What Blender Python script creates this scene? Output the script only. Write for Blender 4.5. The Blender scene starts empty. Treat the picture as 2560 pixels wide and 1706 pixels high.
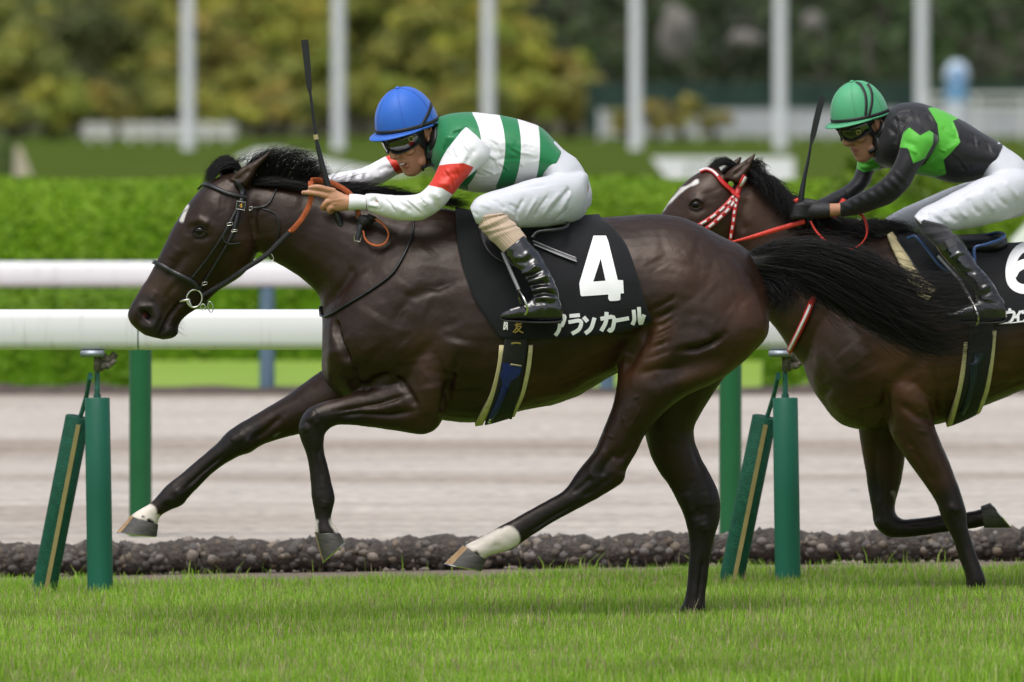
import bpy, bmesh, math, random
import numpy as np
from mathutils import Vector, Matrix
from mathutils.bvhtree import BVHTree

rng = np.random.default_rng(7)
random.seed(7)
scn = bpy.context.scene
COL = scn.collection

# ------------------------------------------------------------------ camera, sky, sun, exposure
F = 36000.0            # focal length in photo pixels (2560 px wide photo)
CAMD, CAMH = 50.0, 1.917
PITCH = math.atan(653.0 / F)
cam_d = bpy.data.cameras.new('camera')
cam_d.sensor_width = 36.0
cam_d.lens = 36.0 * F / 2560.0
cam_d.clip_start = 1.0
cam_d.clip_end = 6000.0
cam_d.dof.use_dof = True
cam_d.dof.focus_distance = 49.9
cam_d.dof.aperture_fstop = 7.4
cam = bpy.data.objects.new('camera', cam_d)
COL.objects.link(cam)
cam.location = (0, -CAMD, CAMH)
cam.rotation_euler = (math.radians(90) - PITCH, 0, 0)
scn.camera = cam

SUN_EL, SUN_AZ = 67.0, 203.0      # high, behind the camera and a little to the left (clockwise from +Y)
world = bpy.data.worlds.new('World')
scn.world = world
world.use_nodes = True
wn = world.node_tree.nodes
wn.clear()
sky = wn.new('ShaderNodeTexSky')
sky.sky_type = 'NISHITA'
sky.sun_disc = False
sky.sun_elevation = math.radians(SUN_EL)
sky.sun_rotation = math.radians(SUN_AZ)
sky.air_density = 0.8
sky.dust_density = 4.0
sky.ozone_density = 0.6
bg = wn.new('ShaderNodeBackground')
bg.inputs['Strength'].default_value = 0.15
wo = wn.new('ShaderNodeOutputWorld')
hs = wn.new('ShaderNodeHueSaturation')      # overcast: the whole sky is greyer than clear blue
hs.inputs['Saturation'].default_value = 0.50
world.node_tree.links.new(sky.outputs[0], hs.inputs['Color'])
world.node_tree.links.new(hs.outputs[0], bg.inputs[0])
world.node_tree.links.new(bg.outputs[0], wo.inputs[0])

sun_d = bpy.data.lights.new('sun', 'SUN')
sun_d.energy = 1.25
sun_d.angle = math.radians(38)
sun_d.color = (1.0, 0.985, 0.965)
sun = bpy.data.objects.new('sun', sun_d)
COL.objects.link(sun)
_az, _el = math.radians(SUN_AZ), math.radians(SUN_EL)
_to = Vector((math.sin(_az) * math.cos(_el), math.cos(_az) * math.cos(_el), math.sin(_el)))
sun.rotation_euler = _to.to_track_quat('Z', 'Y').to_euler()

scn.view_settings.view_transform = 'Standard'
scn.view_settings.look = 'None'
scn.view_settings.gamma = 1.0
scn.view_settings.use_curve_mapping = False
scn.view_settings.exposure = 0.36
scn.cycles.use_denoising = True
scn.cycles.max_bounces = 6
scn.cycles.transparent_max_bounces = 8
try:
    scn.cycles.denoising_prefilter = 'ACCURATE'
except Exception:
    pass

# ------------------------------------------------------------------ projection helpers
_fw = np.array([0, math.cos(PITCH), -math.sin(PITCH)])
_up = np.array([0, math.sin(PITCH), math.cos(PITCH)])
_rt = np.array([1.0, 0, 0])
_cp = np.array([0, -CAMD, CAMH])

def ray(px, py):
    return _fw + _rt * ((px - 1280.0) / F) + _up * ((853.0 - py) / F)

def P(px, py, Y=0.0):
    """world point at depth Y seen at photo pixel (px, py)"""
    d = ray(px, py)
    return _cp + d * ((Y + CAMD) / d[1])

def PV(px, py, Y=0.0):
    return Vector(P(px, py, Y))

def crop(x0, y0, k):
    def f(*xy):
        return [(x0 + xy[i] / k, y0 + xy[i + 1] / k) for i in range(0, len(xy), 2)]
    return f

C1 = crop(280, 340, 2.904)     # head of the leading horse
C2 = crop(700, 80, 2.614)      # leading jockey
C3 = crop(900, 180, 5.2267)
C4 = crop(1100, 480, 2.6133)   # saddlecloth
C5 = crop(1600, 180, 2.45)     # second pair
C6 = crop(250, 880, 2.7514)
C7 = crop(1080, 880, 2.306)
C8 = crop(1850, 600, 1.7817)
CA = crop(720, 480, 2.45)
CB = crop(1440, 500, 2.45)
CE = crop(0, 620, 1.781)
CH = crop(720, 380, 6.533)
CJ = crop(2020, 190, 5.2267)

# ------------------------------------------------------------------ material helpers
def nodes(m):
    m.use_nodes = True
    nt = m.node_tree
    return nt, nt.nodes, nt.links, nt.nodes['Principled BSDF']

def sset(b, **kw):
    for k, v in kw.items():
        b.inputs[k.replace('_', ' ')].default_value = v

def mat(name, col, rough=0.5, metal=0.0, spec=0.5, var=0.0, vscale=20.0, bump=0.0, bscale=60.0,
        coat=0.0, stretch=(1, 1, 1), detail=4.0, sheen=0.0, col2=None, bdist=0.01):
    m = bpy.data.materials.new(name)
    nt, N, L, b = nodes(m)
    b.inputs['Base Color'].default_value = (*col, 1)
    b.inputs['Roughness'].default_value = rough
    b.inputs['Metallic'].default_value = metal
    b.inputs['Specular IOR Level'].default_value = spec
    b.inputs['Coat Weight'].default_value = coat
    b.inputs['Coat Roughness'].default_value = 0.08
    b.inputs['Sheen Weight'].default_value = sheen
    tc = N.new('ShaderNodeTexCoord')
    mp = N.new('ShaderNodeMapping')
    mp.inputs['Scale'].default_value = stretch
    L.new(tc.outputs['Object'], mp.inputs[0])
    if var > 0 or col2 is not None:
        n = N.new('ShaderNodeTexNoise')
        n.inputs['Scale'].default_value = vscale
        n.inputs['Detail'].default_value = detail
        L.new(mp.outputs[0], n.inputs['Vector'])
        r = N.new('ShaderNodeValToRGB')
        r.color_ramp.elements[0].position = 0.3
        r.color_ramp.elements[1].position = 0.7
        if col2 is None:
            c0 = tuple(c * (1 - var) for c in col); c1 = tuple(min(1, c * (1 + var)) for c in col)
        else:
            c0, c1 = col, col2
        r.color_ramp.elements[0].color = (*c0, 1)
        r.color_ramp.elements[1].color = (*c1, 1)
        L.new(n.outputs['Fac'], r.inputs[0])
        L.new(r.outputs[0], b.inputs['Base Color'])
    if bump > 0:
        n2 = N.new('ShaderNodeTexNoise')
        n2.inputs['Scale'].default_value = bscale
        n2.inputs['Detail'].default_value = 5.0
        L.new(mp.outputs[0], n2.inputs['Vector'])
        bp = N.new('ShaderNodeBump')
        bp.inputs['Strength'].default_value = bump
        bp.inputs['Distance'].default_value = bdist
        L.new(n2.outputs['Fac'], bp.inputs['Height'])
        L.new(bp.outputs[0], b.inputs['Normal'])
    return m

def attr_mat(name, attr, rough=0.5, spec=0.5, var=0.15, vscale=40, bump=0.1, bscale=200, stretch=(1, 1, 1),
             sheen=0.0, bdist=0.004, trans=0.0, coat=0.0, subsurf=0.0):
    """material whose base colour comes from a colour attribute, with fine variation"""
    m = bpy.data.materials.new(name)
    nt, N, L, b = nodes(m)
    sset(b, Roughness=rough)
    b.inputs['Specular IOR Level'].default_value = spec
    b.inputs['Sheen Weight'].default_value = sheen
    b.inputs['Coat Weight'].default_value = coat
    if subsurf > 0:
        b.inputs['Subsurface Weight'].default_value = subsurf
        b.inputs['Subsurface Radius'].default_value = (0.010, 0.004, 0.002)
        b.inputs['Subsurface Scale'].default_value = 0.6
    if trans > 0:
        b.inputs['Transmission Weight'].default_value = 0.0
    a = N.new('ShaderNodeAttribute'); a.attribute_name = attr
    tc = N.new('ShaderNodeTexCoord')
    mp = N.new('ShaderNodeMapping'); mp.inputs['Scale'].default_value = stretch
    L.new(tc.outputs['Object'], mp.inputs[0])
    n = N.new('ShaderNodeTexNoise')
    n.inputs['Scale'].default_value = vscale; n.inputs['Detail'].default_value = 6
    L.new(mp.outputs[0], n.inputs['Vector'])
    mr = N.new('ShaderNodeMapRange')
    mr.inputs['From Min'].default_value = 0.25; mr.inputs['From Max'].default_value = 0.75
    mr.inputs['To Min'].default_value = 1 - var; mr.inputs['To Max'].default_value = 1 + var
    L.new(n.outputs['Fac'], mr.inputs[0])
    mx = N.new('ShaderNodeVectorMath'); mx.operation = 'SCALE'
    L.new(a.outputs['Color'], mx.inputs[0]); L.new(mr.outputs[0], mx.inputs['Scale'])
    L.new(mx.outputs[0], b.inputs['Base Color'])
    if bump > 0:
        n2 = N.new('ShaderNodeTexNoise')
        n2.inputs['Scale'].default_value = bscale; n2.inputs['Detail'].default_value = 4
        L.new(mp.outputs[0], n2.inputs['Vector'])
        bp = N.new('ShaderNodeBump'); bp.inputs['Strength'].default_value = bump
        bp.inputs['Distance'].default_value = bdist
        L.new(n2.outputs['Fac'], bp.inputs['Height']); L.new(bp.outputs[0], b.inputs['Normal'])
    return m

# ------------------------------------------------------------------ object helpers
def link(o, parent=None):
    COL.objects.link(o)
    if parent is not None:
        o.parent = parent
        o.matrix_parent_inverse = Matrix.Translation(-Vector(parent.location)) if parent.parent is None else \
            Matrix.Translation(-Vector(parent.matrix_world.translation))
    return o

def tag(o, label=None, cat=None, group=None, kind=None):
    if label: o['label'] = label
    if cat: o['category'] = cat
    if group: o['group'] = group
    if kind: o['kind'] = kind
    return o

def thing(name, loc, label, cat, group=None):
    o = bpy.data.objects.new(name, None)
    o.empty_display_size = 0.1
    COL.objects.link(o)
    o.location = tuple(loc)
    return tag(o, label, cat, group)

def mesh_obj(name, V, Fc, m=None, parent=None, smooth=True):
    me = bpy.data.meshes.new(name)
    me.from_pydata([tuple(v) for v in V], [], [tuple(f) for f in Fc])
    me.validate()
    if smooth:
        me.polygons.foreach_set('use_smooth', [True] * len(me.polygons))
    if m is not None:
        me.materials.append(m)
    o = bpy.data.objects.new(name, me)
    if parent is not None:
        # geometry is given in world space; keep it there
        off = world_loc(parent)
        me.transform(Matrix.Translation(-off))
    COL.objects.link(o)
    if parent is not None:
        o.parent = parent
    return o

def world_loc(o):
    v = Vector(o.location)
    while o.parent is not None:
        o = o.parent
        v = v + Vector(o.location)
    return v

class MB:
    """collects shapes into one mesh"""
    def __init__(s):
        s.V = []; s.F = []
    def add(s, V, Fc):
        k = len(s.V)
        s.V.extend([tuple(map(float, v)) for v in V])
        s.F.extend([tuple(int(i) + k for i in f) for f in Fc])
        return s
    def box(s, c, size, rz=0.0, bev=0.0, M=None):
        x, y, z = [q / 2 for q in size]
        if bev <= 0:
            V = [(-x, -y, -z), (x, -y, -z), (x, y, -z), (-x, y, -z), (-x, -y, z), (x, -y, z), (x, y, z), (-x, y, z)]
            Fc = [(0, 3, 2, 1), (4, 5, 6, 7), (0, 1, 5, 4), (1, 2, 6, 5), (2, 3, 7, 6), (3, 0, 4, 7)]
        else:
            bm = bmesh.new()
            bmesh.ops.create_cube(bm, size=1.0)
            for v in bm.verts: v.co = (v.co.x * 2 * x, v.co.y * 2 * y, v.co.z * 2 * z)
            bmesh.ops.bevel(bm, geom=list(bm.edges), offset=bev, segments=2, affect='EDGES')
            bm.verts.index_update()
            V = [tuple(v.co) for v in bm.verts]; Fc = [tuple(v.index for v in f.verts) for f in bm.faces]
            bm.free()
        R = M if M is not None else Matrix.Rotation(rz, 4, 'Z')
        V = [tuple((R @ Vector(v)) + Vector(c)) for v in V]
        return s.add(V, Fc)
    def tube(s, pts, r, n=12, cap=True, flat=1.0):
        V, Fc = tube(pts, r, n, cap, flat)
        return s.add(V, Fc)
    def loft(s, st, **k):
        V, Fc = loft(st, **k)
        return s.add(V, Fc)
    def ell(s, c, r, n=20, M=None):
        V, Fc = ellipsoid(c, r, n, M)
        return s.add(V, Fc)
    def build(s, name, m=None, parent=None, smooth=True):
        return mesh_obj(name, s.V, s.F, m, parent, smooth)

def crom(A, k):
    """Catmull-Rom resampling of rows of A, k steps per segment"""
    A = np.asarray(A, float)
    n = len(A)
    if n < 3 or k <= 1:
        if n == 2:
            t = np.linspace(0, 1, k + 1)[:, None]
            return A[0] * (1 - t) + A[1] * t
        return A
    ext = np.vstack([2 * A[0] - A[1], A, 2 * A[-1] - A[-2]])
    out = []
    for i in range(1, n):
        p0, p1, p2, p3 = ext[i - 1], ext[i], ext[i + 1], ext[i + 2]
        for j in range(k):
            t = j / k
            out.append(0.5 * ((2 * p1) + (-p0 + p2) * t + (2 * p0 - 5 * p1 + 4 * p2 - p3) * t * t + (-p0 + 3 * p1 - 3 * p2 + p3) * t ** 3))
    out.append(A[-1])
    return np.array(out)

def rings_mesh(R, cap=True, split=True):
    m, n = R.shape[:2]
    V = R.reshape(-1, 3)
    Fc = []
    for i in range(m - 1):
        a = i * n; b = a + n
        for j in range(n):
            j2 = (j + 1) % n
            Fc.append((a + j, a + j2, b + j2, b + j))
    if cap and split:
        # end caps on their own vertices, so that they do not bend the side's shading
        k = m * n
        V = np.vstack([V, R[0], R[-1], R[0].mean(0), R[-1].mean(0)])
        c0, c1 = k + 2 * n, k + 2 * n + 1
        for j in range(n):
            j2 = (j + 1) % n
            Fc.append((c0, k + j2, k + j)); Fc.append((c1, k + n + j, k + n + j2))
    elif cap:
        V = np.vstack([V, R[0].mean(0), R[-1].mean(0)])
        c0, c1 = m * n, m * n + 1
        for j in range(n):
            j2 = (j + 1) % n
            Fc.append((c0, j2, j)); Fc.append((c1, (m - 1) * n + j, (m - 1) * n + j2))
    return V, Fc

def loft(st, n=28, k=5, yc=0.0, e=0.0, sq=1.0, split=True):
    """stations (ax,ay,bx,by,halfwidth[,yc]) in photo pixels: two outline points and the half width in depth (m)"""
    rows = []
    for s in st:
        s = list(s)
        if len(s) < 6: s.append(yc)
        rows.append(s[:6])
    A = crom(rows, k)
    A[:, 4] = np.maximum(A[:, 4], 0.002)
    th = np.linspace(0, 2 * math.pi, n, endpoint=False)
    c, si = np.cos(th), np.sin(th)
    if sq != 1.0:
        c = np.sign(c) * np.abs(c) ** sq; si = np.sign(si) * np.abs(si) ** sq
    R = np.zeros((len(A), n, 3))
    for i, (ax, ay, bx, by, hw, y) in enumerate(A):
        a = P(ax, ay, y); b = P(bx, by, y)
        ctr = (a + b) / 2; ax_ = (a - b) / 2
        R[i] = ctr + c[:, None] * ax_ + (si * hw * (1 + e * c))[:, None] * np.array([0, 1.0, 0])
    return rings_mesh(R, True, split)

def tube(pts, r, n=12, cap=True, flat=1.0, flatdir=None):
    pts = np.asarray([np.asarray(p, float) for p in pts])
    m = len(pts)
    r = np.full(m, r) if np.isscalar(r) else np.asarray(r, float)
    T = np.gradient(pts, axis=0)
    T /= np.linalg.norm(T, axis=1)[:, None] + 1e-12
    ref = np.array([0, 1.0, 0]) if abs(T[0][1]) < 0.9 else np.array([1.0, 0, 0])
    u = ref - T[0] * np.dot(ref, T[0]); u /= np.linalg.norm(u)
    R = np.zeros((m, n, 3))
    th = np.linspace(0, 2 * math.pi, n, endpoint=False)
    for i in range(m):
        u = u - T[i] * np.dot(u, T[i]); u /= np.linalg.norm(u) + 1e-12
        v = np.cross(T[i], u)
        R[i] = pts[i] + r[i] * (np.cos(th)[:, None] * u * flat + np.sin(th)[:, None] * v)
    return rings_mesh(R, cap)

def ellipsoid(c, r, n=20, M=None):
    m = n // 2
    ph = np.linspace(0.02, math.pi - 0.02, m)
    th = np.linspace(0, 2 * math.pi, n, endpoint=False)
    R = np.zeros((m, n, 3))
    for i, p in enumerate(ph):
        R[i, :, 0] = math.sin(p) * np.cos(th); R[i, :, 1] = math.sin(p) * np.sin(th); R[i, :, 2] = math.cos(p)
    R = R * np.asarray(r, float)
    if M is not None:
        R = R @ np.asarray(M, float).T
    return rings_mesh(R + np.asarray(c, float))

# ------------------------------------------------------------------ numpy noise, remesh, sculpting
def _hash(ix, iy, iz, s):
    h = (ix * 374761393 + iy * 668265263 + iz * 2147483647 + s * 1274126177) & 0xffffffff
    h = ((h ^ (h >> 13)) * 1274126177) & 0xffffffff
    return ((h ^ (h >> 16)) & 0xffff) / 65535.0

def vnoise(p, f=1.0, s=0):
    q = np.asarray(p, float) * f + 1000.0
    i = np.floor(q).astype(np.int64); t = q - i
    t = t * t * (3 - 2 * t)
    r = 0
    for dx in (0, 1):
        for dy in (0, 1):
            for dz in (0, 1):
                w = (t[:, 0] if dx else 1 - t[:, 0]) * (t[:, 1] if dy else 1 - t[:, 1]) * (t[:, 2] if dz else 1 - t[:, 2])
                r = r + w * _hash(i[:, 0] + dx, i[:, 1] + dy, i[:, 2] + dz, s)
    return r * 2 - 1

def fbm(p, f=1.0, o=4, s=0):
    r = 0; a = 1.0
    for k in range(o):
        r = r + a * vnoise(p, f, s + k * 17); f *= 2.03; a *= 0.5
    return r

def remesh(V, Fc, voxel, smooth=6, fac=0.5):
    me = bpy.data.meshes.new('tmp')
    me.from_pydata([tuple(v) for v in V], [], [tuple(f) for f in Fc])
    o = bpy.data.objects.new('tmp', me)
    COL.objects.link(o)
    md = o.modifiers.new('r', 'REMESH'); md.mode = 'VOXEL'; md.voxel_size = voxel; md.adaptivity = 0.0
    if smooth:
        ms = o.modifiers.new('s', 'SMOOTH'); ms.factor = fac; ms.iterations = smooth
    dg = bpy.context.evaluated_depsgraph_get()
    m2 = bpy.data.meshes.new_from_object(o.evaluated_get(dg))
    bpy.data.objects.remove(o); bpy.data.meshes.remove(me)
    return m2

def mverts(me):
    a = np.empty(len(me.vertices) * 3); me.vertices.foreach_get('co', a)
    return a.reshape(-1, 3)

def mnorms(me):
    a = np.empty(len(me.vertices) * 3); me.vertex_normals.foreach_get('vector', a)
    return a.reshape(-1, 3)

def set_verts(me, V):
    me.vertices.foreach_set('co', np.ascontiguousarray(V, dtype=np.float32).ravel()); me.update()

def poly_dist(X, Z, pts):
    """distance in the XZ plane to a polyline (world coords), and arc parameter 0..1"""
    best = np.full(X.shape, 1e9); bt = np.zeros(X.shape)
    n = len(pts)
    if n == 1:
        return np.hypot(X - pts[0][0], Z - pts[0][1]), bt
    L = [math.dist(pts[i], pts[i + 1]) for i in range(n - 1)]
    tot = sum(L) + 1e-9; acc = 0
    for i in range(n - 1):
        ax, az = pts[i]; bx, bz = pts[i + 1]
        dx, dz = bx - ax, bz - az
        t = np.clip(((X - ax) * dx + (Z - az) * dz) / (dx * dx + dz * dz + 1e-12), 0, 1)
        d = np.hypot(X - ax - t * dx, Z - az - t * dz)
        m = d < best
        best = np.where(m, d, best); bt = np.where(m, (acc + t * L[i]) / tot, bt)
        acc += L[i]
    return best, bt

def px_line(pts, Y):
    return [(float(q[0]), float(q[2])) for q in (P(x, y, Y) for x, y in pts)]

def sculpt(me, strokes, Y=0.0, passes=1):
    """strokes: (pixel points, radius m, height m[, ymin, ymax]); raised or cut on the side facing the camera,
    and mirrored strokes are left to the caller"""
    V = mverts(me); N = mnorms(me)
    disp = np.zeros(len(V))
    for s in strokes:
        pts, r, h = s[0], s[1], s[2]
        ymin = s[3] if len(s) > 3 else -9; ymax = s[4] if len(s) > 4 else Y
        line = px_line(pts, Y)
        d, t = poly_dist(V[:, 0], V[:, 2], line)
        w = np.clip(-N[:, 1] * 1.6, 0, 1) * ((V[:, 1] > ymin) & (V[:, 1] < ymax))
        if len(pts) > 2 or (len(pts) == 2):
            w = w * (np.clip(t / 0.18, 0.25, 1) * np.clip((1 - t) / 0.18, 0.25, 1))
        disp += h * np.exp(-(d / r) ** 2) * w
    set_verts(me, V + N * disp[:, None])

def paint(me, name, base, patches, Y=0.0, noise=0.0):
    """colour attribute: patches (pixel points, radius m, colour, softness m[, ymin, ymax])"""
    V = mverts(me)
    C = np.tile(np.array(base, float), (len(V), 1))
    jit = fbm(V, 30.0, 3) * noise
    for p in patches:
        pts, r, col, soft = p[:4]
        ymin = p[4] if len(p) > 4 else -99; ymax = p[5] if len(p) > 5 else 99
        d, t = poly_dist(V[:, 0], V[:, 2], px_line(pts, Y))
        w = np.clip((r + soft / 2 - d + jit) / max(soft, 1e-4), 0, 1)
        w = w * w * (3 - 2 * w) * ((V[:, 1] > ymin) & (V[:, 1] < ymax))
        C = C * (1 - w[:, None]) + np.array(col, float) * w[:, None]
    set_color(me, name, C)

def set_color(me, name, C):
    at = me.color_attributes.new(name, 'FLOAT_COLOR', 'POINT')
    buf = np.ones((len(C), 4), dtype=np.float32); buf[:, :3] = C
    at.data.foreach_set('color', buf.ravel())

def set_float(me, name, v):
    at = me.attributes.new(name, 'FLOAT', 'POINT')
    at.data.foreach_set('value', np.ascontiguousarray(v, dtype=np.float32))

def place(me, name, m, parent):
    """object from a world-space mesh under a thing"""
    me.name = name
    me.materials.clear(); me.materials.append(m)
    me.polygons.foreach_set('use_smooth', [True] * len(me.polygons))
    if parent is not None:
        me.transform(Matrix.Translation(-world_loc(parent)))
    o = bpy.data.objects.new(name, me)
    COL.objects.link(o)
    if parent is not None: o.parent = parent
    return o

def bvh_of(me):
    return BVHTree.FromPolygons([tuple(v) for v in mverts(me)], [tuple(p.vertices) for p in me.polygons])

def hit(bvh, px, py, yfall=0.0):
    d = ray(px, py)
    loc, nor, idx, dist = bvh.ray_cast(Vector(_cp), Vector(d).normalized())
    if loc is None:
        loc, nor, idx, dist = bvh.find_nearest(PV(px, py, yfall))
    return np.array(loc), np.array(nor)

def drape(bvh, pts, width, lift=0.004, thick=0.004, steps=6, yfall=0.0, across=3, smooth=2, mirror=None, grip=0.0):
    """a strap laid on a body along photo pixels: returns V, F (closed, with thickness)"""
    A = crom(np.array(pts, float), steps)
    T = np.gradient(A, axis=0); T /= np.linalg.norm(T, axis=1)[:, None] + 1e-9
    Nn = np.stack([-T[:, 1], T[:, 0]], 1)
    wd = np.interp(np.linspace(0, 1, len(A)), np.linspace(0, 1, len(width)), width) if not np.isscalar(width) else np.full(len(A), width)
    G = np.zeros((len(A), across, 3)); NN = np.zeros_like(G)
    for i in range(len(A)):
        for j in range(across):
            o = (j / (across - 1) - 0.5) * wd[i]
            G[i, j], NN[i, j] = hit(bvh, *(A[i] + Nn[i] * o), yfall)
    for _ in range(smooth):
        G2 = G.copy(); G2[1:-1] = (G[:-2] + 2 * G[1:-1] + G[2:]) / 4; G = G2
        N2 = NN.copy(); N2[1:-1] = NN[:-2] + NN[1:-1] + NN[2:]; NN = N2
    NN = np.where(NN[..., 1:2] > 0.25 * np.linalg.norm(NN, axis=2, keepdims=True), -NN, NN)
    NN /= np.linalg.norm(NN, axis=2)[:, :, None] + 1e-9
    mn = NN.mean(1, keepdims=True); mn /= np.linalg.norm(mn, axis=2)[:, :, None] + 1e-9
    top = G + mn * (lift + thick); bot = G + mn * (lift - 0.012 * grip)
    ring = np.concatenate([top, bot[:, ::-1]], 1)
    V, Fc = rings_mesh(ring)
    if mirror is not None:
        V2 = V.copy(); V2[:, 1] = 2 * mirror - V2[:, 1]
        n = len(V)
        Fc = list(Fc) + [tuple(reversed([i + n for i in f])) for f in Fc]
        V = np.vstack([V, V2])
    return V, Fc

def strip3(pts, width, thick, wdir):
    """flat strap in free space: 3D points, strap width along wdir"""
    pts = np.asarray([np.asarray(p, float) for p in pts]); m = len(pts)
    T = np.gradient(pts, axis=0); T /= np.linalg.norm(T, axis=1)[:, None] + 1e-9
    wdir = np.asarray(wdir, float)
    if wdir.ndim == 1: wdir = np.tile(wdir, (m, 1))
    R = np.zeros((m, 4, 3))
    wv = np.full(m, width) if np.isscalar(width) else np.interp(np.linspace(0, 1, m), np.linspace(0, 1, len(width)), width)
    for i in range(m):
        w = wdir[i] - T[i] * np.dot(wdir[i], T[i]); w /= np.linalg.norm(w) + 1e-9
        b = np.cross(T[i], w)
        hw, ht = wv[i] / 2, thick / 2
        R[i] = [pts[i] + w * hw + b * ht, pts[i] - w * hw + b * ht, pts[i] - w * hw - b * ht, pts[i] + w * hw - b * ht]
    return rings_mesh(R)

def strands(guides, count, seg, r0, spread, seed, jitter=0.01, r1=0.15, sides=3, lenvar=0.25, clump=0.0):
    """hair as thin tapered tubes between guide curves (each a list of 3D points, root first)"""
    g = np.random.default_rng(seed)
    G = np.array([crom(np.array(q, float), 6)[np.linspace(0, (len(q) - 1) * 6, seg + 1).round().astype(int)] for q in guides])
    ng = len(G)
    u = g.random(count) * (ng - 1)
    if clump > 0:
        cs = np.sort(g.random(max(6, int(count / 40)))) * (ng - 1)
        nearest = cs[np.abs(u[:, None] - cs[None]).argmin(1)]
    i0 = np.clip(u.astype(int), 0, ng - 2); f = (u - i0)[:, None, None]
    S = G[i0] * (1 - f) + G[i0 + 1] * f                        # count, seg+1, 3
    if clump > 0:
        c0 = np.clip(nearest.astype(int), 0, ng - 2); fc = (nearest - c0)[:, None, None]
        SC = G[c0] * (1 - fc) + G[c0 + 1] * fc
        w = (np.linspace(0, 1, seg + 1) ** 1.3 * clump)[None, :, None]
        S = S * (1 - w) + SC * w
    t = np.linspace(0, 1, seg + 1)[None, :, None]
    sp = np.asarray(spread, float)
    S = S + g.normal(size=(count, 1, 3)) * sp * (0.45 + 0.9 * t)
    wav = g.normal(size=(count, 1, 3)); wav2 = g.normal(size=(count, 1, 3))
    ph = g.random((count, 1, 1)) * 6.28
    S = S + jitter * t * (wav * np.sin(t * 5 + ph) + 0.6 * wav2 * np.sin(t * 11 + 2 * ph))
    ln = 1 - lenvar * g.random((count, 1, 1)) ** 1.5
    # shorten strands by resampling
    tt = np.linspace(0, 1, seg + 1)[None, :] * ln[:, :, 0] * seg
    a = np.clip(tt.astype(int), 0, seg - 1); fr = (tt - a)[:, :, None]
    idx = np.arange(count)[:, None]
    S = S[idx, a] * (1 - fr) + S[idx, a + 1] * fr
    T = np.gradient(S, axis=1); T /= np.linalg.norm(T, axis=2)[:, :, None] + 1e-9
    ref = g.normal(size=(count, 1, 3))
    U = ref - T * (T * ref).sum(2)[:, :, None]; U /= np.linalg.norm(U, axis=2)[:, :, None] + 1e-9
    W = np.cross(T, U)
    rad = (r0 * (0.6 + 0.8 * g.random((count, 1, 1)))) * (1 - (1 - r1) * t ** 1.5)
    V = []
    for k in range(sides):
        an = 2 * math.pi * k / sides
        V.append(S + rad * (math.cos(an) * U + math.sin(an) * W))
    V = np.stack(V, 2)                                        # count, seg+1, sides, 3
    n = sides
    base = (np.arange(count) * (seg + 1) * n)[:, None, None] + (np.arange(seg) * n)[None, :, None]
    j = np.arange(n)[None, None, :]; j2 = (j + 1) % n
    Q = np.stack([base + j, base + j2, base + n + j2, base + n + j], 3).reshape(-1, 4)
    return V.reshape(-1, 3), Q

def big_mesh(name, V, Q, m, parent=None, smooth=False):
    """fast mesh from arrays of equal-sided faces"""
    me = bpy.data.meshes.new(name)
    V = np.asarray(V, dtype=np.float32); Q = np.asarray(Q, dtype=np.int32)
    if parent is not None:
        V = V - np.array(world_loc(parent), dtype=np.float32)
    k = Q.shape[1]
    me.vertices.add(len(V)); me.vertices.foreach_set('co', V.ravel())
    me.loops.add(Q.size); me.loops.foreach_set('vertex_index', Q.ravel())
    me.polygons.add(len(Q)); me.polygons.foreach_set('loop_start', np.arange(0, Q.size, k, dtype=np.int32))
    me.update(calc_edges=True)
    if smooth: me.polygons.foreach_set('use_smooth', [True] * len(Q))
    me.materials.append(m)
    o = bpy.data.objects.new(name, me)
    COL.objects.link(o)
    if parent is not None: o.parent = parent
    return o
# ================================================================== SETTING
def sheet(name, x0, x1, y0, y1, z, m, nx=1, ny=1, zf=None):
    V = []; Fc = []
    for j in range(ny + 1):
        for i in range(nx + 1):
            x = x0 + (x1 - x0) * i / nx; y = y0 + (y1 - y0) * j / ny
            V.append((x, y, z if zf is None else zf(x, y)))
    for j in range(ny):
        for i in range(nx):
            a = j * (nx + 1) + i
            Fc.append((a, a + 1, a + nx + 2, a + nx + 1))
    o = mesh_obj(name, V, Fc, m, None, True)
    o['kind'] = 'structure'
    return o

SLOPE = 0.017
def turf_z(x, y=0):
    return SLOPE * (max(-4.0, min(4.0, x)) - 0.63) + 0.030

m_lawn = mat('infield_lawn', (0.050, 0.080, 0.008), 0.95, col2=(0.062, 0.095, 0.010), vscale=0.35, spec=0.05, stretch=(1, 0.4, 1), bump=0.3, bscale=30)
m_turf = mat('turf_soil', (0.14, 0.22, 0.03), 0.9, col2=(0.19, 0.27, 0.045), vscale=8, spec=0.1)
m_edge = mat('edge_soil', (0.13, 0.10, 0.08), 0.95, col2=(0.24, 0.20, 0.165), vscale=60, spec=0.1, bump=0.8, bscale=120)

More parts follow.
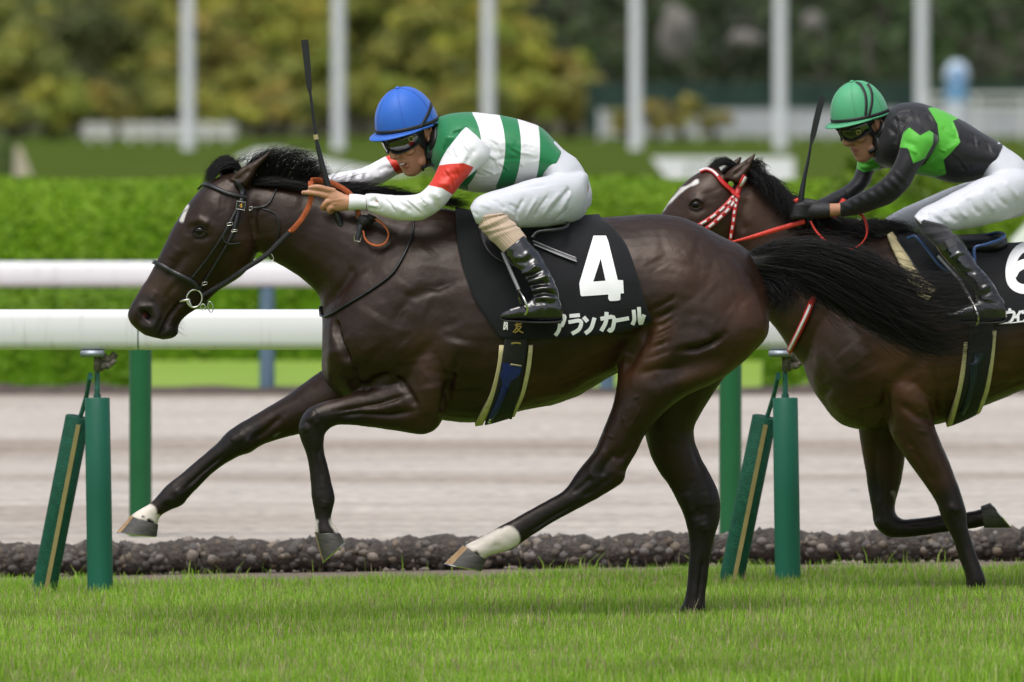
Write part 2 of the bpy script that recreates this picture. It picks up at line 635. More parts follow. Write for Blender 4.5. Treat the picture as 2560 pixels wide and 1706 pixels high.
# dirt: harrowed sand, furrow shadows put into its colour as streaks along the track
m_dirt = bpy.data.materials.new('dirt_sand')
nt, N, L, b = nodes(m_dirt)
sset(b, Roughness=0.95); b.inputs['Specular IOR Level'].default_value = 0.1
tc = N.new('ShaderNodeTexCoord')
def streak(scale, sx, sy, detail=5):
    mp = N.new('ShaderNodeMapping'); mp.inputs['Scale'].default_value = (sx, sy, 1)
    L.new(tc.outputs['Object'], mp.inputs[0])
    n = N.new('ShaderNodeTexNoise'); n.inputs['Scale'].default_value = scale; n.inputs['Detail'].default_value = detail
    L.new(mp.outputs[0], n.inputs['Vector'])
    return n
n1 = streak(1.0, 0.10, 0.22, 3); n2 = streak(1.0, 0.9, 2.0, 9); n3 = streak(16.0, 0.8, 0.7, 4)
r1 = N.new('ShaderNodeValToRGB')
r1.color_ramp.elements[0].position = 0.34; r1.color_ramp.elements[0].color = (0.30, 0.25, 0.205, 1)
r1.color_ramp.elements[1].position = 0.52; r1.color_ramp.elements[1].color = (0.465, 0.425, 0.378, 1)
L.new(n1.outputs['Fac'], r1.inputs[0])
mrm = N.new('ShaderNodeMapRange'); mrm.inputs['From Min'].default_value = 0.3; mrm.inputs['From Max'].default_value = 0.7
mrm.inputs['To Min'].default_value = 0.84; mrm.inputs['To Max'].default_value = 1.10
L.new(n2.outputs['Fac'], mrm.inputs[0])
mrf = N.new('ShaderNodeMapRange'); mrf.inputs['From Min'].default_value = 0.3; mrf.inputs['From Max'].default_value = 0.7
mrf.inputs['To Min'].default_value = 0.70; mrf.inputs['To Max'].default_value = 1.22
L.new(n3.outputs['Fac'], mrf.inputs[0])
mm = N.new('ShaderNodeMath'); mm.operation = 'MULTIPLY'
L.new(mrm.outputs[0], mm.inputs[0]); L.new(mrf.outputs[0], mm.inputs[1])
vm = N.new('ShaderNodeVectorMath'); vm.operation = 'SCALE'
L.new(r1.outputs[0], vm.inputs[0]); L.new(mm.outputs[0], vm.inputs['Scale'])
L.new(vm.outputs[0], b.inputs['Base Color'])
bp = N.new('ShaderNodeBump'); bp.inputs['Strength'].default_value = 0.6; bp.inputs['Distance'].default_value = 0.04
L.new(n2.outputs['Fac'], bp.inputs['Height']); L.new(bp.outputs[0], b.inputs['Normal'])

sheet('ground', -900, 900, -200, 3000, -0.06, m_lawn)
m_strip = mat('bright_lawn', (0.19, 0.30, 0.04), 0.9, col2=(0.235, 0.34, 0.055), vscale=0.8, spec=0.2, stretch=(0.5, 0.3, 1), bump=0.3, bscale=30)
sheet('lawn', -60, 60, 38.0, 58.0, -0.052, m_strip)
sheet('turf_track', -40, 40, -60, 4.75, 0, m_turf, 80, 1, turf_z)
sheet('path', -40, 40, 4.75, 6.9, 0, m_edge, 80, 2, lambda x, y: turf_z(x) * (1 if y < 6 else 0.5) - 0.004)
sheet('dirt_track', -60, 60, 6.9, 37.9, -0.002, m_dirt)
# low ridge at the dirt's far edge, kerb shadow put into its dark colour
V = []; Fc = []
xs = np.linspace(-14, 14, 240)
for i, x in enumerate(xs):
    h = 0.035 + 0.03 * random.random()
    V += [(x, 37.7, -0.01), (x, 38.0, h), (x, 38.4, h * 0.8), (x, 38.9, -0.055)]
    if i:
        a = (i - 1) * 4; c = i * 4
        for k in range(3): Fc.append((a + k, c + k, c + k + 1, a + k + 1))
o = mesh_obj('kerb_edge', V, Fc, mat('kerb_shade', (0.07, 0.05, 0.04), 0.95, var=0.4, vscale=6, bump=0.6, bscale=20), None, True)
o['kind'] = 'structure'

# ------------------------------------------------------------------ turf blades near the horses
def grass_field(name, n, x0, x1, y0, y1, hmin, hmax, seed, cols, probs, lean=0.5, wid=(0.0011, 0.0024), dens=None):
    g = np.random.default_rng(seed)
    x = g.uniform(x0, x1, n); y = g.uniform(y0, y1, n)
    pz = np.stack([x, y, np.zeros(n)], 1)
    tuft = fbm(pz, 2.4, 3, seed)
    keep = np.ones(n, bool)
    if dens is not None: keep = g.random(n) < dens(x, y)
    x, y, tuft = x[keep], y[keep], tuft[keep]; n = len(x)
    h = (hmin + (hmax - hmin) * g.random(n)) * (1 + 0.22 * tuft)
    a = g.uniform(0, 2 * math.pi, n)
    ld = g.uniform(0, 2 * math.pi, n)
    ln = lean * g.random(n) ** 1.3 * h
    w = g.uniform(wid[0], wid[1], n)
    zb = SLOPE * (np.clip(x, -4, 4) - 0.63) + 0.030
    B = np.stack([x, y, zb - 0.004], 1)
    side = np.stack([np.cos(a), np.sin(a), np.zeros(n)], 1) * w[:, None]
    l = np.stack([np.cos(ld), np.sin(ld), np.zeros(n)], 1)
    mid = B + l * (ln * 0.35)[:, None] + np.stack([0 * h, 0 * h, h * 0.58], 1)
    tip = B + l * ln[:, None] + np.stack([0 * h, 0 * h, h * (1 - 0.12 * (ln / h))], 1)
    V = np.stack([B - side, B + side, mid - side * 0.85, mid + side * 0.85, tip - side * 0.22, tip + side * 0.22], 1).reshape(-1, 3)
    k = (np.arange(n) * 6)[:, None]
    Q = np.concatenate([k + [0, 1, 3, 2], k + [2, 3, 5, 4]], 1).reshape(-1, 4)
    m = attr_mat('grass_blades_' + name, 'tint', rough=0.55, spec=0.25, var=0.12, vscale=3, bump=0)
    nt, N, L, b = nodes(m)
    tr = N.new('ShaderNodeBsdfTranslucent'); mx = N.new('ShaderNodeMixShader'); mx.inputs[0].default_value = 0.48
    src = b.inputs['Base Color'].links[0].from_socket
    L.new(src, tr.inputs['Color'])
    out = [q for q in N if q.type == 'OUTPUT_MATERIAL'][0]
    L.new(b.outputs[0], mx.inputs[1]); L.new(tr.outputs[0], mx.inputs[2]); L.new(mx.outputs[0], out.inputs['Surface'])
    o = big_mesh(name, V, Q, m)
    cols = np.array(cols); pick = g.choice(len(cols), n, p=probs)
    patch = (1 + 0.16 * fbm(np.stack([x, y, 0 * x], 1), 1.1, 3, seed + 5))[:, None]
    C = cols[pick] * (0.75 + 0.5 * g.random((n, 1))) * patch
    set_color(o.data, 'tint', np.repeat(C, 6, 0))
    return o

GREENS = [(0.25, 0.43, 0.035), (0.32, 0.51, 0.05), (0.42, 0.58, 0.11), (0.18, 0.34, 0.025)]
edge_d = lambda x, y: np.clip((4.55 + 0.25 * np.sin(x * 3.1) * 0.4 + 0.12 * np.sin(x * 9.7) - y) / 0.5, 0, 1)
o = grass_field('grass', 300000, -2.9, 2.9, -5.4, 4.9, 0.036, 0.068, 11, GREENS + [(0.58, 0.56, 0.28), (0.44, 0.34, 0.22)],
                [0.25, 0.27, 0.18, 0.16, 0.09, 0.05], dens=edge_d)
tag(o, 'short bright green turf with thin seed heads under the horses', 'grass', kind='stuff')
# sparse tall seed stalks, brownish
o = grass_field('grass_stalks', 9000, -2.9, 2.9, -5.0, 4.8, 0.052, 0.086, 12,
                [(0.42, 0.30, 0.21), (0.50, 0.44, 0.25), (0.36, 0.25, 0.18)], [0.4, 0.35, 0.25], lean=0.35, wid=(0.0010, 0.0024), dens=edge_d)
tag(o, 'thin brownish seed stalks standing up out of the turf', 'grass', kind='stuff')
# a few weeds by the stone rolls
o = grass_field('grass_tufts', 170, -2.6, 2.6, 4.7, 5.5, 0.03, 0.10, 13, GREENS[:3], [0.4, 0.3, 0.3], lean=0.8, wid=(0.0015, 0.003),
                dens=lambda x, y: 0.25 + 0.75 * (np.sin(x * 4.3 + 1) > 0.55))
tag(o, 'stray green weeds growing at the foot of the stone rolls', 'weeds', kind='stuff')

# ------------------------------------------------------------------ rolls of netted stones along the dirt
m_net = mat('dark_net', (0.030, 0.026, 0.023), 0.85, col2=(0.085, 0.068, 0.055), vscale=34, bump=0.9, bscale=60, bdist=0.02)
m_peb = attr_mat('pebbles', 'tint', rough=0.75, spec=0.3, var=0.25, vscale=60, bump=0.3, bscale=120)
bm_ = bmesh.new(); bmesh.ops.create_icosphere(bm_, subdivisions=1, radius=1.0); bm_.verts.index_update()
ICO_V = np.array([tuple(v.co) for v in bm_.verts]); ICO_F = np.array([[v.index for v in f.verts] for f in bm_.faces]); bm_.free()

def roll_mesh(seed, length, rad):
    g = np.random.default_rng(seed)
    t = np.linspace(-0.5, 0.5, 15)
    rr = rad * (1 - 0.46 * np.abs(2 * t) ** 3.0) * (1 + 0.06 * g.normal(size=15))
    V = None
    pts = [(x * length, 0.02 * g.normal() * 0.5, rad * 0.82 + 0.006 * g.normal()) for x in t]
    V, Fc = tube(pts, rr * 0.95, 16)
    V[:, 2] = np.where(V[:, 2] < rad * 0.4, rad * 0.4 + (V[:, 2] - rad * 0.4) * 0.7, V[:, 2])
    npb = 240
    u = g.random(npb) * 2 - 1; th = g.uniform(0, 2 * math.pi, npb)
    ux = u * 0.5 * length
    r_at = np.interp(ux, t * length, rr)
    ctr = np.stack([ux, -np.cos(th) * 0 - np.sin(th - 0) * 0, ux * 0], 1)
    ctr[:, 1] = -np.sin(th) * r_at * 0.80
    ctr[:, 2] = rad * 0.82 + np.cos(th) * r_at * 0.74
    ctr[:, 2] = np.maximum(ctr[:, 2], 0.01)
    s = g.uniform(0.013, 0.028, (npb, 1, 1)) * g.uniform(0.7, 1.25, (npb, 1, 3))
    PV_ = ICO_V[None] * s * (1 + 0.12 * g.normal(size=(npb, len(ICO_V), 1))) + ctr[:, None]
    PF = (ICO_F[None] + (np.arange(npb) * len(ICO_V))[:, None, None]).reshape(-1, 3)
    pal = np.array([(0.15, 0.125, 0.10), (0.20, 0.155, 0.11), (0.11, 0.10, 0.095), (0.24, 0.20, 0.165), (0.085, 0.078, 0.073), (0.18, 0.165, 0.155), (0.065, 0.06, 0.057)])
    C = (pal[g.integers(0, len(pal), npb)] * 0.7 + 0.3 * np.array((0.11, 0.095, 0.082))) * (0.55 + 0.55 * g.random((npb, 1)))
    return V, Fc, PV_.reshape(-1, 3), PF, np.repeat(C, len(ICO_V), 0)

roll_protos = []
NL = 14
for i in range(NL):
    X = -2.9 + i * 0.44 + random.uniform(-0.02, 0.02)
    ln = 0.45 + random.uniform(0, 0.05)
    base = (X, 6.05 + random.uniform(-0.02, 0.02), turf_z(X) - 0.004)
    place_word = ['', 'second ', 'third ', 'fourth ', 'fifth ', 'sixth ', 'seventh ', 'eighth ', 'ninth ', 'tenth ', 'eleventh ', 'twelfth ', 'thirteenth ', 'last '][i]
    t = thing('stone_roll', base, 'dark net roll filled with brown pebbles, %sfrom the left along the dirt' % (place_word or 'first '), 'stone roll', 'net rolls of stones edging the dirt track')
    if i < 4:
        V, Fc, PVs, PF, Cc = roll_mesh(40 + i, 0.50, 0.086)
        c = mesh_obj('net_core', V, Fc, m_net, None, True); c.parent = t
        p = big_mesh('pebbles', PVs, PF, m_peb, None, True); p.parent = t
        set_color(p.data, 'tint', Cc)
        p['kind'] = 'stuff'
        roll_protos.append((c, p))
    else:
        c0, p0 = roll_protos[i % 4]
        for q in (c0, p0):
            d = q.copy(); COL.objects.link(d); d.parent = t
    t.rotation_euler = (random.uniform(-0.15, 0.15), random.uniform(-0.02, 0.02), random.uniform(-0.05, 0.05) + (math.pi if i % 3 == 1 and i >= 4 else 0))
    t.scale = (1, 1, random.uniform(0.80, 0.92))

# ------------------------------------------------------------------ near running rail
m_white = mat('white_rail_plastic', (0.80, 0.79, 0.81), 0.38, var=0.03, vscale=3, stretch=(0.3, 1, 1), spec=0.4)
nt, N, L, b = nodes(m_white)
_tc = N.new('ShaderNodeTexCoord'); _mp = N.new('ShaderNodeMapping'); _mp.inputs['Scale'].default_value = (9, 9, 1.2); L.new(_tc.outputs['Object'], _mp.inputs[0])
_n = N.new('ShaderNodeTexNoise'); _n.inputs['Scale'].default_value = 3.0; _n.inputs['Detail'].default_value = 8; L.new(_mp.outputs[0], _n.inputs['Vector'])
_mr = N.new('ShaderNodeMapRange'); _mr.inputs['From Min'].default_value = 0.56; _mr.inputs['From Max'].default_value = 0.78; _mr.inputs['To Max'].default_value = 0.5; L.new(_n.outputs['Fac'], _mr.inputs[0])
_mx = N.new('ShaderNodeMix'); _mx.data_type = 'RGBA'; L.new(_mr.outputs[0], _mx.inputs[0]); L.new(b.inputs['Base Color'].links[0].from_socket, _mx.inputs[6]); _mx.inputs[7].default_value = (0.52, 0.49, 0.44, 1); L.new(_mx.outputs[2], b.inputs['Base Color'])
m_green = mat('green_post_foam', (0.010, 0.115, 0.072), 0.5, var=0.12, vscale=6, bump=0.08, bscale=120, stretch=(1, 1, 0.3), spec=0.35)
m_greend = mat('green_stay_mesh', (0.006, 0.085, 0.048), 0.6, var=0.2, vscale=40, bump=0.6, bscale=160, spec=0.3)
m_green2 = mat('green_dirt_post', (0.005, 0.10, 0.028), 0.42, var=0.08, vscale=5, spec=0.4)
m_tan = mat('tan_strip', (0.42, 0.33, 0.14), 0.7, var=0.1)
m_galv = mat('galvanised_steel', (0.30, 0.34, 0.38), 0.5, metal=0.6, var=0.2, vscale=30)
m_rust = mat('weathered_fitting', (0.16, 0.14, 0.11), 0.75, metal=0.3, var=0.5, vscale=60, bump=0.4, bscale=150)
m_greenrod = mat('green_painted_rod', (0.02, 0.12, 0.085), 0.4, var=0.3, vscale=40)

YR = 3.2
def beam(name, x0, x1, y, zt, zb, m, parent, depth=0.11):
    """rounded hollow-section rail along X"""
    n = 20; zc = (zt + zb) / 2; hz = (zt - zb) / 2
    prof = []
    for k in range(n):
        a = 2 * math.pi * k / n
        c, s = math.cos(a), math.sin(a)
        prof.append((np.sign(c) * abs(c) ** 0.55 * depth / 2, np.sign(s) * abs(s) ** 0.55 * hz))
    R = np.zeros((4, n, 3))
    for i, (x, sc) in enumerate(((x0, 0.985), (x0 + 0.004, 1.0), (x1 - 0.004, 1.0), (x1, 0.985))):
        for k, (py_, pz_) in enumerate(prof): R[i, k] = (x, y + py_ * sc, zc + pz_ * sc)
    V, Fc = rings_mesh(R)
    o = mesh_obj(name, V, Fc, m, parent, True)
    o.data.polygons.foreach_set('use_smooth', [len(p.vertices) == 4 for p in o.data.polygons])
    return o

zt = P(0, 774, YR)[2]; zb = P(0, 875, YR)[2]
XJ = P(346, 800, YR)[0]
rail = thing('running_rail', (P(245, 900, YR)[0], YR, turf_z(-1.5)), 'white racecourse rail on green padded posts behind the horses', 'rail')
beam('rail_beam', XJ - 5.08, XJ - 0.003, YR, zt, zb, m_white, rail)
beam('rail_beam', XJ + 0.003, XJ + 5.08, YR, zt, zb, m_white, rail)
beam('rail_beam', XJ + 5.086, XJ + 10.16, YR, zt, zb, m_white, rail)
beam('rail_beam', XJ - 10.16, XJ - 5.086, YR, zt, zb, m_white, rail)
# dark joint sleeve inside the gap
beam('joint_sleeve', XJ - 0.12, XJ + 0.12, YR, zt - 0.006, zb + 0.006, m_galv, rail, 0.098)
def support(dx, dz):
    """one padded post with its slanted stay under the rail; dx in metres from the left-hand one"""
    def Q(x, y, Y=YR):
        q = P(*CE(x, y)[0], Y); return q + np.array([dx, 0, dz])
    top = Q(433, 668); foot = Q(447, 1560)
    pts = [foot, foot * 0.5 + top * 0.5, top + (foot - top) * 0.004, top]
    MB().tube(pts, [0.0475, 0.0475, 0.0465, 0.044], 28).build('post', m_green, rail)
    MB().tube([Q(433, 690), Q(433, 640), Q(433, 600), Q(433, 480)], [0.0105, 0.0105, 0.0095, 0.0095], 12).tube([Q(433, 668), Q(433, 652)], 0.014, 12).build('rod', m_greenrod, rail)
    # bracket plate under the beam and its clamp
    c = Q(412, 470); c[2] = zb - 0.0135
    MB().box(c, (0.088, 0.10, 0.024), bev=0.003).build('bracket_plate', m_galv, rail)
    c2 = Q(440, 505)
    mb = MB().box(c2, (0.036, 0.04, 0.075), bev=0.004).tube([c2 + [0.01, -0.01, 0.02], Q(490, 505), Q(515, 470)], [0.016, 0.02, 0.014], 8)
    mb.tube([Q(480, 530) + [0, -0.02, 0], Q(515, 500) + [0, -0.02, 0]], 0.009, 8).box(Q(470, 525), (0.03, 0.05, 0.026), bev=0.003)
    mb.build('clamp', m_rust, rail)
    Ys = YR + 0.09
    st_t = Q(347, 752, Ys); st_b = Q(183, 1590, Ys + 0.1)
    d = st_b - st_t
    stay = MB().tube([st_t, st_t + d * 0.004, st_t + d * 0.5, st_b], [0.041, 0.046, 0.046, 0.046], 24).build('stay', m_greend, rail)
    ax = d / np.linalg.norm(d)
    side = np.cross(ax, np.array([0, 1.0, 0])); side /= np.linalg.norm(side)
    fr = np.cross(side, ax)
    if fr[1] > 0: fr = -fr
    nrm = fr * 0.97 + side * 0.18
    nrm /= np.linalg.norm(nrm)
    V, Fc = strip3([st_t + nrm * 0.0465 + d * 0.03, st_t + nrm * 0.0465 + d * 0.5, st_b + nrm * 0.0465], 0.016, 0.004, np.cross(ax, nrm))
    mesh_obj('edge_strip', V, Fc, m_tan, rail, False)
    MB().tube([st_t + d * 0.04, Q(362, 740, Ys), Q(385, 660, Ys - 0.03), Q(402, 562, YR - 0.01)], [0.009] * 4, 10).tube([Q(402, 575) + [0, -0.02, 0], Q(402, 575) + [0, 0.03, 0]], 0.011, 10).build('link_rod', m_greenrod, rail)
PITCHX = P(1965, 900, YR)[0] - P(245, 900, YR)[0]
support(0, 0)
support(PITCHX, 0.0)
support(-PITCHX, -0.04)
support(2 * PITCHX, 0.04)
support(-2 * PITCHX, -0.04)

# ------------------------------------------------------------------ outer rail of the dirt track, hidden behind the near beam
YD = 10.5
dr = thing('running_rail', (P(351, 900, YD)[0], YD, 0), 'plain green posts of the second rail standing on the dirt edge', 'rail')
zt2, zb2 = P(0, 792, YD)[2], P(0, 860, YD)[2]
beam('rail_beam', -9, 10, YD, zt2, zb2, m_white, dr, 0.10)
dp = P(1826, 900, YD)[0] - P(351, 900, YD)[0]
for k in (-3, -2, -1, 0, 1, 2, 3, 4):
    x = P(351, 900, YD)[0] + k * dp
    MB().tube([(x, YD, -0.01), (x, YD, 0.4), (x, YD, zb2 + 0.002)], 0.0475, 28).build('post', m_green2, dr)

# ------------------------------------------------------------------ far rail of the dirt track
YF = 38.0
fr_ = thing('running_rail', (P(668, 900, YF)[0], YF, 0), 'far white rail on slim blue grey posts across the dirt', 'rail')
beam('rail_beam', -18, 18, YF, P(0, 655, YF)[2], P(0, 718, YF)[2], m_white, fr_, 0.12)
m_bg = mat('blue_grey_post', (0.10, 0.17, 0.23), 0.5, var=0.1)
fp = P(1517, 900, YF)[0] - P(668, 900, YF)[0]
for k in range(-7, 10):
    x = P(668, 900, YF)[0] + k * fp
    MB().tube([(x, YF, -0.05), (x, YF, 0.3), (x, YF, P(0, 716, YF)[2])], 0.047, 16).build('post', m_bg, fr_)

# ------------------------------------------------------------------ clipped hedges
def leaf_cloud(V, Nrm, size, g, flat=0.5):
    """one small folded leaf quad per point, roughly facing outwards"""
    n = len(V)
    a = g.normal(size=(n, 3)) * flat + Nrm; a /= np.linalg.norm(a, axis=1)[:, None] + 1e-9
    u = np.cross(a, g.normal(size=(n, 3))); u /= np.linalg.norm(u, axis=1)[:, None] + 1e-9
    w = np.cross(a, u)
    s = (size * (0.6 + 0.8 * g.random(n)))[:, None]
    q = np.stack([V - u * s, V - w * s * 0.55, V + u * s, V + w * s * 0.55], 1).reshape(-1, 3)
    return q, np.arange(4 * n).reshape(-1, 4)

def leaf_mat(name):
    m = attr_mat(name, 'tint', rough=0.55, spec=0.25, var=0.1, vscale=2, bump=0)
    nt, N, L, b = nodes(m)
    tr = N.new('ShaderNodeBsdfTranslucent'); mx = N.new('ShaderNodeMixShader'); mx.inputs[0].default_value = 0.3
    L.new(b.inputs['Base Color'].links[0].from_socket, tr.inputs['Color'])
    out = [q for q in N if q.type == 'OUTPUT_MATERIAL'][0]
    L.new(b.outputs[0], mx.inputs[1]); L.new(tr.outputs[0], mx.inputs[2]); L.new(mx.outputs[0], out.inputs['Surface'])
    return m
m_leaf = leaf_mat('leaves')
m_hedgecore = mat('hedge_core', (0.07, 0.15, 0.006), 0.9, var=0.4, vscale=4, spec=0.1)

def hedge(name, x0, x1, y0, y1, h, nleaf, size, cols, label, seed, cat='hedge', group=None):
    g = np.random.default_rng(seed)
    t = thing(name, ((x0 + x1) / 2, (y0 + y1) / 2, -0.06), label, cat, group)
    nx = max(6, int((x1 - x0) / 0.25)); prof = []
    for k in range(13):
        a = math.pi * k / 12
        c, s = math.cos(a), math.sin(a)
        prof.append((-np.sign(c) * abs(c) ** 0.4, abs(s) ** 0.4))
    V = []; Fc = []
    for i in range(nx + 1):
        x = x0 + (x1 - x0) * i / nx
        for (a, s) in prof:
            V.append((x, (y0 + y1) / 2 + a * (y1 - y0) / 2, -0.06 + s * (h + 0.06)))
    V = np.array(V); V += 0.05 * np.stack([fbm(V, 1.3, 3, seed), fbm(V, 1.3, 3, seed + 1), fbm(V, 1.3, 3, seed + 2)], 1) * (V[:, 2:3] > 0.05)
    w = len(prof)
    for i in range(nx):
        for k in range(w - 1):
            a = i * w + k; Fc.append((a, a + w, a + w + 1, a + 1))
    Fc.append(tuple(range(w))); Fc.append(tuple(reversed(range(nx * w, nx * w + w))))
    mesh_obj('hedge_body', V, Fc, m_hedgecore, t, True)
    # leaves on the clipped surface
    i = g.random(nleaf) * nx; ii = np.clip(i.astype(int), 0, nx - 1); fi = (i - ii)[:, None]
    j = g.random(nleaf) * (w - 1); jj = np.clip(j.astype(int), 0, w - 2); fj = (j - jj)[:, None]
    def at(a, c): return V[a * w + c]
    Pp = (at(ii, jj) * (1 - fi) + at(ii + 1, jj) * fi) * (1 - fj) + (at(ii, jj + 1) * (1 - fi) + at(ii + 1, jj + 1) * fi) * fj
    d1 = at(ii + 1, jj) - at(ii, jj); d2 = at(ii, jj + 1) - at(ii, jj)
    nr = np.cross(d1, d2); nr /= np.linalg.norm(nr, axis=1)[:, None] + 1e-9
    nr = np.where((nr[:, 2:3] < -0.2) | (nr[:, 1:2] > 0.5), -nr, nr)
    q, Q = leaf_cloud(Pp + nr * 0.02, nr, size, g, 0.4)
    lv = big_mesh('foliage', q, Q, m_leaf, t); lv['kind'] = 'stuff'
    cols = np.array(cols)
    C = cols[g.integers(0, len(cols), nleaf)] * (0.9 + 0.2 * g.random((nleaf, 1))) * (1 + 0.12 * fbm(Pp, 0.9, 2, seed))[:, None]
    set_color(lv.data, 'tint', np.repeat(C, 4, 0))
    return t
HG = [(0.175, 0.305, 0.009), (0.19, 0.32, 0.010), (0.16, 0.285, 0.008)]
hedge('clipped_hedge', -5.2, 15.0, 51.0, 53.0, 1.19, 64000, 0.026, HG, 'long bright green clipped hedge behind the far white rail', 21)
hedge('clipped_hedge', -15.0, -5.35, 50.6, 52.6, 1.02, 28000, 0.026, HG, 'shorter green hedge at the far left edge of the picture', 22)
HG2 = [(0.13, 0.24, 0.010), (0.15, 0.26, 0.012), (0.11, 0.21, 0.008)]
hedge('low_hedge', -13.0, P(352, 900, 40.5)[0], 40.0, 41.6, 0.55, 22000, 0.026, HG2, 'low green hedge under the rail at the left, behind blue grey posts', 23)
hedge('low_hedge', P(1912, 900, 40.5)[0], 13.0, 40.0, 41.6, 0.50, 22000, 0.026, HG2, 'low green hedge under the rail at the right, behind the second horse', 24)

def blob_bush(name, c, r, nleaf, size, cols, label, cat, seed, group=None):
    g = np.random.default_rng(seed)
    t = thing(name, (c[0], c[1], -0.06), label, cat, group)
    V, Fc = ellipsoid((c[0], c[1], c[2]), r, 28)
    V = V + 0.08 * min(r) * np.stack([fbm(V, 1.5 / min(r), 3, seed + k) for k in range(3)], 1)
    mesh_obj('crown_core', V, Fc, m_hedgecore, t, True)
    d = g.normal(size=(nleaf, 3)); d /= np.linalg.norm(d, axis=1)[:, None]
    Pp = np.array(c) + d * np.array(r) * (0.96 + 0.10 * g.random((nleaf, 1)))
    q, Q = leaf_cloud(Pp, d, size, g, 0.8)
    lv = big_mesh('foliage', q, Q, m_leaf, t); lv['kind'] = 'stuff'
    cols = np.array(cols)
    C = cols[g.integers(0, len(cols), nleaf)] * (0.7 + 0.6 * g.random((nleaf, 1)))
    set_color(lv.data, 'tint', np.repeat(C, 4, 0))
    return t
blob_bush('round_bush', (P(2240, 700, 48)[0], 48.2, 0.55), (0.62, 0.6, 0.86), 5000, 0.05, [(0.11, 0.19, 0.012), (0.15, 0.23, 0.014), (0.08, 0.14, 0.01)],
          'rounded darker green bush in front of the hedge behind the second rider', 'bush', 31)

# ------------------------------------------------------------------ poles on the far lawn
m_pole = mat('grey_pole_paint', (0.74, 0.75, 0.78), 0.85, var=0.03, spec=0.08)
YP = 361.0
ordw = ['first', 'second', 'third', 'fourth', 'fifth', 'sixth']
for i, x in enumerate((432, 778, 1122, 1461, 1793, 2118)):
    X = P(x * 1.088, 300, YP)[0]
    t = thing('grey_pole', (X, YP, -0.06), 'tall plain grey pole on the far lawn, %s of six from the left' % ordw[i], 'pole', 'row of grey poles on the far lawn')
    MB().tube([(X, YP, -0.06), (X, YP, 3), (X, YP, 11)], [0.172, 0.166, 0.15], 24).build('shaft', m_pole, t)
    MB().tube([(X, YP, -0.06), (X, YP, 0.05)], [0.195, 0.188], 24).build('base_collar', m_pole, t)

# ------------------------------------------------------------------ white boards and painted turf on the infield
m_board = mat('white_board', (0.86, 0.86, 0.87), 0.6, var=0.05, vscale=1)
def panel(name, pts, Y, thick, m, parent):
    pts3 = [P(x, y, Y) for x, y in pts]
    n = len(pts3)
    V = [tuple(q) for q in pts3] + [tuple(q + np.array([0, thick, 0])) for q in pts3]
    Fc = [tuple(range(n)), tuple(reversed(range(n, 2 * n)))] + [(i, (i + 1) % n, n + (i + 1) % n, n + i) for i in range(n)]
    return mesh_obj(name, V, Fc, m, parent, False)
t = thing('sign_board', (P(1800, 473, 205)[0], 205, -0.06), 'low white board with slanted left end standing on the lawn behind the horses', 'sign')
panel('board', [(1628, 394), (1985, 394), (1985, 486), (1696, 486)], 205, 0.06, m_board, t)
m_mark = mat('faint_green_print', (0.42, 0.46, 0.40), 0.7)
for k, pts in enumerate(([(1715, 405), (1728, 405), (1728, 462), (1715, 462)], [(1734, 405), (1762, 405), (1770, 418), (1770, 450), (1758, 462), (1734, 462), (1734, 450), (1752, 450), (1757, 442), (1757, 424), (1752, 417), (1734, 417)],
                         [(1800, 405), (1812, 405), (1826, 462), (1813, 462), (1806, 430), (1799, 462), (1787, 462)])):
    panel('printed_mark', pts, 204.99, 0.006, m_mark, t)
t = thing('sign_board', (P(840, 473, 210)[0], 210, -0.06), 'long white slanting board lying on the lawn beyond the leading horse', 'sign')
panel('board', [(585, 398), (640, 374), (700, 372), (800, 396), (900, 418), (1110, 452), (1085, 492), (1040, 492), (860, 440), (760, 428), (640, 425)], 210, 0.05, m_board, t)
t = thing('sign_board', (P(65, 473, 205)[0], 205, -0.06), 'beige triangular board at the far left of the lawn', 'sign')
panel('board', [(38, 366), (52, 366), (98, 486), (32, 486)], 205, 0.05, mat('beige_board', (0.50, 0.44, 0.33), 0.7, var=0.08), t)
t = thing('hedge_post', (P(6, 473, 200)[0], 200, -0.06), 'dark green bushy column at the extreme left of the lawn', 'bush')
V, Fc = ellipsoid(P(2, 450, 200), (0.22, 0.25, 0.85), 20)
V = V + 0.05 * np.stack([fbm(V, 5, 3, k) for k in range(3)], 1)
mesh_obj('crown', V, Fc, mat('dark_bush', (0.05, 0.08, 0.012), 0.9, var=0.5, vscale=12, bump=0.5, bscale=30), t)

# low white fences in front of the trees, left
m_wf = mat('white_fence_paint', (0.62, 0.62, 0.58), 0.6, var=0.08, vscale=2)
def plank_fence(px0, px1, ytop, ybot, Y, label, npost, rails, gap=True):
    x0, x1 = P(px0, 300, Y)[0], P(px1, 300, Y)[0]
    t = thing('white_fence', ((x0 + x1) / 2, Y, -0.06), label, 'fence')
    za, zb_ = P(0, ytop, Y)[2], P(0, ybot, Y)[2]
    for k in range(rails):
        z = za + (zb_ - za) * (k + 0.5) / rails
        MB().box(((x0 + x1) / 2, Y, z), (x1 - x0, 0.05, abs(za - zb_) / rails * 0.72)).build('plank', m_wf, t, False)
    for k in range(npost):
        x = x0 + (x1 - x0) * (k + 0.5) / npost
        MB().box((x, Y - 0.06, (za - 0.06) / 2), (0.13, 0.06, za + 0.10)).build('post', m_wf, t, False)
plank_fence(205, 285, 308, 345, 405, 'short white plank fence left of the first grey pole, nearer the left edge', 2, 2)
plank_fence(300, 590, 306, 346, 408, 'longer white plank fence between the first two grey poles', 6, 2)

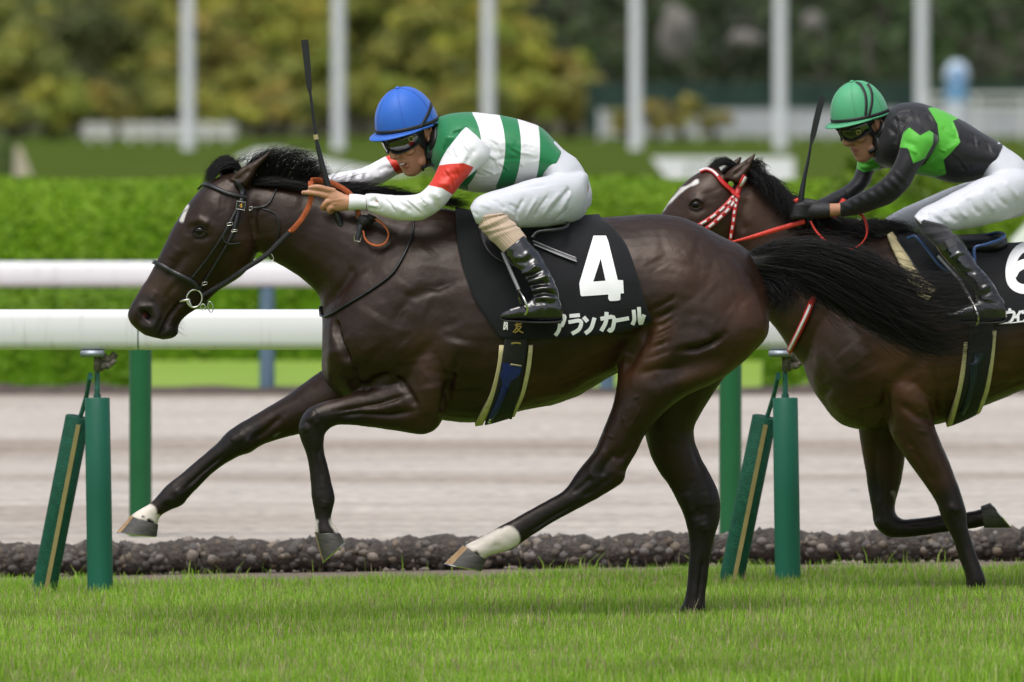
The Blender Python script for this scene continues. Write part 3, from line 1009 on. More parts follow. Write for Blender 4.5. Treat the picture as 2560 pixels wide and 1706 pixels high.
# pale fence, green mesh fence and sign at the right
m_pale = mat('pale_grey_panel', (0.42, 0.43, 0.45), 0.7, var=0.12, vscale=1.2)
YW = 415.0
t = thing('panel_fence', (P(1900, 330, YW)[0], YW, -0.06), 'pale grey panel fence beyond the lawn behind the riders', 'fence')
xa, xb = P(1500, 300, YW)[0], P(2640, 300, YW)[0]
npn = 14
for k in range(npn):
    u0 = xa + (xb - xa) * k / npn; u1 = xa + (xb - xa) * (k + 1) / npn
    MB().box(((u0 + u1) / 2, YW, 0.52), (u1 - u0 - 0.05, 0.06, 0.86)).build('panel', m_pale, t, False)
for k in range(npn + 1):
    MB().box((xa + (xb - xa) * k / npn, YW + 0.06, 0.45), (0.08, 0.08, 1.05)).build('post', m_wf, t, False)
t2 = thing('white_rail', (P(2440, 300, YW - 6)[0], YW - 6, -0.06), 'white double rail at the right in front of the green mesh fence', 'fence')
xa2, xb2 = P(2320, 300, YW - 6)[0], P(2680, 300, YW - 6)[0]
for z in (1.48, 1.12): MB().box(((xa2 + xb2) / 2, YW - 6, z - 0.05), (xb2 - xa2, 0.05, 0.13)).build('plank', m_wf, t2, False)
for k in range(4): MB().box((xa2 + (xb2 - xa2) * k / 3.0, YW - 6, 0.72), (0.1, 0.08, 1.5)).build('post', m_wf, t2, False)
m_mesh = mat('green_fence_net', (0.010, 0.038, 0.026), 0.7, var=0.15, vscale=2)
t = thing('mesh_fence', (P(1950, 300, 422)[0], 422, -0.06), 'dark green mesh fence below the wooded hillside', 'fence')
xa, xb = P(1470, 300, 422)[0], P(2700, 300, 422)[0]
for k in range(11):
    u0 = xa + (xb - xa) * k / 11; u1 = xa + (xb - xa) * (k + 1) / 11
    MB().box(((u0 + u1) / 2, 422, 0.93), (u1 - u0 - 0.06, 0.04, 1.75)).build('mesh_panel', m_mesh, t, False)
for k in range(12):
    MB().tube([(xa + (xb - xa) * k / 11, 421.9, -0.06), (xa + (xb - xa) * k / 11, 421.9, 1.95)], 0.05, 8).build('post', m_mesh, t)
# blue and white pillar sign
YB = 380.0
X = P(2392, 200, YB)[0]
t = thing('pillar_sign', (X, YB, -0.06), 'pale blue round topped pillar sign at the upper right', 'sign')
MB().tube([(X, YB, -0.06), (X, YB, 0.6), (X, YB, 1.32)], 0.33, 20, flat=1.0).build('pillar', mat('pillar_white', (0.60, 0.64, 0.68), 0.6, var=0.08), t)
MB().tube([(X, YB, 1.3), (X, YB, 1.72)], 0.335, 20).build('blue_band', mat('pillar_blue', (0.16, 0.36, 0.58), 0.6, var=0.08), t)
V, Fc = ellipsoid((X, YB, 2.05), (0.37, 0.2, 0.44), 24)
mesh_obj('sign_head', V, Fc, mat('sign_pale', (0.50, 0.60, 0.72), 0.55, var=0.06), t)
MB().tube([(X, YB - 0.21, 2.05), (X, YB - 0.17, 2.05)], 0.22, 20).build('sign_disc', mat('sign_blue', (0.20, 0.36, 0.62), 0.55), t)
t = thing('sign_board', (P(2580, 600, 46.5)[0], 46.5, -0.06), 'white board at the right edge above the second saddlecloth', 'sign')
panel('board', [(2528, 600), (2566, 560), (2700, 548), (2700, 640), (2528, 640)], 46.5, 0.05, m_board, t)
for x in (2560, 2680):
    xx = P(x, 600, 46.5)[0]; MB().box((xx, 46.58, 0.34), (0.05, 0.05, 0.82)).build('leg', m_galv, t, False)

# ------------------------------------------------------------------ hillside and trees
m_hill = mat('hillside_soil', (0.03, 0.035, 0.02), 0.95, col2=(0.07, 0.06, 0.045), vscale=0.25, spec=0.1)
hv = []; hf = []
nx, ny = 130, 26
for j in range(ny + 1):
    for i in range(nx + 1):
        x = -130 + 260 * i / nx; y = 470 + 330 * (j / ny) ** 1.4
        d = y - 470
        z = -0.06 + 0.16 * d + 0.0009 * d * d + (1.6 * math.sin(x * 0.09 + 1) + 1.1 * math.sin(x * 0.23 + d * 0.05)) * min(1, d / 40) + (0.02 * max(0, x) * min(1, d / 60))
        hv.append((x, y, z if j else -0.3))
for j in range(ny):
    for i in range(nx):
        a = j * (nx + 1) + i; hf.append((a, a + 1, a + nx + 2, a + nx + 1))
o = mesh_obj('hill', hv, hf, m_hill, None, True); o['kind'] = 'structure'
HV = np.array(hv).reshape(ny + 1, nx + 1, 3)

def scatter_mass(name, label, n, x0, x1, d0, d1, hgt, size, cols, seed, gap=0.0):
    g = np.random.default_rng(seed)
    x = g.uniform(x0, x1, n); d = g.uniform(d0, d1, n)
    z0 = -0.06 + 0.16 * d + 0.0009 * d * d
    lump = fbm(np.stack([x, d, 0 * x], 1), 0.28, 3, seed)
    keep = lump > -0.9 + gap
    z = z0 + np.maximum(0.1, hgt * (0.62 + 0.55 * lump)) * g.random(n) ** 0.5
    Pp = np.stack([x, 470 + d, z], 1)[keep]
    nr = np.tile(np.array([0, -0.6, 0.6]), (len(Pp), 1))
    q, Q = leaf_cloud(Pp, nr, size, g, 0.9)
    o = big_mesh(name, q, Q, m_leaf)
    cols = np.array(cols)
    cl = fbm(Pp, 0.35, 3, seed + 3)
    C = cols[np.clip(((cl + 0.8) / 1.6 * len(cols)).astype(int), 0, len(cols) - 1)] * (0.6 + 0.7 * g.random((len(Pp), 1)))
    set_color(o.data, 'tint', np.repeat(C, 4, 0))
    return tag(o, label, 'woodland', kind='stuff')
scatter_mass('hillside_wood', 'dark dense woodland covering the hillside at the back', 95000, -85, 85, 2, 48, 4.2, 0.33,
             [(0.032, 0.045, 0.021), (0.045, 0.07, 0.025), (0.06, 0.091, 0.028), (0.079, 0.079, 0.052), (0.052, 0.096, 0.028)], 51)

# bare weathered patches on the hillside
m_rock = mat('pale_rock', (0.11, 0.105, 0.09), 0.9, col2=(0.22, 0.205, 0.18), vscale=1.4, bump=0.6, bscale=4)
for (x, y, rx, rz, lab) in ((1690, 85, 0.55, 1.05, 'pale upright rock face on the dark hillside above the panel fence'),
                            (1860, 100, 0.55, 0.35, 'small pale rock among the dark hillside trees'),
                            (2030, 62, 0.35, 0.42, 'faint pale rock right of the fifth grey pole')):
    Yk = 430.0
    c = P(x, y, Yk)
    t = thing('rock', (c[0], Yk, c[2] - rz), lab, 'rock')
    V, Fc = ellipsoid(c, (rx, 0.5, rz), 24)
    V = V + 0.22 * rx * np.stack([fbm(V, 1.6, 4, 60 + k) for k in range(3)], 1)
    mesh_obj('rock_face', V, Fc, m_rock, t)

m_bark = mat('bark', (0.07, 0.055, 0.04), 0.9, var=0.3, vscale=10, bump=0.5, bscale=30)
def tree(X, Y, hgt, rad, cols, seed, label, group, nleaf=2600, name='autumn_tree', lsize=0.17, nb=26):
    g = np.random.default_rng(seed)
    t = thing(name, (X, Y, -0.06), label, 'tree', group)
    th = hgt * 0.45
    mb = MB()
    mb.tube([(X, Y, -0.1), (X + 0.05, Y, th * 0.5), (X + 0.1 * g.normal(), Y, th), (X + 0.2 * g.normal(), Y, hgt * 0.75)], [0.16, 0.13, 0.10, 0.04], 9)
    for k in range(6):
        a = g.uniform(0, 6.28); s = np.array([X, Y, th * g.uniform(0.5, 1.0)])
        e = s + np.array([math.cos(a) * rad * 0.7, math.sin(a) * rad * 0.7, hgt * g.uniform(0.15, 0.35)])
        mb.tube([s, (s + e) / 2 + [0, 0, 0.1], e], [0.07, 0.05, 0.02], 6)
    mb.build('trunk', m_bark, t)
    bc = g.normal(size=(nb, 3)); bc /= np.linalg.norm(bc, axis=1)[:, None]
    bc *= g.random((nb, 1)) ** 0.5
    bc = np.array([X, Y, hgt * 0.56]) + bc * np.array([rad, rad, hgt * 0.42])
    br = g.uniform(0.28, 0.5, nb) * rad
    k = g.integers(0, nb, nleaf)
    d = g.normal(size=(nleaf, 3)); d /= np.linalg.norm(d, axis=1)[:, None]
    d[:, 2] = np.abs(d[:, 2]) * 0.9 - 0.25
    Pp = bc[k] + d * br[k][:, None] * g.uniform(0.6, 1.05, (nleaf, 1))
    Pp[:, 2] = np.maximum(Pp[:, 2], 0.1)
    q, Q = leaf_cloud(Pp, d, lsize, g, 0.8)
    lv = big_mesh('crown', q, Q, m_leaf, t); lv['kind'] = 'stuff'
    cols = np.array(cols)
    bcol = cols[g.integers(0, len(cols), nb)] * (0.75 + 0.5 * g.random((nb, 1)))
    C = bcol[k] * (0.75 + 0.5 * g.random((nleaf, 1)))
    set_color(lv.data, 'tint', np.repeat(C, 4, 0))
    return t
YEL = [(0.394, 0.392, 0.066), (0.335, 0.358, 0.06), (0.434, 0.381, 0.077), (0.276, 0.325, 0.06)]
OLV = [(0.264, 0.288, 0.064), (0.324, 0.324, 0.07), (0.192, 0.216, 0.058)]
DRK = [(0.121, 0.149, 0.051), (0.176, 0.189, 0.064), (0.149, 0.162, 0.064)]
ORG = [(0.407, 0.33, 0.087), (0.348, 0.308, 0.076), (0.29, 0.286, 0.076)]
spec = [  # photo x, Y, height, radius, palette
    (40, 428, 3.6, 1.5, OLV), (200, 440, 5.4, 1.9, DRK), (60, 452, 7.2, 2.2, OLV), (330, 446, 5.8, 1.8, OLV), (520, 436, 4.4, 1.7, ORG),
    (300, 462, 7.6, 2.2, DRK), (640, 444, 6.4, 2.1, YEL), (480, 458, 7.4, 2.0, YEL), (780, 436, 4.0, 1.6, YEL), (900, 448, 6.8, 2.0, OLV),
    (1010, 436, 4.6, 1.7, OLV), (1130, 446, 5.4, 1.8, YEL), (1260, 438, 4.0, 1.5, YEL), (1360, 440, 3.0, 1.2, ORG), (1060, 460, 7.4, 2.0, DRK), (1250, 455, 5.2, 1.6, OLV),
    (820, 462, 7.6, 2.0, YEL), (660, 432, 2.8, 1.3, OLV), (1420, 446, 3.0, 0.9, YEL), (120, 430, 2.2, 1.2, YEL)]
pal_word = {id(YEL): 'golden yellow', id(OLV): 'olive green', id(DRK): 'dark green', id(ORG): 'orange tinged'}
spec += [(x, 424 + (i % 3) * 2, 1.5 + 0.25 * (i % 4), 1.15, (OLV, YEL, ORG)[i % 3]) for i, x in enumerate((20, 150, 280, 400, 560, 700, 840, 960, 1090, 1200, 1310, 1430))]
WORDS = ['first', 'second', 'third', 'fourth', 'fifth', 'sixth', 'seventh', 'eighth', 'ninth', 'tenth', 'eleventh', 'twelfth']
for i, (x, Y, h, r, pal) in enumerate(spec):
    low = h < 2.5
    mates = sorted(q[0] for q in spec if q[4] is pal and (q[2] < 2.5) == low)
    kind = 'low bush at the foot of the trees' if low else 'leafy tree in the blurred row behind the poles'
    tree(P(x, 300, Y)[0], Y, h, r, pal, 100 + i, '%s %s %s, counted from the left' % (WORDS[mates.index(x)], pal_word[id(pal)], kind),
         '%s %s in the blurred row' % (pal_word[id(pal)], 'bushes' if low else 'trees'), 1300 if low else 2800, 'leafy_bush' if low else 'autumn_tree')
for i, (x, h, r) in enumerate(((1560, 1.0, 0.55), (1640, 1.25, 0.6), (1700, 1.5, 0.65), (1780, 1.0, 0.6))):
    tree(P(x, 300, 408)[0], 408, h, r, ORG, 140 + i, '%s small rusty orange shrub from the left by the panel fence' % WORDS[i], 'rusty shrubs by the panel fence', 900, 'rusty_shrub', 0.1, 12)
# ================================================================== HORSES
def coat_mat(name):
    m = attr_mat(name, 'coat', rough=0.42, spec=0.36, var=0.22, vscale=26, bump=0.25, bscale=380, stretch=(0.45, 1, 1), bdist=0.002)
    nt, N, L, b = nodes(m)
    b.inputs['Specular Tint'].default_value = (1.0, 0.90, 0.82, 1)
    # patchy gloss, as on a sweating summer coat
    tc = N.new('ShaderNodeTexCoord'); n = N.new('ShaderNodeTexNoise'); n.inputs['Scale'].default_value = 11; n.inputs['Detail'].default_value = 6
    L.new(tc.outputs['Object'], n.inputs['Vector'])
    mr = N.new('ShaderNodeMapRange'); mr.inputs['From Min'].default_value = 0.3; mr.inputs['From Max'].default_value = 0.7
    mr.inputs['To Min'].default_value = 0.36; mr.inputs['To Max'].default_value = 0.45
    L.new(n.outputs['Fac'], mr.inputs[0]); L.new(mr.outputs[0], b.inputs['Roughness'])
    # fine muscle fibres, skin creases and lying hair
    fine = b.inputs['Normal'].links[0].from_node
    prev = fine
    for sc, st, stren, dist in ((34, (1.0, 1.0, 0.45), 0.06, 0.006), (95, (0.5, 1.0, 1.0), 0.12, 0.003)):
        mp = N.new('ShaderNodeMapping'); mp.inputs['Scale'].default_value = st; mp.inputs['Rotation'].default_value = (0, 0.6, 0)
        L.new(tc.outputs['Object'], mp.inputs[0])
        nn = N.new('ShaderNodeTexNoise'); nn.inputs['Scale'].default_value = sc; nn.inputs['Detail'].default_value = 6; nn.inputs['Roughness'].default_value = 0.62; nn.inputs['Distortion'].default_value = 0.6
        L.new(mp.outputs[0], nn.inputs['Vector'])
        bp = N.new('ShaderNodeBump'); bp.inputs['Strength'].default_value = stren; bp.inputs['Distance'].default_value = dist
        L.new(nn.outputs['Fac'], bp.inputs['Height']); L.new(prev.outputs[0], bp.inputs['Normal'])
        prev = bp
    L.new(prev.outputs[0], b.inputs['Normal'])
    return m
m_coat1 = coat_mat('dark_bay_coat')
m_coat2 = coat_mat('bay_coat')
m_hair = mat('black_horse_hair', (0.0065, 0.0052, 0.0052), 0.48, spec=0.28, var=0.4, vscale=60)
m_eye = mat('wet_eye', (0.004, 0.003, 0.0025), 0.10, spec=0.35)
m_hoof = mat('dark_hoof_horn', (0.035, 0.032, 0.030), 0.55, col2=(0.075, 0.068, 0.06), vscale=40, bump=0.15, bscale=90, stretch=(0.4, 1, 2))
m_hoofp = mat('pale_hoof_horn', (0.26, 0.155, 0.07), 0.55, col2=(0.38, 0.25, 0.13), vscale=50, bump=0.25, bscale=90)
m_steel = mat('bright_steel', (0.62, 0.60, 0.55), 0.22, metal=1.0, var=0.1, vscale=60)
m_nost = mat('nostril_lining', (0.16, 0.05, 0.045), 0.5, var=0.2, vscale=60)

def hoof(parent, cf, ch, toe, heel, hwt, hwb, yc, pale=0.3, label=None):
    """hoof from coronet front/heel and sole toe/heel pixel points"""
    st = [(*cf, *ch, hwt * 0.92), ((cf[0] * .9 + toe[0] * .1), (cf[1] * .9 + toe[1] * .1), (ch[0] * .9 + heel[0] * .1), (ch[1] * .9 + heel[1] * .1), hwt),
          ((cf[0] + toe[0]) / 2, (cf[1] + toe[1]) / 2, (ch[0] + heel[0]) / 2, (ch[1] + heel[1]) / 2, (hwt + hwb) / 2 * 1.02), (*toe, *heel, hwb)]
    V, Fc = loft(st, n=28, k=4, yc=yc, e=-0.12)
    h = mesh_obj('hoof', V, Fc, m_hoof, parent)
    me = h.data
    me.materials.append(m_hoofp)
    # pale stripe down the toe
    if pale > 0:
        n = 28
        for p in me.polygons:
            if len(p.vertices) == 4:
                j = min(v % n for v in p.vertices); j = (p.vertices[0]) % n
                a = 2 * math.pi * (j + 0.5) / n
                if math.cos(a) > 1 - pale: p.material_index = 1
    t = np.array(toe, float); q = np.array(heel, float)
    ax = (np.array(toe) - np.array(cf)) * 0.055
    st = [(*(t), *(q), hwb * 1.03), (*(t + ax), *(q + ax), hwb * 1.0)]
    V, Fc = loft(st, n=28, k=2, yc=yc, e=-0.12)
    mesh_obj('shoe', V, Fc, m_steel, h)
    if label: h['label'] = label
    return h

# ---------------------------------------------------------------- leading horse, stations in photo pixels
H1_TRUNK = [(806, 790, 803, 920, .07), (815, 745, 812, 950, .12), (840, 700, 832, 975, .185), (900, 610, 900, 1012, .245), (1000, 535, 1000, 1038, .275), (1090, 520, 1095, 1050, .285),
            (1200, 540, 1192, 1055, .30), (1320, 556, 1290, 1032, .31), (1420, 551, 1415, 1003, .305), (1500, 546, 1490, 965, .29), (1570, 541, 1552, 930, .27),
            (1650, 537, 1640, 920, .262), (1726, 551, 1715, 920, .255), (1807, 592, 1795, 900, .225), (1865, 624, 1865, 880, .17), (1905, 690, 1908, 850, .10), (1922, 745, 1924, 810, .05)]
H1_NECK = [(608, 452, 648, 632, .075), (650, 458, 682, 654, .085), (700, 464, 722, 676, .088), (760, 474, 764, 706, .094), (850, 490, 798, 742, .115), (950, 505, 806, 800, .15), (1050, 516, 830, 870, .19), (1120, 527, 900, 930, .21)]
H1_HEAD = [(590, 432, 655, 545, .06), (560, 438, 652, 575, .085), (520, 459, 648, 605, .102), (484, 492, 641, 640, .112), (450, 541, 620, 675, .106), (428, 578, 588, 703, .092), (399, 638, 548, 727, .074),
           (370, 695, 507, 763, .061), (345, 734, 466, 790, .055), (327, 765, 447, 814, .058), (320, 790, 447, 833, .055), (334, 816, 434, 845, .046), (360, 838, 408, 850, .03)]
H1_EAR = [(572, 448, 622, 474, .030), (592, 428, 630, 455, .032), (616, 412, 640, 432, .026), (642, 398, 655, 412, .018), (672, 377, 676, 388, .009), (690, 361, 692, 364, .003)]
H1_EARF = [(552, 452, 600, 470, .028), (548, 430, 590, 445, .03), (558, 410, 590, 424, .022), (572, 396, 590, 408, .012), (580, 388, 586, 392, .004)]
H1_NF = [(1050, 800, 1130, 930, .10, -.17), (1020, 880, 1122, 1000, .105, -.175), (1010, 925, 1100, 1062, .095, -.17), (995, 940, 1060, 1086, .085, -.165), (960, 953, 985, 1075, .072, -.16), (908, 974, 922, 1067, .060, -.155), (850, 996, 872, 1062, .050, -.15), (797, 1010, 838, 1062, .048, -.15),
         (765, 1029, 822, 1072, .048, -.15), (748, 1065, 812, 1085, .046, -.15), (752, 1098, 810, 1104, .042, -.15), (764, 1135, 812, 1130, .034, -.15), (771, 1168, 819, 1162, .030, -.15), (775, 1207, 829, 1203, .030, -.15), (777, 1240, 839, 1245, .035, -.15),
         (783, 1270, 834, 1270, .031, -.15), (788, 1300, 829, 1300, .030, -.15), (786, 1325, 846, 1326, .038, -.15), (787, 1338, 852, 1340, .040, -.15)]
H1_FF = [(900, 800, 1000, 960, .10, .15), (860, 880, 930, 1020, .10, .15), (806, 924, 850, 1060, .086, .15), (759, 956, 800, 1078, .075, .15), (715, 989, 752, 1087, .065, .15), (650, 1029, 690, 1101, .054, .15), (606, 1056, 652, 1115, .050, .15), (568, 1082, 626, 1131, .050, .15),
         (545, 1107, 596, 1141, .045, .15), (504, 1142, 545, 1173, .035, .15), (454, 1185, 497, 1217, .030, .15), (420, 1211, 472, 1243, .032, .15), (398, 1234, 455, 1264, .036, .15), (374, 1258, 424, 1278, .032, .15), (350, 1272, 402, 1292, .033, .15), (330, 1287, 396, 1308, .038, .15), (324, 1294, 394, 1316, .040, .15)]
H1_NH = [(1680, 590, 1800, 610, .04, -.06), (1640, 640, 1860, 660, .09, -.10), (1590, 725, 1908, 760, .118, -.135), (1556, 810, 1922, 830, .13, -.145), (1546, 890, 1880, 885, .125, -.15), (1541, 960, 1806, 945, .105, -.155), (1531, 1014, 1700, 1000, .085, -.16), (1510, 1070, 1625, 1070, .068, -.16), (1484, 1126, 1589, 1133, .054, -.16),
         (1456, 1162, 1567, 1172, .050, -.16), (1437, 1190, 1556, 1207, .048, -.16), (1414, 1222, 1505, 1240, .040, -.16), (1388, 1240, 1456, 1266, .035, -.16), (1340, 1266, 1396, 1299, .030, -.16), (1285, 1297, 1328, 1342, .030, -.16), (1256, 1313, 1302, 1360, .034, -.16),
         (1228, 1331, 1275, 1376, .034, -.16), (1196, 1348, 1240, 1384, .030, -.16), (1168, 1361, 1214, 1394, .036, -.16), (1160, 1366, 1212, 1402, .039, -.16)]
H1_FH = [(1680, 650, 1800, 670, .04, .06), (1640, 720, 1850, 760, .10, .12), (1600, 850, 1880, 860, .12, .14), (1590, 960, 1815, 940, .11, .15), (1600, 1040, 1752, 1036, .09, .16), (1613, 1092, 1735, 1085, .075, .16), (1626, 1140, 1752, 1140, .064, .16), (1646, 1178, 1775, 1182, .056, .16), (1674, 1218, 1795, 1224, .052, .16),
         (1696, 1262, 1803, 1268, .050, .16), (1713, 1301, 1799, 1306, .046, .16), (1722, 1340, 1787, 1344, .038, .16), (1723, 1379, 1780, 1384, .034, .16), (1718, 1444, 1771, 1446, .031, .16), (1712, 1490, 1765, 1492, .034, .16),
         (1702, 1520, 1764, 1528, .036, .16), (1684, 1540, 1744, 1550, .033, .16), (1668, 1552, 1736, 1562, .038, .16)]

def wrinkle_fan(a0, a1, b0, b1, n, r, h, seed, bow=6):
    """n fine skin folds between two edge lines (pixels)"""
    g = random.Random(seed); out = []
    for i in range(n):
        t = (i + 0.5) / n + g.uniform(-0.25, 0.25) / n
        p = (a0[0] + (a1[0] - a0[0]) * t, a0[1] + (a1[1] - a0[1]) * t)
        q = (b0[0] + (b1[0] - b0[0]) * t, b0[1] + (b1[1] - b0[1]) * t)
        m = ((p[0] + q[0]) / 2 + g.uniform(-bow, bow), (p[1] + q[1]) / 2 + bow)
        out.append(([p, m, q], r * g.uniform(0.8, 1.2), h * g.uniform(0.6, 1.2)))
    return out

def horse_body(lofts, voxel, smooth):
    mb = MB()
    for st, k in lofts:
        mb.loft(st, **k)
    return remesh(mb.V, mb.F, voxel, smooth)

h1 = thing('race_horse', (P(1735, 1580, 0)[0], 0, turf_z(0.63)), 'dark bay racehorse at full gallop in front, wearing cloth number 4', 'horse')
me = horse_body([(H1_TRUNK, dict(n=40, e=-0.10)), (H1_NECK, dict(n=32)), (H1_HEAD, dict(n=32, e=0.12)), (H1_EAR, dict(n=16, yc=-.055)), (H1_EARF, dict(n=16, yc=.055)),
                 (H1_NF, dict(n=28)), (H1_FF, dict(n=28)), (H1_NH, dict(n=32)), (H1_FH, dict(n=32))], 0.005, 14)
BR = -0.02
S1 = [
    # neck and shoulder
    (CA(290, 760, 300, 850, 345, 950, 395, 1060), .016, -.016), (CA(400, 1060, 420, 1150, 470, 1210), .014, -.016),
    (CA(640, 1110, 540, 1150, 460, 1205), .014, -.014), (CA(395, 1060, 520, 1100, 640, 1100), .03, -.006),
    (CA(650, 850, 680, 760, 750, 640, 900, 590, 1050, 545), .020, -.010), (CA(720, 640, 780, 480, 900, 330), .05, .010), (CA(560, 720, 480, 850, 560, 980), .06, .012),
    (CA(850, 660, 960, 720, 1010, 850), .05, -.010), (CA(1040, 870, 1000, 1000, 960, 1120), .045, .012),
    (CA(650, 1120, 700, 1160, 760, 1240, 800, 1320), .012, -.012), (CA(990, 1130, 970, 1230, 940, 1360), .016, -.012), (CA(1000, 1225, 1120, 1222, 1230, 1215), .010, -.006),
    (CA(640, 1100, 760, 1020, 900, 900), .02, -.008), (CA(880, 1150, 900, 1250, 890, 1380), .05, .012), (CA(700, 900, 760, 960, 780, 1060), .05, .008),
    (CA(300, 1150, 330, 1050, 290, 930), .05, .010), (CA(230, 760, 250, 900, 260, 1050), .02, .006),
    (CA(280, 690, 420, 560, 480, 470), .022, .006), (CA(250, 690, 350, 560, 420, 440), .016, -.006),
    (CA(60, 420, 180, 520, 260, 640), .020, -.008), (CA(0, 330, 140, 420, 260, 540), .03, .005),
    # forearm muscles and tendons
    (CA(740, 1230, 560, 1290, 400, 1320, 280, 1340), .008, -.009), (CA(780, 1330, 640, 1360, 450, 1350, 300, 1370), .009, -.010), (CA(720, 1280, 560, 1330, 420, 1340), .014, .006),
    (CA(820, 1370, 700, 1410, 520, 1400), .02, .006), (CA(150, 1360, 190, 1420), .016, .007), (CA(100, 1420, 130, 1460), .014, .006), (CA(200, 1370, 225, 1440), .010, -.006),
    # belly and ribs
    (C4(20, 1290, 200, 1310, 330, 1280), .014, -.004), (C4(560, 1150, 700, 1180, 900, 1160), .03, -.004), (C4(620, 1050, 560, 1240, 520, 1400), .03, -.003),
    (C4(700, 1000, 640, 1200, 600, 1380), .03, -.003), (C4(800, 1000, 760, 1180, 700, 1340), .03, -.003), (C4(900, 1000, 880, 1150, 840, 1280), .03, -.003),
    (C4(520, 1300, 700, 1300, 900, 1220, 1080, 1120), .012, -.004),
    # haunch
    (CB(430, 700, 400, 850, 330, 980, 270, 1060), .03, -.016), (CB(330, 800, 280, 950), .03, -.010),
    (CB(640, 910, 740, 905, 830, 870, 900, 820), .014, -.011), (CB(560, 880, 700, 880, 850, 840), .022, .006), (CB(1060, 560, 950, 680, 900, 820, 920, 960), .035, -.008),
    (CB(800, 540, 900, 640, 960, 680), .05, -.006), (CB(560, 1130, 700, 1090, 850, 1060, 960, 1030), .03, .012), (CB(480, 1090, 640, 1000, 780, 950, 1000, 940), .04, -.014),
    (CB(430, 460, 520, 400, 640, 330), .05, -.003), (CB(500, 530, 620, 480, 760, 470), .05, .004), (CB(520, 280, 640, 230, 760, 260), .07, .006), (CB(480, 350, 520, 420), .035, -.003),
    (CB(1120, 520, 1150, 640, 1140, 780), .03, .006), (CB(1020, 600, 1080, 700, 1080, 820), .04, .006),
    (CB(640, 700, 760, 690, 860, 730), .02, -.005), (CB(620, 790, 720, 770, 800, 790), .02, -.005),
    (CB(300, 1100, 420, 1130, 560, 1180), .03, .008), (CB(380, 1060, 480, 1030, 620, 1020), .012, -.006),
    # gaskin and hock
    (C7(1180, 420, 1130, 560, 1040, 640), .016, -.010), (C7(1000, 540, 930, 640, 900, 700), .016, .006), (C7(1060, 560, 1000, 640, 970, 720), .012, -.009), (C7(1080, 600, 1060, 680, 1090, 730), .018, .006),
    (C7(930, 700, 870, 760, 800, 810), .010, -.006), (C7(1020, 720, 940, 790, 850, 830), .012, -.007), (C7(900, 690, 940, 720), .014, .006), (C7(840, 860, 700, 940, 560, 1030), .006, -.006),
    (C7(820, 880, 680, 965, 540, 1060), .006, .004), (C7(400, 1110, 340, 1110), .012, -.004),
    (C7(1130, 300, 1100, 360, 1090, 400), .004, .003), (C7(1100, 360, 1105, 410, 1120, 440), .004, .003), (C7(1200, 310, 1170, 380, 1140, 430), .004, .003), (C7(985, 455, 1045, 490), .004, .003), (C7(1190, 245, 1160, 260), .004, .0025),
    (CA(650, 1130, 690, 1170, 730, 1200), .006, .003), (CA(830, 1090, 860, 1140), .004, .002), (CA(850, 580, 920, 590, 1000, 560), .005, .002), (CA(670, 800, 690, 740, 730, 700), .005, .002),
] + wrinkle_fan(CB(455, 640)[0], CB(380, 980)[0], CB(620, 560)[0], CB(580, 920)[0], 20, .0058, -.0045, 3)
# head
S1 += [
    (C1(640, 620, 560, 660, 560, 740), .014, -.005), (C1(560, 640, 640, 610, 720, 650), .013, .009), (C1(590, 740, 660, 750, 720, 720), .010, -.004),
    (C1(640, 690), .018, -.004), (C1(820, 620, 740, 780, 640, 930, 520, 1040), .03, .006), (C1(560, 830, 470, 950, 400, 1050), .016, -.006), (C1(480, 800, 420, 900), .02, .005),
    (C1(1000, 640, 1040, 780, 980, 950, 820, 1080), .025, .008), (C1(880, 700, 900, 850, 800, 1010), .06, .010), (C1(700, 860, 620, 960, 560, 1040), .02, -.005),
    (C1(560, 1180, 480, 1230, 420, 1310, 370, 1410, 335, 1475), .007, -.013), (C1(450, 1160, 400, 1260, 350, 1360), .012, -.004),
    (C1(160, 1330, 200, 1240, 290, 1240, 335, 1320, 300, 1390, 220, 1380), .010, .007), (C1(232, 1322, 268, 1285), .0195, -.034),
    (C1(480, 1060, 420, 1140, 380, 1200), .012, -.004), (C1(330, 1120, 280, 1200), .014, .004), (C1(400, 1400, 440, 1440), .016, .005),
    (C1(1060, 450, 1030, 600, 1050, 760), .012, -.008), (C1(860, 330, 930, 300, 1010, 230), .012, -.012), (C1(780, 470, 860, 480), .03, -.005), (C1(720, 430, 800, 560), .025, .004),
    (C1(1000, 345, 1150, 375, 1350, 410), .008, -.006), (C1(1080, 420, 1250, 440, 1400, 470), .03, .006), (C1(1080, 560, 1120, 740), .03, -.005), (C1(1180, 620, 1280, 560), .04, .005),
]
S1 += [(CA(285, 740, 300, 860, 350, 960, 400, 1070), .011, -.010), (CA(1045, 990, 1005, 1130, 975, 1240, 935, 1385), .011, -.010), (CB(440, 690, 400, 860, 320, 990, 265, 1070), .020, -.020),
       (CB(620, 915, 740, 910, 840, 872, 905, 815), .011, -.007), (CB(500, 1100, 640, 1030, 800, 990, 960, 980), .035, -.014), (CA(1000, 1130, 1040, 1000, 1060, 880), .05, .014), (CA(330, 860, 420, 980, 520, 1040), .045, .012)]
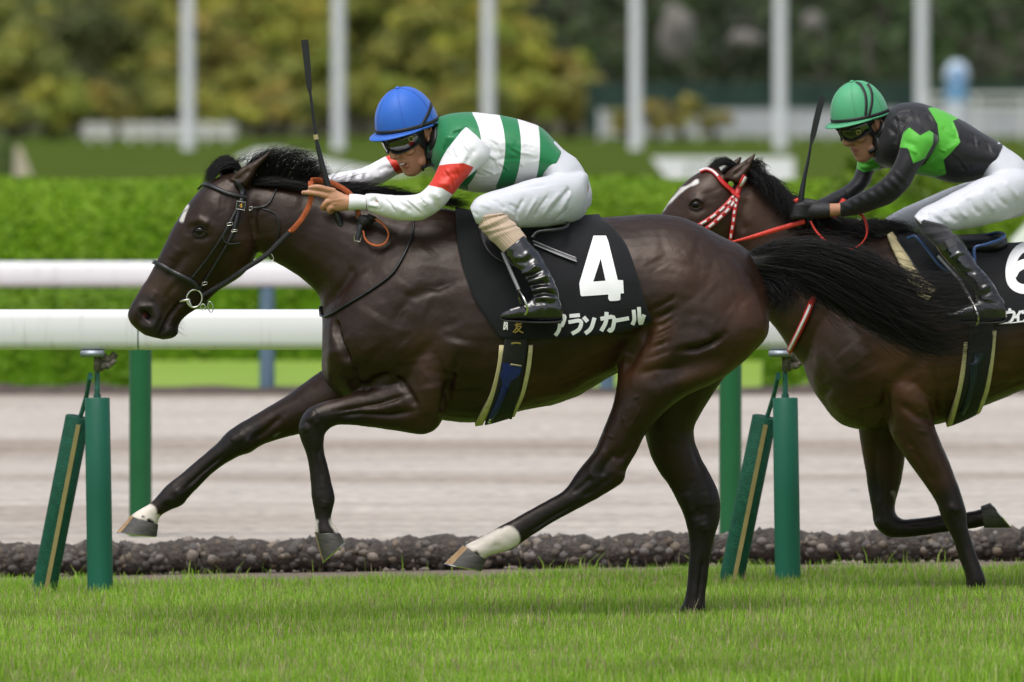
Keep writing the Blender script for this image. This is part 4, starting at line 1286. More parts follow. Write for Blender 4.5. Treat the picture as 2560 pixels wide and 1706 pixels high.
S1F = [  # far fore leg and far hind leg (beyond the midline)
    (C6(1260, 430, 1120, 560, 1050, 600), .012, -.008, 0, 9), (C6(900, 620, 1000, 560), .018, .006, 0, 9), (C6(1000, 600, 1060, 640), .016, .006, 0, 9), (C6(860, 700, 720, 820, 580, 940), .006, -.006, 0, 9),
    (C6(840, 740, 700, 850, 600, 960), .006, .004, 0, 9), (C6(520, 940, 560, 1000), .014, .006, 0, 9), (C6(440, 1060, 520, 1050), .010, -.006, 0, 9),
    (C7(1500, 500, 1540, 640, 1580, 720), .014, -.008, 0, 9), (C7(1590, 800, 1600, 900), .018, .006, 0, 9), (C7(1520, 900, 1550, 960), .020, -.007, 0, 9), (C7(1560, 1180, 1550, 1300, 1535, 1440), .006, -.009, 0, 9),
    (C7(1450, 800, 1500, 950), .02, .006, 0, 9), (C7(1560, 980, 1580, 1040), .014, .006, 0, 9)]
S1N = [(C6(1500, 640, 1500, 760, 1530, 900), .006, -.006, -9, 0), (C6(1490, 400, 1420, 480), .014, .006, -9, 0), (C6(1560, 1020, 1540, 1080), .014, .005, -9, 0)]
S1 = [(q[0], q[1], q[2] * (0.60 if q[1] >= .02 else 1.0), *q[3:]) for q in S1]
sculpt(me, S1, 0.0); sculpt(me, S1F, 0.15); sculpt(me, S1N, -0.15)
# the far side gets a light broad relief from the same list
V = mverts(me); Nn = mnorms(me)
micro = 0.0012 * fbm(V * np.array([1, 1, 1]), 22, 3, 4) + 0.002 * fbm(V, 7, 2, 9)
set_verts(me, V + Nn * micro[:, None])

BASE = (0.0175, 0.0082, 0.0050); BLK = (0.0070, 0.0054, 0.0055); BRN = (0.048, 0.020, 0.009); WHT = (0.62, 0.56, 0.50)
paint(me, 'coat', BASE, [
    (C4(560, 1300, 800, 1300, 1050, 1150), .07, BRN, .14), (CB(300, 1080, 420, 1000, 500, 780), .04, (0.05, 0.021, 0.009), .10, -9, 0), (CB(1000, 650, 1130, 800, 1000, 980), .06, (0.046, 0.0185, 0.0085), .16), (CB(700, 1080, 850, 1040), .03, (0.045, .02, .009), .08, -9, 0),
    (C1(960, 700, 980, 850, 900, 980), .03, (0.035, 0.016, 0.008), .09), (C1(300, 1000, 420, 1100, 260, 1100), .03, (0.035, 0.019, 0.012), .07), (C1(900, 300, 1040, 200), .012, (0.032, 0.018, 0.010), .03),
    (C1(260, 1230, 300, 1400, 420, 1430), .035, (0.016, 0.0125, 0.0125), .05), (CA(850, 950, 900, 1250, 850, 1380), .06, (0.033, 0.0150, 0.0080), .12), (CB(560, 380, 780, 500), .09, (0.034, 0.0155, 0.0085), .16),
    (CA(300, 1200, 200, 1230), .04, (0.03, .015, .009), .08), 
    # black points
    (C6(1000, 540, 700, 800, 480, 1000), .055, BLK, .05, 0, 9), (C6(1450, 450, 1490, 700, 1540, 1000, 1540, 1180), .05, BLK, .05, -9, 0), (C7(960, 700, 700, 900, 480, 1040), .05, BLK, .06, -9, 0), (C7(1560, 850, 1560, 1100, 1520, 1440), .07, BLK, .08, 0, 9),
    (CA(200, 1400, 420, 1370), .03, BLK, .06, -9, 0),
    # white markings
    (C6(330, 1110, 230, 1150, 380, 1180), .026, WHT, .006, 0, 9), (C6(330, 1170, 350, 1190), .009, BLK, .008, 0, 9), (C6(290, 1140, 300, 1145), .004, BLK, .006, 0, 9),
    (C6(1605, 1150, 1640, 1210), .013, WHT, .010, -9, 0), (C6(1482, 1165, 1486, 1230), .010, WHT, .010, -9, 0),
    (C7(440, 1060, 300, 1120, 200, 1150), .040, WHT, .008, -9, 0), (C7(470, 1070, 440, 1010), .007, WHT, .01, -9, 0), (C7(255, 1150, 262, 1160), .008, BLK, .008, -9, 0), (C7(285, 1190), .006, BLK, .006, -9, 0),
    (C1(548, 512, 526, 560, 508, 612), .0065, (0.55, 0.53, 0.50), .005), (C6(1190, 590, 1240, 560), .004, (0.10, 0.095, 0.085), .005, 0, 9),
    (C1(235, 1318, 265, 1290), .014, (0.009, 0.006, 0.006), .010), (C1(240, 1300), .007, (0.13, 0.04, 0.035), .006),
], 0.0, 0.004)
BV1 = bvh_of(me)
body1 = place(me, 'body', m_coat1, h1)

# hooves
hoof(h1, (327, 1289), (396, 1312), (291, 1331), (392, 1341), .040, .050, .15, 0.20, 'dark hoof with a tan toe')
hoof(h1, (786, 1330), (851, 1334), (806, 1405), (861, 1356), .041, .048, -.15, 0.12)
hoof(h1, (1158, 1364), (1213, 1398), (1112, 1408), (1205, 1427), .040, .048, -.16, 0.42, 'hoof with a broad tan toe')
hoof(h1, (1668, 1550), (1736, 1562), (1650, 1576), (1730, 1579), .040, .048, .16, 0.0)

def eye_part(bvh, px, py, r, parent, inset=0.40):
    c, n = hit(bvh, px, py)
    V, Fc = ellipsoid(c - n * r * inset, (r * 1.22, r * 0.8, r * 0.86), 24)
    e = mesh_obj('eye', V, Fc, m_eye, parent)
    return c, n
c, n = eye_part(BV1, *C1(638, 690)[0], .0175, h1)
# far eye
V, Fc = ellipsoid((c[0], -c[1] - 0.012, c[2]), (.018, .013, .015), 20); mesh_obj('eye', V, Fc, m_eye, h1)
# eyelids: two thin arcs
mb = MB()
for pts in (C1(585, 705, 610, 665, 650, 652, 690, 680), C1(590, 715, 625, 735, 665, 728, 690, 700)):
    mb.add(*drape(BV1, pts, 3.2, -0.001, 0.004, 5))
m_lid = mat('eyelid', (0.009, 0.0065, 0.006), 0.65, spec=0.2)
mb.build('eyelid', m_lid, h1)
# chin whiskers
g = random.Random(4); gd = []
for i in range(16):
    p = C1(g.uniform(420, 500), g.uniform(1330, 1460))[0]; q = (p[0] + g.uniform(10, 28), p[1] + g.uniform(4, 24))
    a, _ = hit(BV1, p[0] - 6, p[1] - 4); gd.append([a, (a + P(*q, 0)) / 2 + [0, -.01, .003], P(*q, -.03)])
V, Q = strands(gd, 34, 4, .0004, (.004, .004, .004), 5, .004)
big_mesh('whiskers', V, Q, m_hair, h1)

def g3(pts, ys):
    ys = np.interp(np.linspace(0, 1, len(pts)), np.linspace(0, 1, len(ys)), ys)
    return [P(x, y, Y) for (x, y), Y in zip(pts, ys)]

# tail
TG = [
    ([(1880, 634), (1950, 609), (2040, 606), (2140, 628), (2240, 672), (2330, 700), (2420, 690), (2490, 684)], (0, -.01, -.05)),
    ([(1882, 642), (1955, 626), (2050, 630), (2150, 664), (2250, 715), (2345, 742), (2440, 730), (2508, 735)], (0, -.03, -.08)),
    ([(1885, 652), (1962, 646), (2060, 664), (2160, 712), (2260, 772), (2350, 800), (2445, 790), (2512, 790)], (0, -.03, -.05)),
    ([(1888, 662), (1968, 668), (2060, 694), (2150, 748), (2240, 806), (2330, 846), (2420, 846), (2478, 820)], (0, 0, 0)),
    ([(1890, 672), (1965, 686), (2045, 716), (2120, 762), (2210, 818), (2300, 866), (2385, 888), (2440, 880)], (0, .02, .03)),
    ([(1892, 680), (1950, 690), (2020, 708), (2075, 742), (2130, 776), (2200, 806), (2270, 840), (2330, 850)], (0, .02, .05)),
    ([(1894, 686), (1935, 690), (1968, 702), (1988, 724), (1992, 746), (1982, 764), (1966, 776)], (0, -.02, -.03)),
    ([(1896, 692), (1920, 702), (1950, 726), (1958, 746), (1954, 764), (1942, 778)], (0, -.02, -.02)),
    ([(1897, 696), (1912, 716), (1926, 746), (1932, 766), (1926, 782)], (0, -.01, 0)),
]
TGx = [g3(crom(np.array(p), 2), y) for p, y in TG]
V1, Q1 = strands(TGx[:6], 1900, 16, .0009, (.008, .022, .010), 61, .034, clump=.78, lenvar=.5)
V2, Q2 = strands(TGx[4:], 800, 14, .0010, (.008, .016, .008), 62, .024, clump=.7, lenvar=.5)
V3, Q3 = strands(TGx[:6], 420, 16, .0006, (.014, .035, .030), 63, .07, lenvar=.35)
Vt = np.vstack([V1, V2, V3]); Qt = np.vstack([Q1, Q2 + len(V1), Q3 + len(V1) + len(V2)])
tail = big_mesh('tail', Vt, Qt, m_hair, h1, True)
MB().loft([(1860, 622, 1862, 690, .045), (1892, 632, 1896, 690, .04), (1945, 618, 1950, 668, .03), (2020, 622, 2025, 660, .018)], n=16).build('tail_dock', m_hair, tail)

def mane(parent, rows, count, seed, r0=.0009, spread=(.006, .012, .006), jit=.014, clump=.5, lenvar=.4, name='mane'):
    gd = [g3(crom(np.array(p, float), 3), y) for p, y in rows]
    V, Q = strands(gd, count, 11, r0, spread, seed, jit, clump=clump, lenvar=lenvar)
    return big_mesh(name, V, Q, m_hair, parent, True)
mane(h1, [
    ([(598, 446), (612, 420), (632, 398), (655, 380), (672, 372)], (-.01, -.03)), ([(630, 454), (645, 420), (668, 394), (700, 378), (728, 374)], (-.01, -.03)),
    ([(665, 460), (680, 424), (705, 398), (742, 382), (776, 384)], (-.01, -.02)), ([(700, 466), (716, 432), (742, 406), (775, 394), (802, 402)], (-.01, -.02)),
    ([(735, 470), (752, 440), (776, 420), (800, 416), (815, 428)], (-.01, -.02)), ([(768, 474), (785, 452), (805, 440), (822, 446), (832, 458)], (-.01, -.02)),
], 1150, 71, jit=.018, clump=.6, lenvar=.5)
mane(h1, [
    ([(600, 452), (640, 448), (690, 452), (740, 462), (776, 470)], (-.02, -.035)), ([(640, 462), (690, 458), (740, 462), (780, 470), (800, 478)], (-.03, -.04)),
], 420, 77, jit=.008, clump=.3)
mane(h1, [
    ([(790, 478), (820, 468), (860, 464), (905, 466), (950, 474)], (0, .02)), ([(830, 484), (865, 470), (905, 468), (950, 476), (990, 488)], (0, .0)),
    ([(880, 490), (915, 478), (955, 478), (1000, 488), (1040, 496)], (0, .0)), ([(940, 498), (975, 488), (1015, 490), (1055, 500), (1090, 508)], (0, .0)),
    ([(1000, 508), (1040, 497), (1085, 497), (1130, 506), (1170, 516)], (0, .0)), ([(1060, 514), (1095, 506), (1130, 508), (1160, 514), (1185, 524)], (0, .0)),
], 1300, 72, lenvar=.5)
mane(h1, [([(800, 470), (830, 440), (865, 430), (890, 436)], (.0, .0)), ([(860, 478), (890, 455), (930, 448), (960, 458)], (.0, .0))], 22, 73, r0=.0006, spread=(.02, .02, .012), jit=.03)
mane(h1, [([(612, 438), (585, 416), (556, 418), (532, 440), (519, 462)], (0, -.02)), ([(605, 430), (580, 405), (555, 408), (530, 428), (516, 456)], (.02, .02)), ([(600, 428), (578, 400), (560, 396), (540, 412), (522, 438)], (.03, .05))], 800, 74, jit=.008, clump=.3, lenvar=.25, name='forelock')
mane(h1, [([(590, 410), (610, 396), (618, 385), (610, 378)], (0, .0)), ([(590, 412), (600, 402), (625, 398), (640, 388)], (0, .0))], 26, 75, r0=.0006, spread=(.01, .01, .008), jit=.02, name='forelock')
# ================================================================== TACK OF THE LEADING HORSE
m_leather = mat('black_leather', (0.012, 0.012, 0.014), 0.38, spec=0.5, var=0.3, vscale=50, bump=0.15, bscale=220)
m_web = mat('black_webbing', (0.010, 0.010, 0.011), 0.75, var=0.25, vscale=120, bump=0.3, bscale=500)
m_cloth = mat('black_saddlecloth', (0.010, 0.0105, 0.012), 0.85, var=0.2, vscale=14, bump=0.35, bscale=700, sheen=0.10, spec=0.2, bdist=0.002)
m_print = mat('white_print', (0.82, 0.82, 0.83), 0.55, var=0.03)
m_orange = mat('orange_rubber_rein', (0.50, 0.115, 0.028), 0.5, var=0.15, vscale=60, bump=0.5, bscale=420)
m_cream = mat('cream_webbing', (0.56, 0.48, 0.27), 0.7, var=0.12, vscale=30, bump=0.2, bscale=300)
m_blue = mat('blue_leather', (0.010, 0.018, 0.16), 0.4, var=0.15, vscale=40)
m_gold = mat('gold_embroidery', (0.42, 0.29, 0.08), 0.5, metal=0.3)
m_num = mat('orange_print', (0.80, 0.42, 0.05), 0.5)

def draped(name, bvh, pts, width, m, parent, **k):
    V, Fc = drape(bvh, pts, width, **k)
    return mesh_obj(name, V, Fc, m, parent, False if k.pop('flat', False) else True)

def cloth_grid(bvh, top, bot, nu, nv, lift, spine_y=0.0, over=True, smooth=3):
    """cloth between two pixel polylines (top along the spine, bottom hem), laid on the body and mirrored over the back"""
    T = crom(np.array(top, float), 8); B = crom(np.array(bot, float), 8)
    T = np.stack([np.interp(np.linspace(0, 1, nu), np.linspace(0, 1, len(T)), T[:, k]) for k in (0, 1)], 1)
    B = np.stack([np.interp(np.linspace(0, 1, nu), np.linspace(0, 1, len(B)), B[:, k]) for k in (0, 1)], 1)
    G = np.zeros((nv, nu, 3)); NN = np.zeros_like(G)
    for j in range(nv):
        v = j / (nv - 1)
        for i in range(nu):
            p = T[i] * (1 - v) + B[i] * v
            if j == 0:
                loc, nor, _, _ = bvh.find_nearest(PV(p[0], p[1] - 12, spine_y)); G[j, i] = loc; NN[j, i] = nor
            else:
                G[j, i], NN[j, i] = hit(bvh, p[0], p[1], spine_y)
    G[0, :, 1] = spine_y
    G0 = G + NN * lift
    for _ in range(smooth):
        S = G0.copy()
        S[1:-1] = (G0[:-2] + 2 * G0[1:-1] + G0[2:]) / 4
        S[:, 1:-1] = (S[:, :-2] + 2 * S[:, 1:-1] + S[:, 2:]) / 4
        G0 = np.where(S[..., 1:2] < G0[..., 1:2], S, 0.5 * (S + G0)); G0[0, :, 1] = spine_y
    return G0

def grid_faces(nu, nv, off=0):
    return [(off + j * nu + i, off + j * nu + i + 1, off + (j + 1) * nu + i + 1, off + (j + 1) * nu + i) for j in range(nv - 1) for i in range(nu - 1)]

def make_cloth(name, G, thick, m, parent, mirror_y=0.0):
    nv, nu = G.shape[:2]
    V = G.reshape(-1, 3); M = V.copy(); M[:, 1] = 2 * mirror_y - M[:, 1]
    Fc = grid_faces(nu, nv) + [tuple(reversed(f)) for f in grid_faces(nu, nv, nu * nv)]
    o = mesh_obj(name, np.vstack([V, M]), Fc, m, parent)
    bm = bmesh.new(); bm.from_mesh(o.data)
    bmesh.ops.remove_doubles(bm, verts=bm.verts, dist=0.0015)
    bmesh.ops.recalc_face_normals(bm, faces=bm.faces)
    bm.to_mesh(o.data); bm.free()
    sd = o.modifiers.new('thickness', 'SOLIDIFY'); sd.thickness = thick; sd.offset = 0
    near = BVHTree.FromPolygons([tuple(v) for v in V], grid_faces(nu, nv))
    return o, near

def poly_on(name, bvh, pts, m, parent, lift=0.004, holes=(), sub=7.0, thick=0.001):
    """flat print laid on a surface: a pixel polygon (with optional hole), finely triangulated so it follows the cloth"""
    bm = bmesh.new()
    def loop(q):
        vs = [bm.verts.new((x, y, 0)) for x, y in q]
        return [bm.edges.new((vs[i], vs[(i + 1) % len(vs)])) for i in range(len(vs))]
    def dens(q):
        out = []
        for i in range(len(q)):
            a, b_ = np.array(q[i], float), np.array(q[(i + 1) % len(q)], float)
            n = max(1, int(np.linalg.norm(b_ - a) / sub))
            out += [tuple(a + (b_ - a) * k / n) for k in range(n)]
        return out
    es = loop(dens(pts))
    for h in holes: es += loop(dens(h))
    bmesh.ops.triangle_fill(bm, use_beauty=True, edges=es)
    long_e = [e for e in bm.edges if e.calc_length() > sub * 2.2]
    for _ in range(2):
        if long_e:
            bmesh.ops.subdivide_edges(bm, edges=long_e, cuts=1)
            bmesh.ops.triangulate(bm, faces=bm.faces)
        long_e = [e for e in bm.edges if e.calc_length() > sub * 2.2]
    bm.verts.index_update()
    V = []
    for v in bm.verts:
        c, n = hit(bvh, v.co.x, v.co.y)
        if n[1] > 0: n = -n
        V.append(c + n * lift)
    Fc = [tuple(v.index for v in f.verts) for f in bm.faces]
    bm.free()
    o = mesh_obj(name, V, Fc, m, parent, False)
    me = o.data
    if sum(p.normal.y for p in me.polygons) > 0: me.flip_normals()
    return o

def glyph(name, bvh, strokes, w, m, parent, lift=0.004):
    """a written character from stroke centre lines (pixels)"""
    mb = MB()
    for i, s in enumerate(strokes):
        V, Fc = drape(bvh, s, w if np.isscalar(w) else w[i], lift + 0.0004 * i, 0.0012, 4, smooth=0)
        mb.add(V, Fc)
    return mb.build(name, m, parent, False)

# saddlecloth with number and name
t_cl = thing('saddlecloth', P(1300, 560, 0), 'black saddlecloth with white number 4 and katakana name', 'saddlecloth')
top = C4(100, 135, 300, 165, 500, 195, 700, 200, 850, 194, 1040, 196)
hem = C4(395, 952, 500, 960, 600, 960, 850, 945, 1050, 922, 1200, 897, 1385, 838)
# the front and rear edges bow, so build from rows instead of a straight ruled sheet
front = crom(np.array(C4(100, 135, 108, 300, 130, 430, 170, 560, 230, 710, 310, 830, 395, 952)), 8)
rear = crom(np.array(C4(1040, 196, 1110, 232, 1190, 320, 1240, 410, 1290, 560, 1335, 710, 1385, 838)), 8)
def coons(top, hem, front, rear, nu, nv):
    def rs(A, n):
        A = np.array(A, float); d = np.r_[0, np.cumsum(np.linalg.norm(np.diff(A, axis=0), axis=1))]; d /= d[-1]
        return np.stack([np.interp(np.linspace(0, 1, n), d, A[:, k]) for k in (0, 1)], 1)
    T, H, Fr, Re = rs(crom(np.array(top), 8), nu), rs(crom(np.array(hem), 8), nu), rs(front, nv), rs(rear, nv)
    u = np.linspace(0, 1, nu)[None, :, None]; v = np.linspace(0, 1, nv)[:, None, None]
    return (1 - v) * T[None] + v * H[None] + (1 - u) * Fr[:, None] + u * Re[:, None] - ((1 - u) * (1 - v) * T[0] + u * (1 - v) * T[-1] + (1 - u) * v * H[0] + u * v * H[-1])

def cloth_from_px(bvh, PX, lift, spine_y=0.0, smooth=4):
    nv, nu = PX.shape[:2]
    G = np.zeros((nv, nu, 3)); NN = np.zeros_like(G)
    for j in range(nv):
        for i in range(nu):
            p = PX[j, i]
            if j == 0:
                loc, nor, _, _ = bvh.find_nearest(PV(p[0], p[1] - 14, spine_y)); G[j, i] = loc; NN[j, i] = nor
            else:
                G[j, i], NN[j, i] = hit(bvh, p[0], p[1], spine_y)
    G[0, :, 1] = spine_y
    G0 = G + NN * lift
    for _ in range(smooth):
        S = G0.copy()
        S[1:-1] = (G0[:-2] + 2 * G0[1:-1] + G0[2:]) / 4
        S[:, 1:-1] = (S[:, :-2] + 2 * S[:, 1:-1] + S[:, 2:]) / 4
        G0[1:-1] = np.where((S[1:-1, :, 1:2] < G0[1:-1, :, 1:2]), S[1:-1], 0.5 * (S[1:-1] + G0[1:-1]))
    return G0
PX = coons(top, hem, front, rear, 56, 44)
G = cloth_from_px(BV1, PX, 0.011)
rip = fbm(G.reshape(-1, 3) * np.array([1, .3, .35]), 9, 3, 8).reshape(G.shape[:2]) * 0.0035
G[2:, :, 1] -= rip[2:] + 0.001
cl1, CB1 = make_cloth('cloth', G, 0.005, m_cloth, t_cl)
four = C4(1003, 293, 1085, 293, 1100, 330, 1160, 578, 1195, 580, 1200, 664, 1178, 665, 1176, 706, 1160, 712, 1108, 714, 1098, 700, 1098, 672, 925, 684, 917, 675, 910, 600)
hole = C4(1050, 440, 1080, 583, 1000, 590)
poly_on('number_four', CB1, four, m_print, cl1, 0.005, [hole])
for nm, st, w in (('katakana_letter', [C4(772, 818, 812, 812, 806, 850, 792, 880), C4(784, 862, 775, 905, 752, 938)], 9.5),
                  ('katakana_letter', [C4(845, 812, 912, 806), C4(838, 852, 916, 843, 908, 895, 860, 926)], 9.5),
                  ('katakana_letter', [C4(936, 818, 962, 848), C4(946, 925, 985, 890, 1008, 822)], 10),
                  ('katakana_letter', [C4(1046, 830, 1130, 818, 1128, 880, 1112, 905, 1096, 895), C4(1086, 785, 1080, 850, 1050, 908)], 10),
                  ('katakana_letter', [C4(1145, 840, 1234, 824)], 9.5),
                  ('katakana_letter', [C4(1264, 770, 1268, 830, 1255, 866), C4(1298, 752, 1306, 858, 1332, 800)], 9.5)):
    glyph(nm, CB1, st, w, m_print, cl1, 0.004)
glyph('white_print', CB1, [C4(420, 845, 438, 845, 420, 872, 436, 872, 418, 900, 424, 842), C4(440, 842, 440, 902)], 3.0, m_print, cl1, 0.004)

# girth with cream edges and blue strap
t_g = thing('girth', P(1235, 870, -0.3), 'black girth with cream edging and dark blue strap around the leading horse', 'girth')
def hoop(bvh, pxf, pxb, y0, y1, lift, thick, name, m, parent, yc=0.0, nth=44, na=8, a0=-20, a1=200):
    """a band round the barrel: front and rear edge x (pixels) at heights y0 (upper) and y1 (belly); rays go out from the middle of the body"""
    ym = (y0 * 0.55 + y1 * 0.45)
    zc = P(1300, ym, yc)[2]; z0, z1 = P(1300, y0, yc)[2], P(1300, y1, yc)[2]
    G = np.zeros((nth, na, 3))
    for i in range(nth):
        th = math.radians(a0 + (a1 - a0) * i / (nth - 1))
        for j in range(na):
            u = j / (na - 1)
            z = zc
            for _ in range(3):
                w = (z0 - z) / (z0 - z1)
                w = min(1.05, max(-0.1, w))
                px = np.interp(w, [0, .33, .66, 1], pxf) * (1 - u) + np.interp(w, [0, .33, .66, 1], pxb) * u
                o = Vector((P(px, ym, yc)[0], yc, zc)); d = Vector((0, -math.cos(th), -math.sin(th)))
                loc, nor, _, _ = bvh.ray_cast(o, d, 1.0)
                if loc is None: loc = o + d * 0.3
                z = loc.z
            G[i, j] = np.array(loc) + np.array(d) * lift
    for _ in range(2): G[1:-1] = (G[:-2] + 2 * G[1:-1] + G[2:]) / 4
    V = G.reshape(-1, 3); Fc = grid_faces(na, nth)
    o = mesh_obj(name, V, Fc, m, parent)
    md = o.modifiers.new('thickness', 'SOLIDIFY'); md.thickness = thick; md.offset = 0
    return o, BVHTree.FromPolygons([tuple(v) for v in V], Fc)
gb, GB1 = hoop(BV1, [1266, 1258, 1240, 1210], [1322, 1316, 1300, 1272], 800, 1056, 0.015, 0.005, 'band', m_web, t_g, a0=-41, a1=221)
hoop(BV1, [1250, 1245, 1226, 1187], [1262, 1258, 1241, 1204], 838, 1056, 0.008, 0.014, 'cream_edge', m_cream, t_g, na=4, a0=-19, a1=199)
hoop(BV1, [1324, 1317, 1301, 1262], [1334, 1328, 1310, 1272], 838, 1056, 0.008, 0.014, 'cream_edge', m_cream, t_g, na=4, a0=-19, a1=199)
bs = poly_on('blue_strap', GB1, C4(395, 1110, 530, 1130, 522, 1185, 500, 1205, 462, 1232, 440, 1280, 405, 1280, 402, 1215, 390, 1190, 373, 1183), m_blue, t_g, 0.006)
draped('blue_strap', GB1, C4(422, 1270, 405, 1320, 370, 1400, 330, 1470), [16, 15, 14, 12], m_blue, t_g, lift=0.005, thick=0.003)
draped('strap_end', GB1, C4(395, 1110, 530, 1130), 3, m_cream, bs, lift=0.008, thick=0.002)
glyph('kanji_letter', GB1, [C4(488, 872, 535, 860), C4(503, 855, 498, 890, 478, 918), C4(500, 880, 530, 880, 510, 905, 490, 920), C4(503, 888, 520, 908, 545, 920)], 3.2, m_gold, gb, 0.006)
glyph('kanji_letter', GB1, [C4(465, 990, 495, 984, 528, 988)], 4.2, m_gold, gb, 0.006)
draped('buckle', GB1, C4(300, 1478, 330, 1482), 9, m_steel, t_g, lift=0.005, thick=0.008)

# saddle
t_s = thing('saddle', P(1270, 560, 0), 'small black racing saddle under the leading rider', 'saddle')
SP = coons(C4(240, 175, 420, 190, 620, 200, 830, 190), C4(440, 500, 500, 520, 560, 480, 600, 330), crom(np.array(C4(240, 175, 245, 260, 272, 360, 335, 440, 440, 500)), 6), crom(np.array(C4(830, 190, 800, 240, 700, 268, 620, 275, 600, 330)), 6), 26, 20)
Gs = cloth_from_px(BV1, SP, 0.022, smooth=2)
sad, SB1 = make_cloth('flap', Gs, 0.010, m_leather, t_s)
MB().add(*drape(SB1, C4(245, 250, 272, 360, 335, 440, 440, 500), 5, 0.002, 0.006, 6)).build('flap_piping', m_leather, t_s)
q = [P(*p, y) for p, y in zip(C4(600, 300, 640, 262, 740, 250, 815, 236, 838, 205, 800, 188), (-.27, -.26, -.25, -.22, -.15, -.06))]
MB().tube(crom(np.array(q), 5), 0.006, 10).build('cantle_rim', m_leather, t_s)
V, Fc = loft([(1240, 552, 1245, 585, .10), (1300, 545, 1300, 588, .12), (1360, 540, 1360, 580, .13), (1405, 538, 1408, 572, .12), (1418, 548, 1420, 562, .08)], n=24, k=4)
mesh_obj('seat', V, Fc, m_leather, t_s)
pts = C4(612, 350, 700, 385, 800, 425, 890, 456)
V, Fc = drape(CB1, pts, 11, 0.010, 0.003, 5); mesh_obj('loose_strap', V, Fc, mat('grey_strap', (0.05, 0.05, 0.055), 0.35, var=0.2), t_s)
mb = MB()
for o_ in (-5, 5): mb.add(*drape(CB1, [(x + 0.35 * o_, y + o_) for x, y in pts], 1.6, 0.0135, 0.001, 5))
mb.build('strap_stitching', mat('pale_thread', (0.45, 0.45, 0.46), 0.6), t_s)

def both(name, pts, width, m, parent, lift, thick):
    V, Fc = drape(BV1, pts, width, lift=lift, thick=thick)
    mesh_obj(name, V, Fc, m, parent)
    V2 = np.array(V); V2[:, 1] *= -1
    mesh_obj(name, V2, [tuple(reversed(f)) for f in Fc], m, parent)
# neck strap
t_n = thing('neck_strap', P(900, 700, -0.2), 'thin black neck strap around the leading horse', 'strap')
both('strap', CA(765, 150, 770, 240, 740, 330, 690, 430, 630, 515, 500, 610, 350, 702, 270, 750, 225, 765, 205, 742, 203, 700), 4.6, m_leather, t_n, 0.003, 0.006)

# bridle
t_b = thing('bridle', P(540, 520, -0.1), 'black leather bridle with steel bit on the leading horse', 'bridle')
both('browband', C1(625, 390, 640, 362, 690, 358, 760, 388, 860, 428, 970, 450), [7, 9, 9, 9], m_leather, t_b, 0.003, 0.007)
both('headpiece', C1(905, 330, 945, 400, 940, 470, 910, 560), 13, m_leather, t_b, 0.003, 0.006)
both('cheek_strap', C1(900, 540, 850, 640, 800, 730, 700, 880, 580, 1030), [6, 8, 6, 5.5, 5.5], m_leather, t_b, 0.004, 0.005)
both('cheek_strap', C1(918, 545, 882, 680, 838, 780, 750, 930, 660, 1070, 630, 1115), [10, 11, 7, 6.5, 6.5, 7], m_leather, t_b, 0.005, 0.005)
both('noseband', C1(308, 922, 350, 935, 430, 982, 520, 1025, 590, 1062, 625, 1105), [9, 12, 12, 12, 12, 9], m_leather, t_b, 0.003, 0.009)
draped('strap_end', BV1, C1(808, 720, 815, 762, 850, 782, 925, 776), 4.5, m_leather, t_b, lift=0.006, thick=0.004)
draped('strap_end', BV1, C1(1000, 525, 1090, 520, 1140, 490, 1175, 430, 1222, 332), [5, 5, 3.5, 3], m_leather, t_b, lift=0.005, thick=0.003)
draped('throat_strap', BV1, C1(1090, 530, 1170, 555, 1205, 600, 1215, 690, 1180, 790), 3.0, m_leather, t_b, lift=0.002, thick=0.003)
for (x, y, w, h_) in ((850, 640, 40, 26), (880, 688, 40, 20), (668, 1062, 34, 26), (1000, 528, 22, 30)):
    c, n = hit(BV1, *C1(x, y)[0])
    c = c + n * 0.013
    s = 1 / 2.904 / 720
    MB().tube([c + [-w * s / 2, 0, -h_ * s / 2], c + [w * s / 2, 0, -h_ * s / 2 + .003], c + [w * s / 2, 0, h_ * s / 2], c + [-w * s / 2, 0, h_ * s / 2 - .003], c + [-w * s / 2, 0, -h_ * s / 2]], .0013, 6).build('buckle', m_steel, t_b)
# number tag
c, n = hit(BV1, *C1(936, 506)[0]); c = c + np.array([0, -0.030, 0])
R = Matrix.Rotation(math.radians(8), 4, 'Y')
tg = MB().box(c, (.030, .004, .027), M=R, bev=.001).build('number_tag', mat('tag_black', (0.012, 0.012, 0.014), 0.4), t_b, False)
mb = MB()
for pts in (((-.015, -.0135), (.015, -.0135)), ((.015, -.0135), (.015, .0135)), ((.015, .0135), (-.015, .0135)), ((-.015, .0135), (-.015, -.0135))):
    a, b_ = [np.array(R @ Vector((x, -.0035, z))) + c for x, z in pts]; mb.tube([a, b_], .0007, 6)
mb.build('tag_rim', m_steel, tg)
mb = MB()
for s in (((.002, .0078), (-.004, -.002), (.0055, -.002)), ((.0025, .0075), (.0025, -.0075))):
    V, Fc = strip3([np.array(R @ Vector((x, -.0032, z))) + c for x, z in s], .0022, .0008, np.array([.3, 0, .9])); mb.add(V, Fc)
mb.build('tag_number', m_num, tg, False)
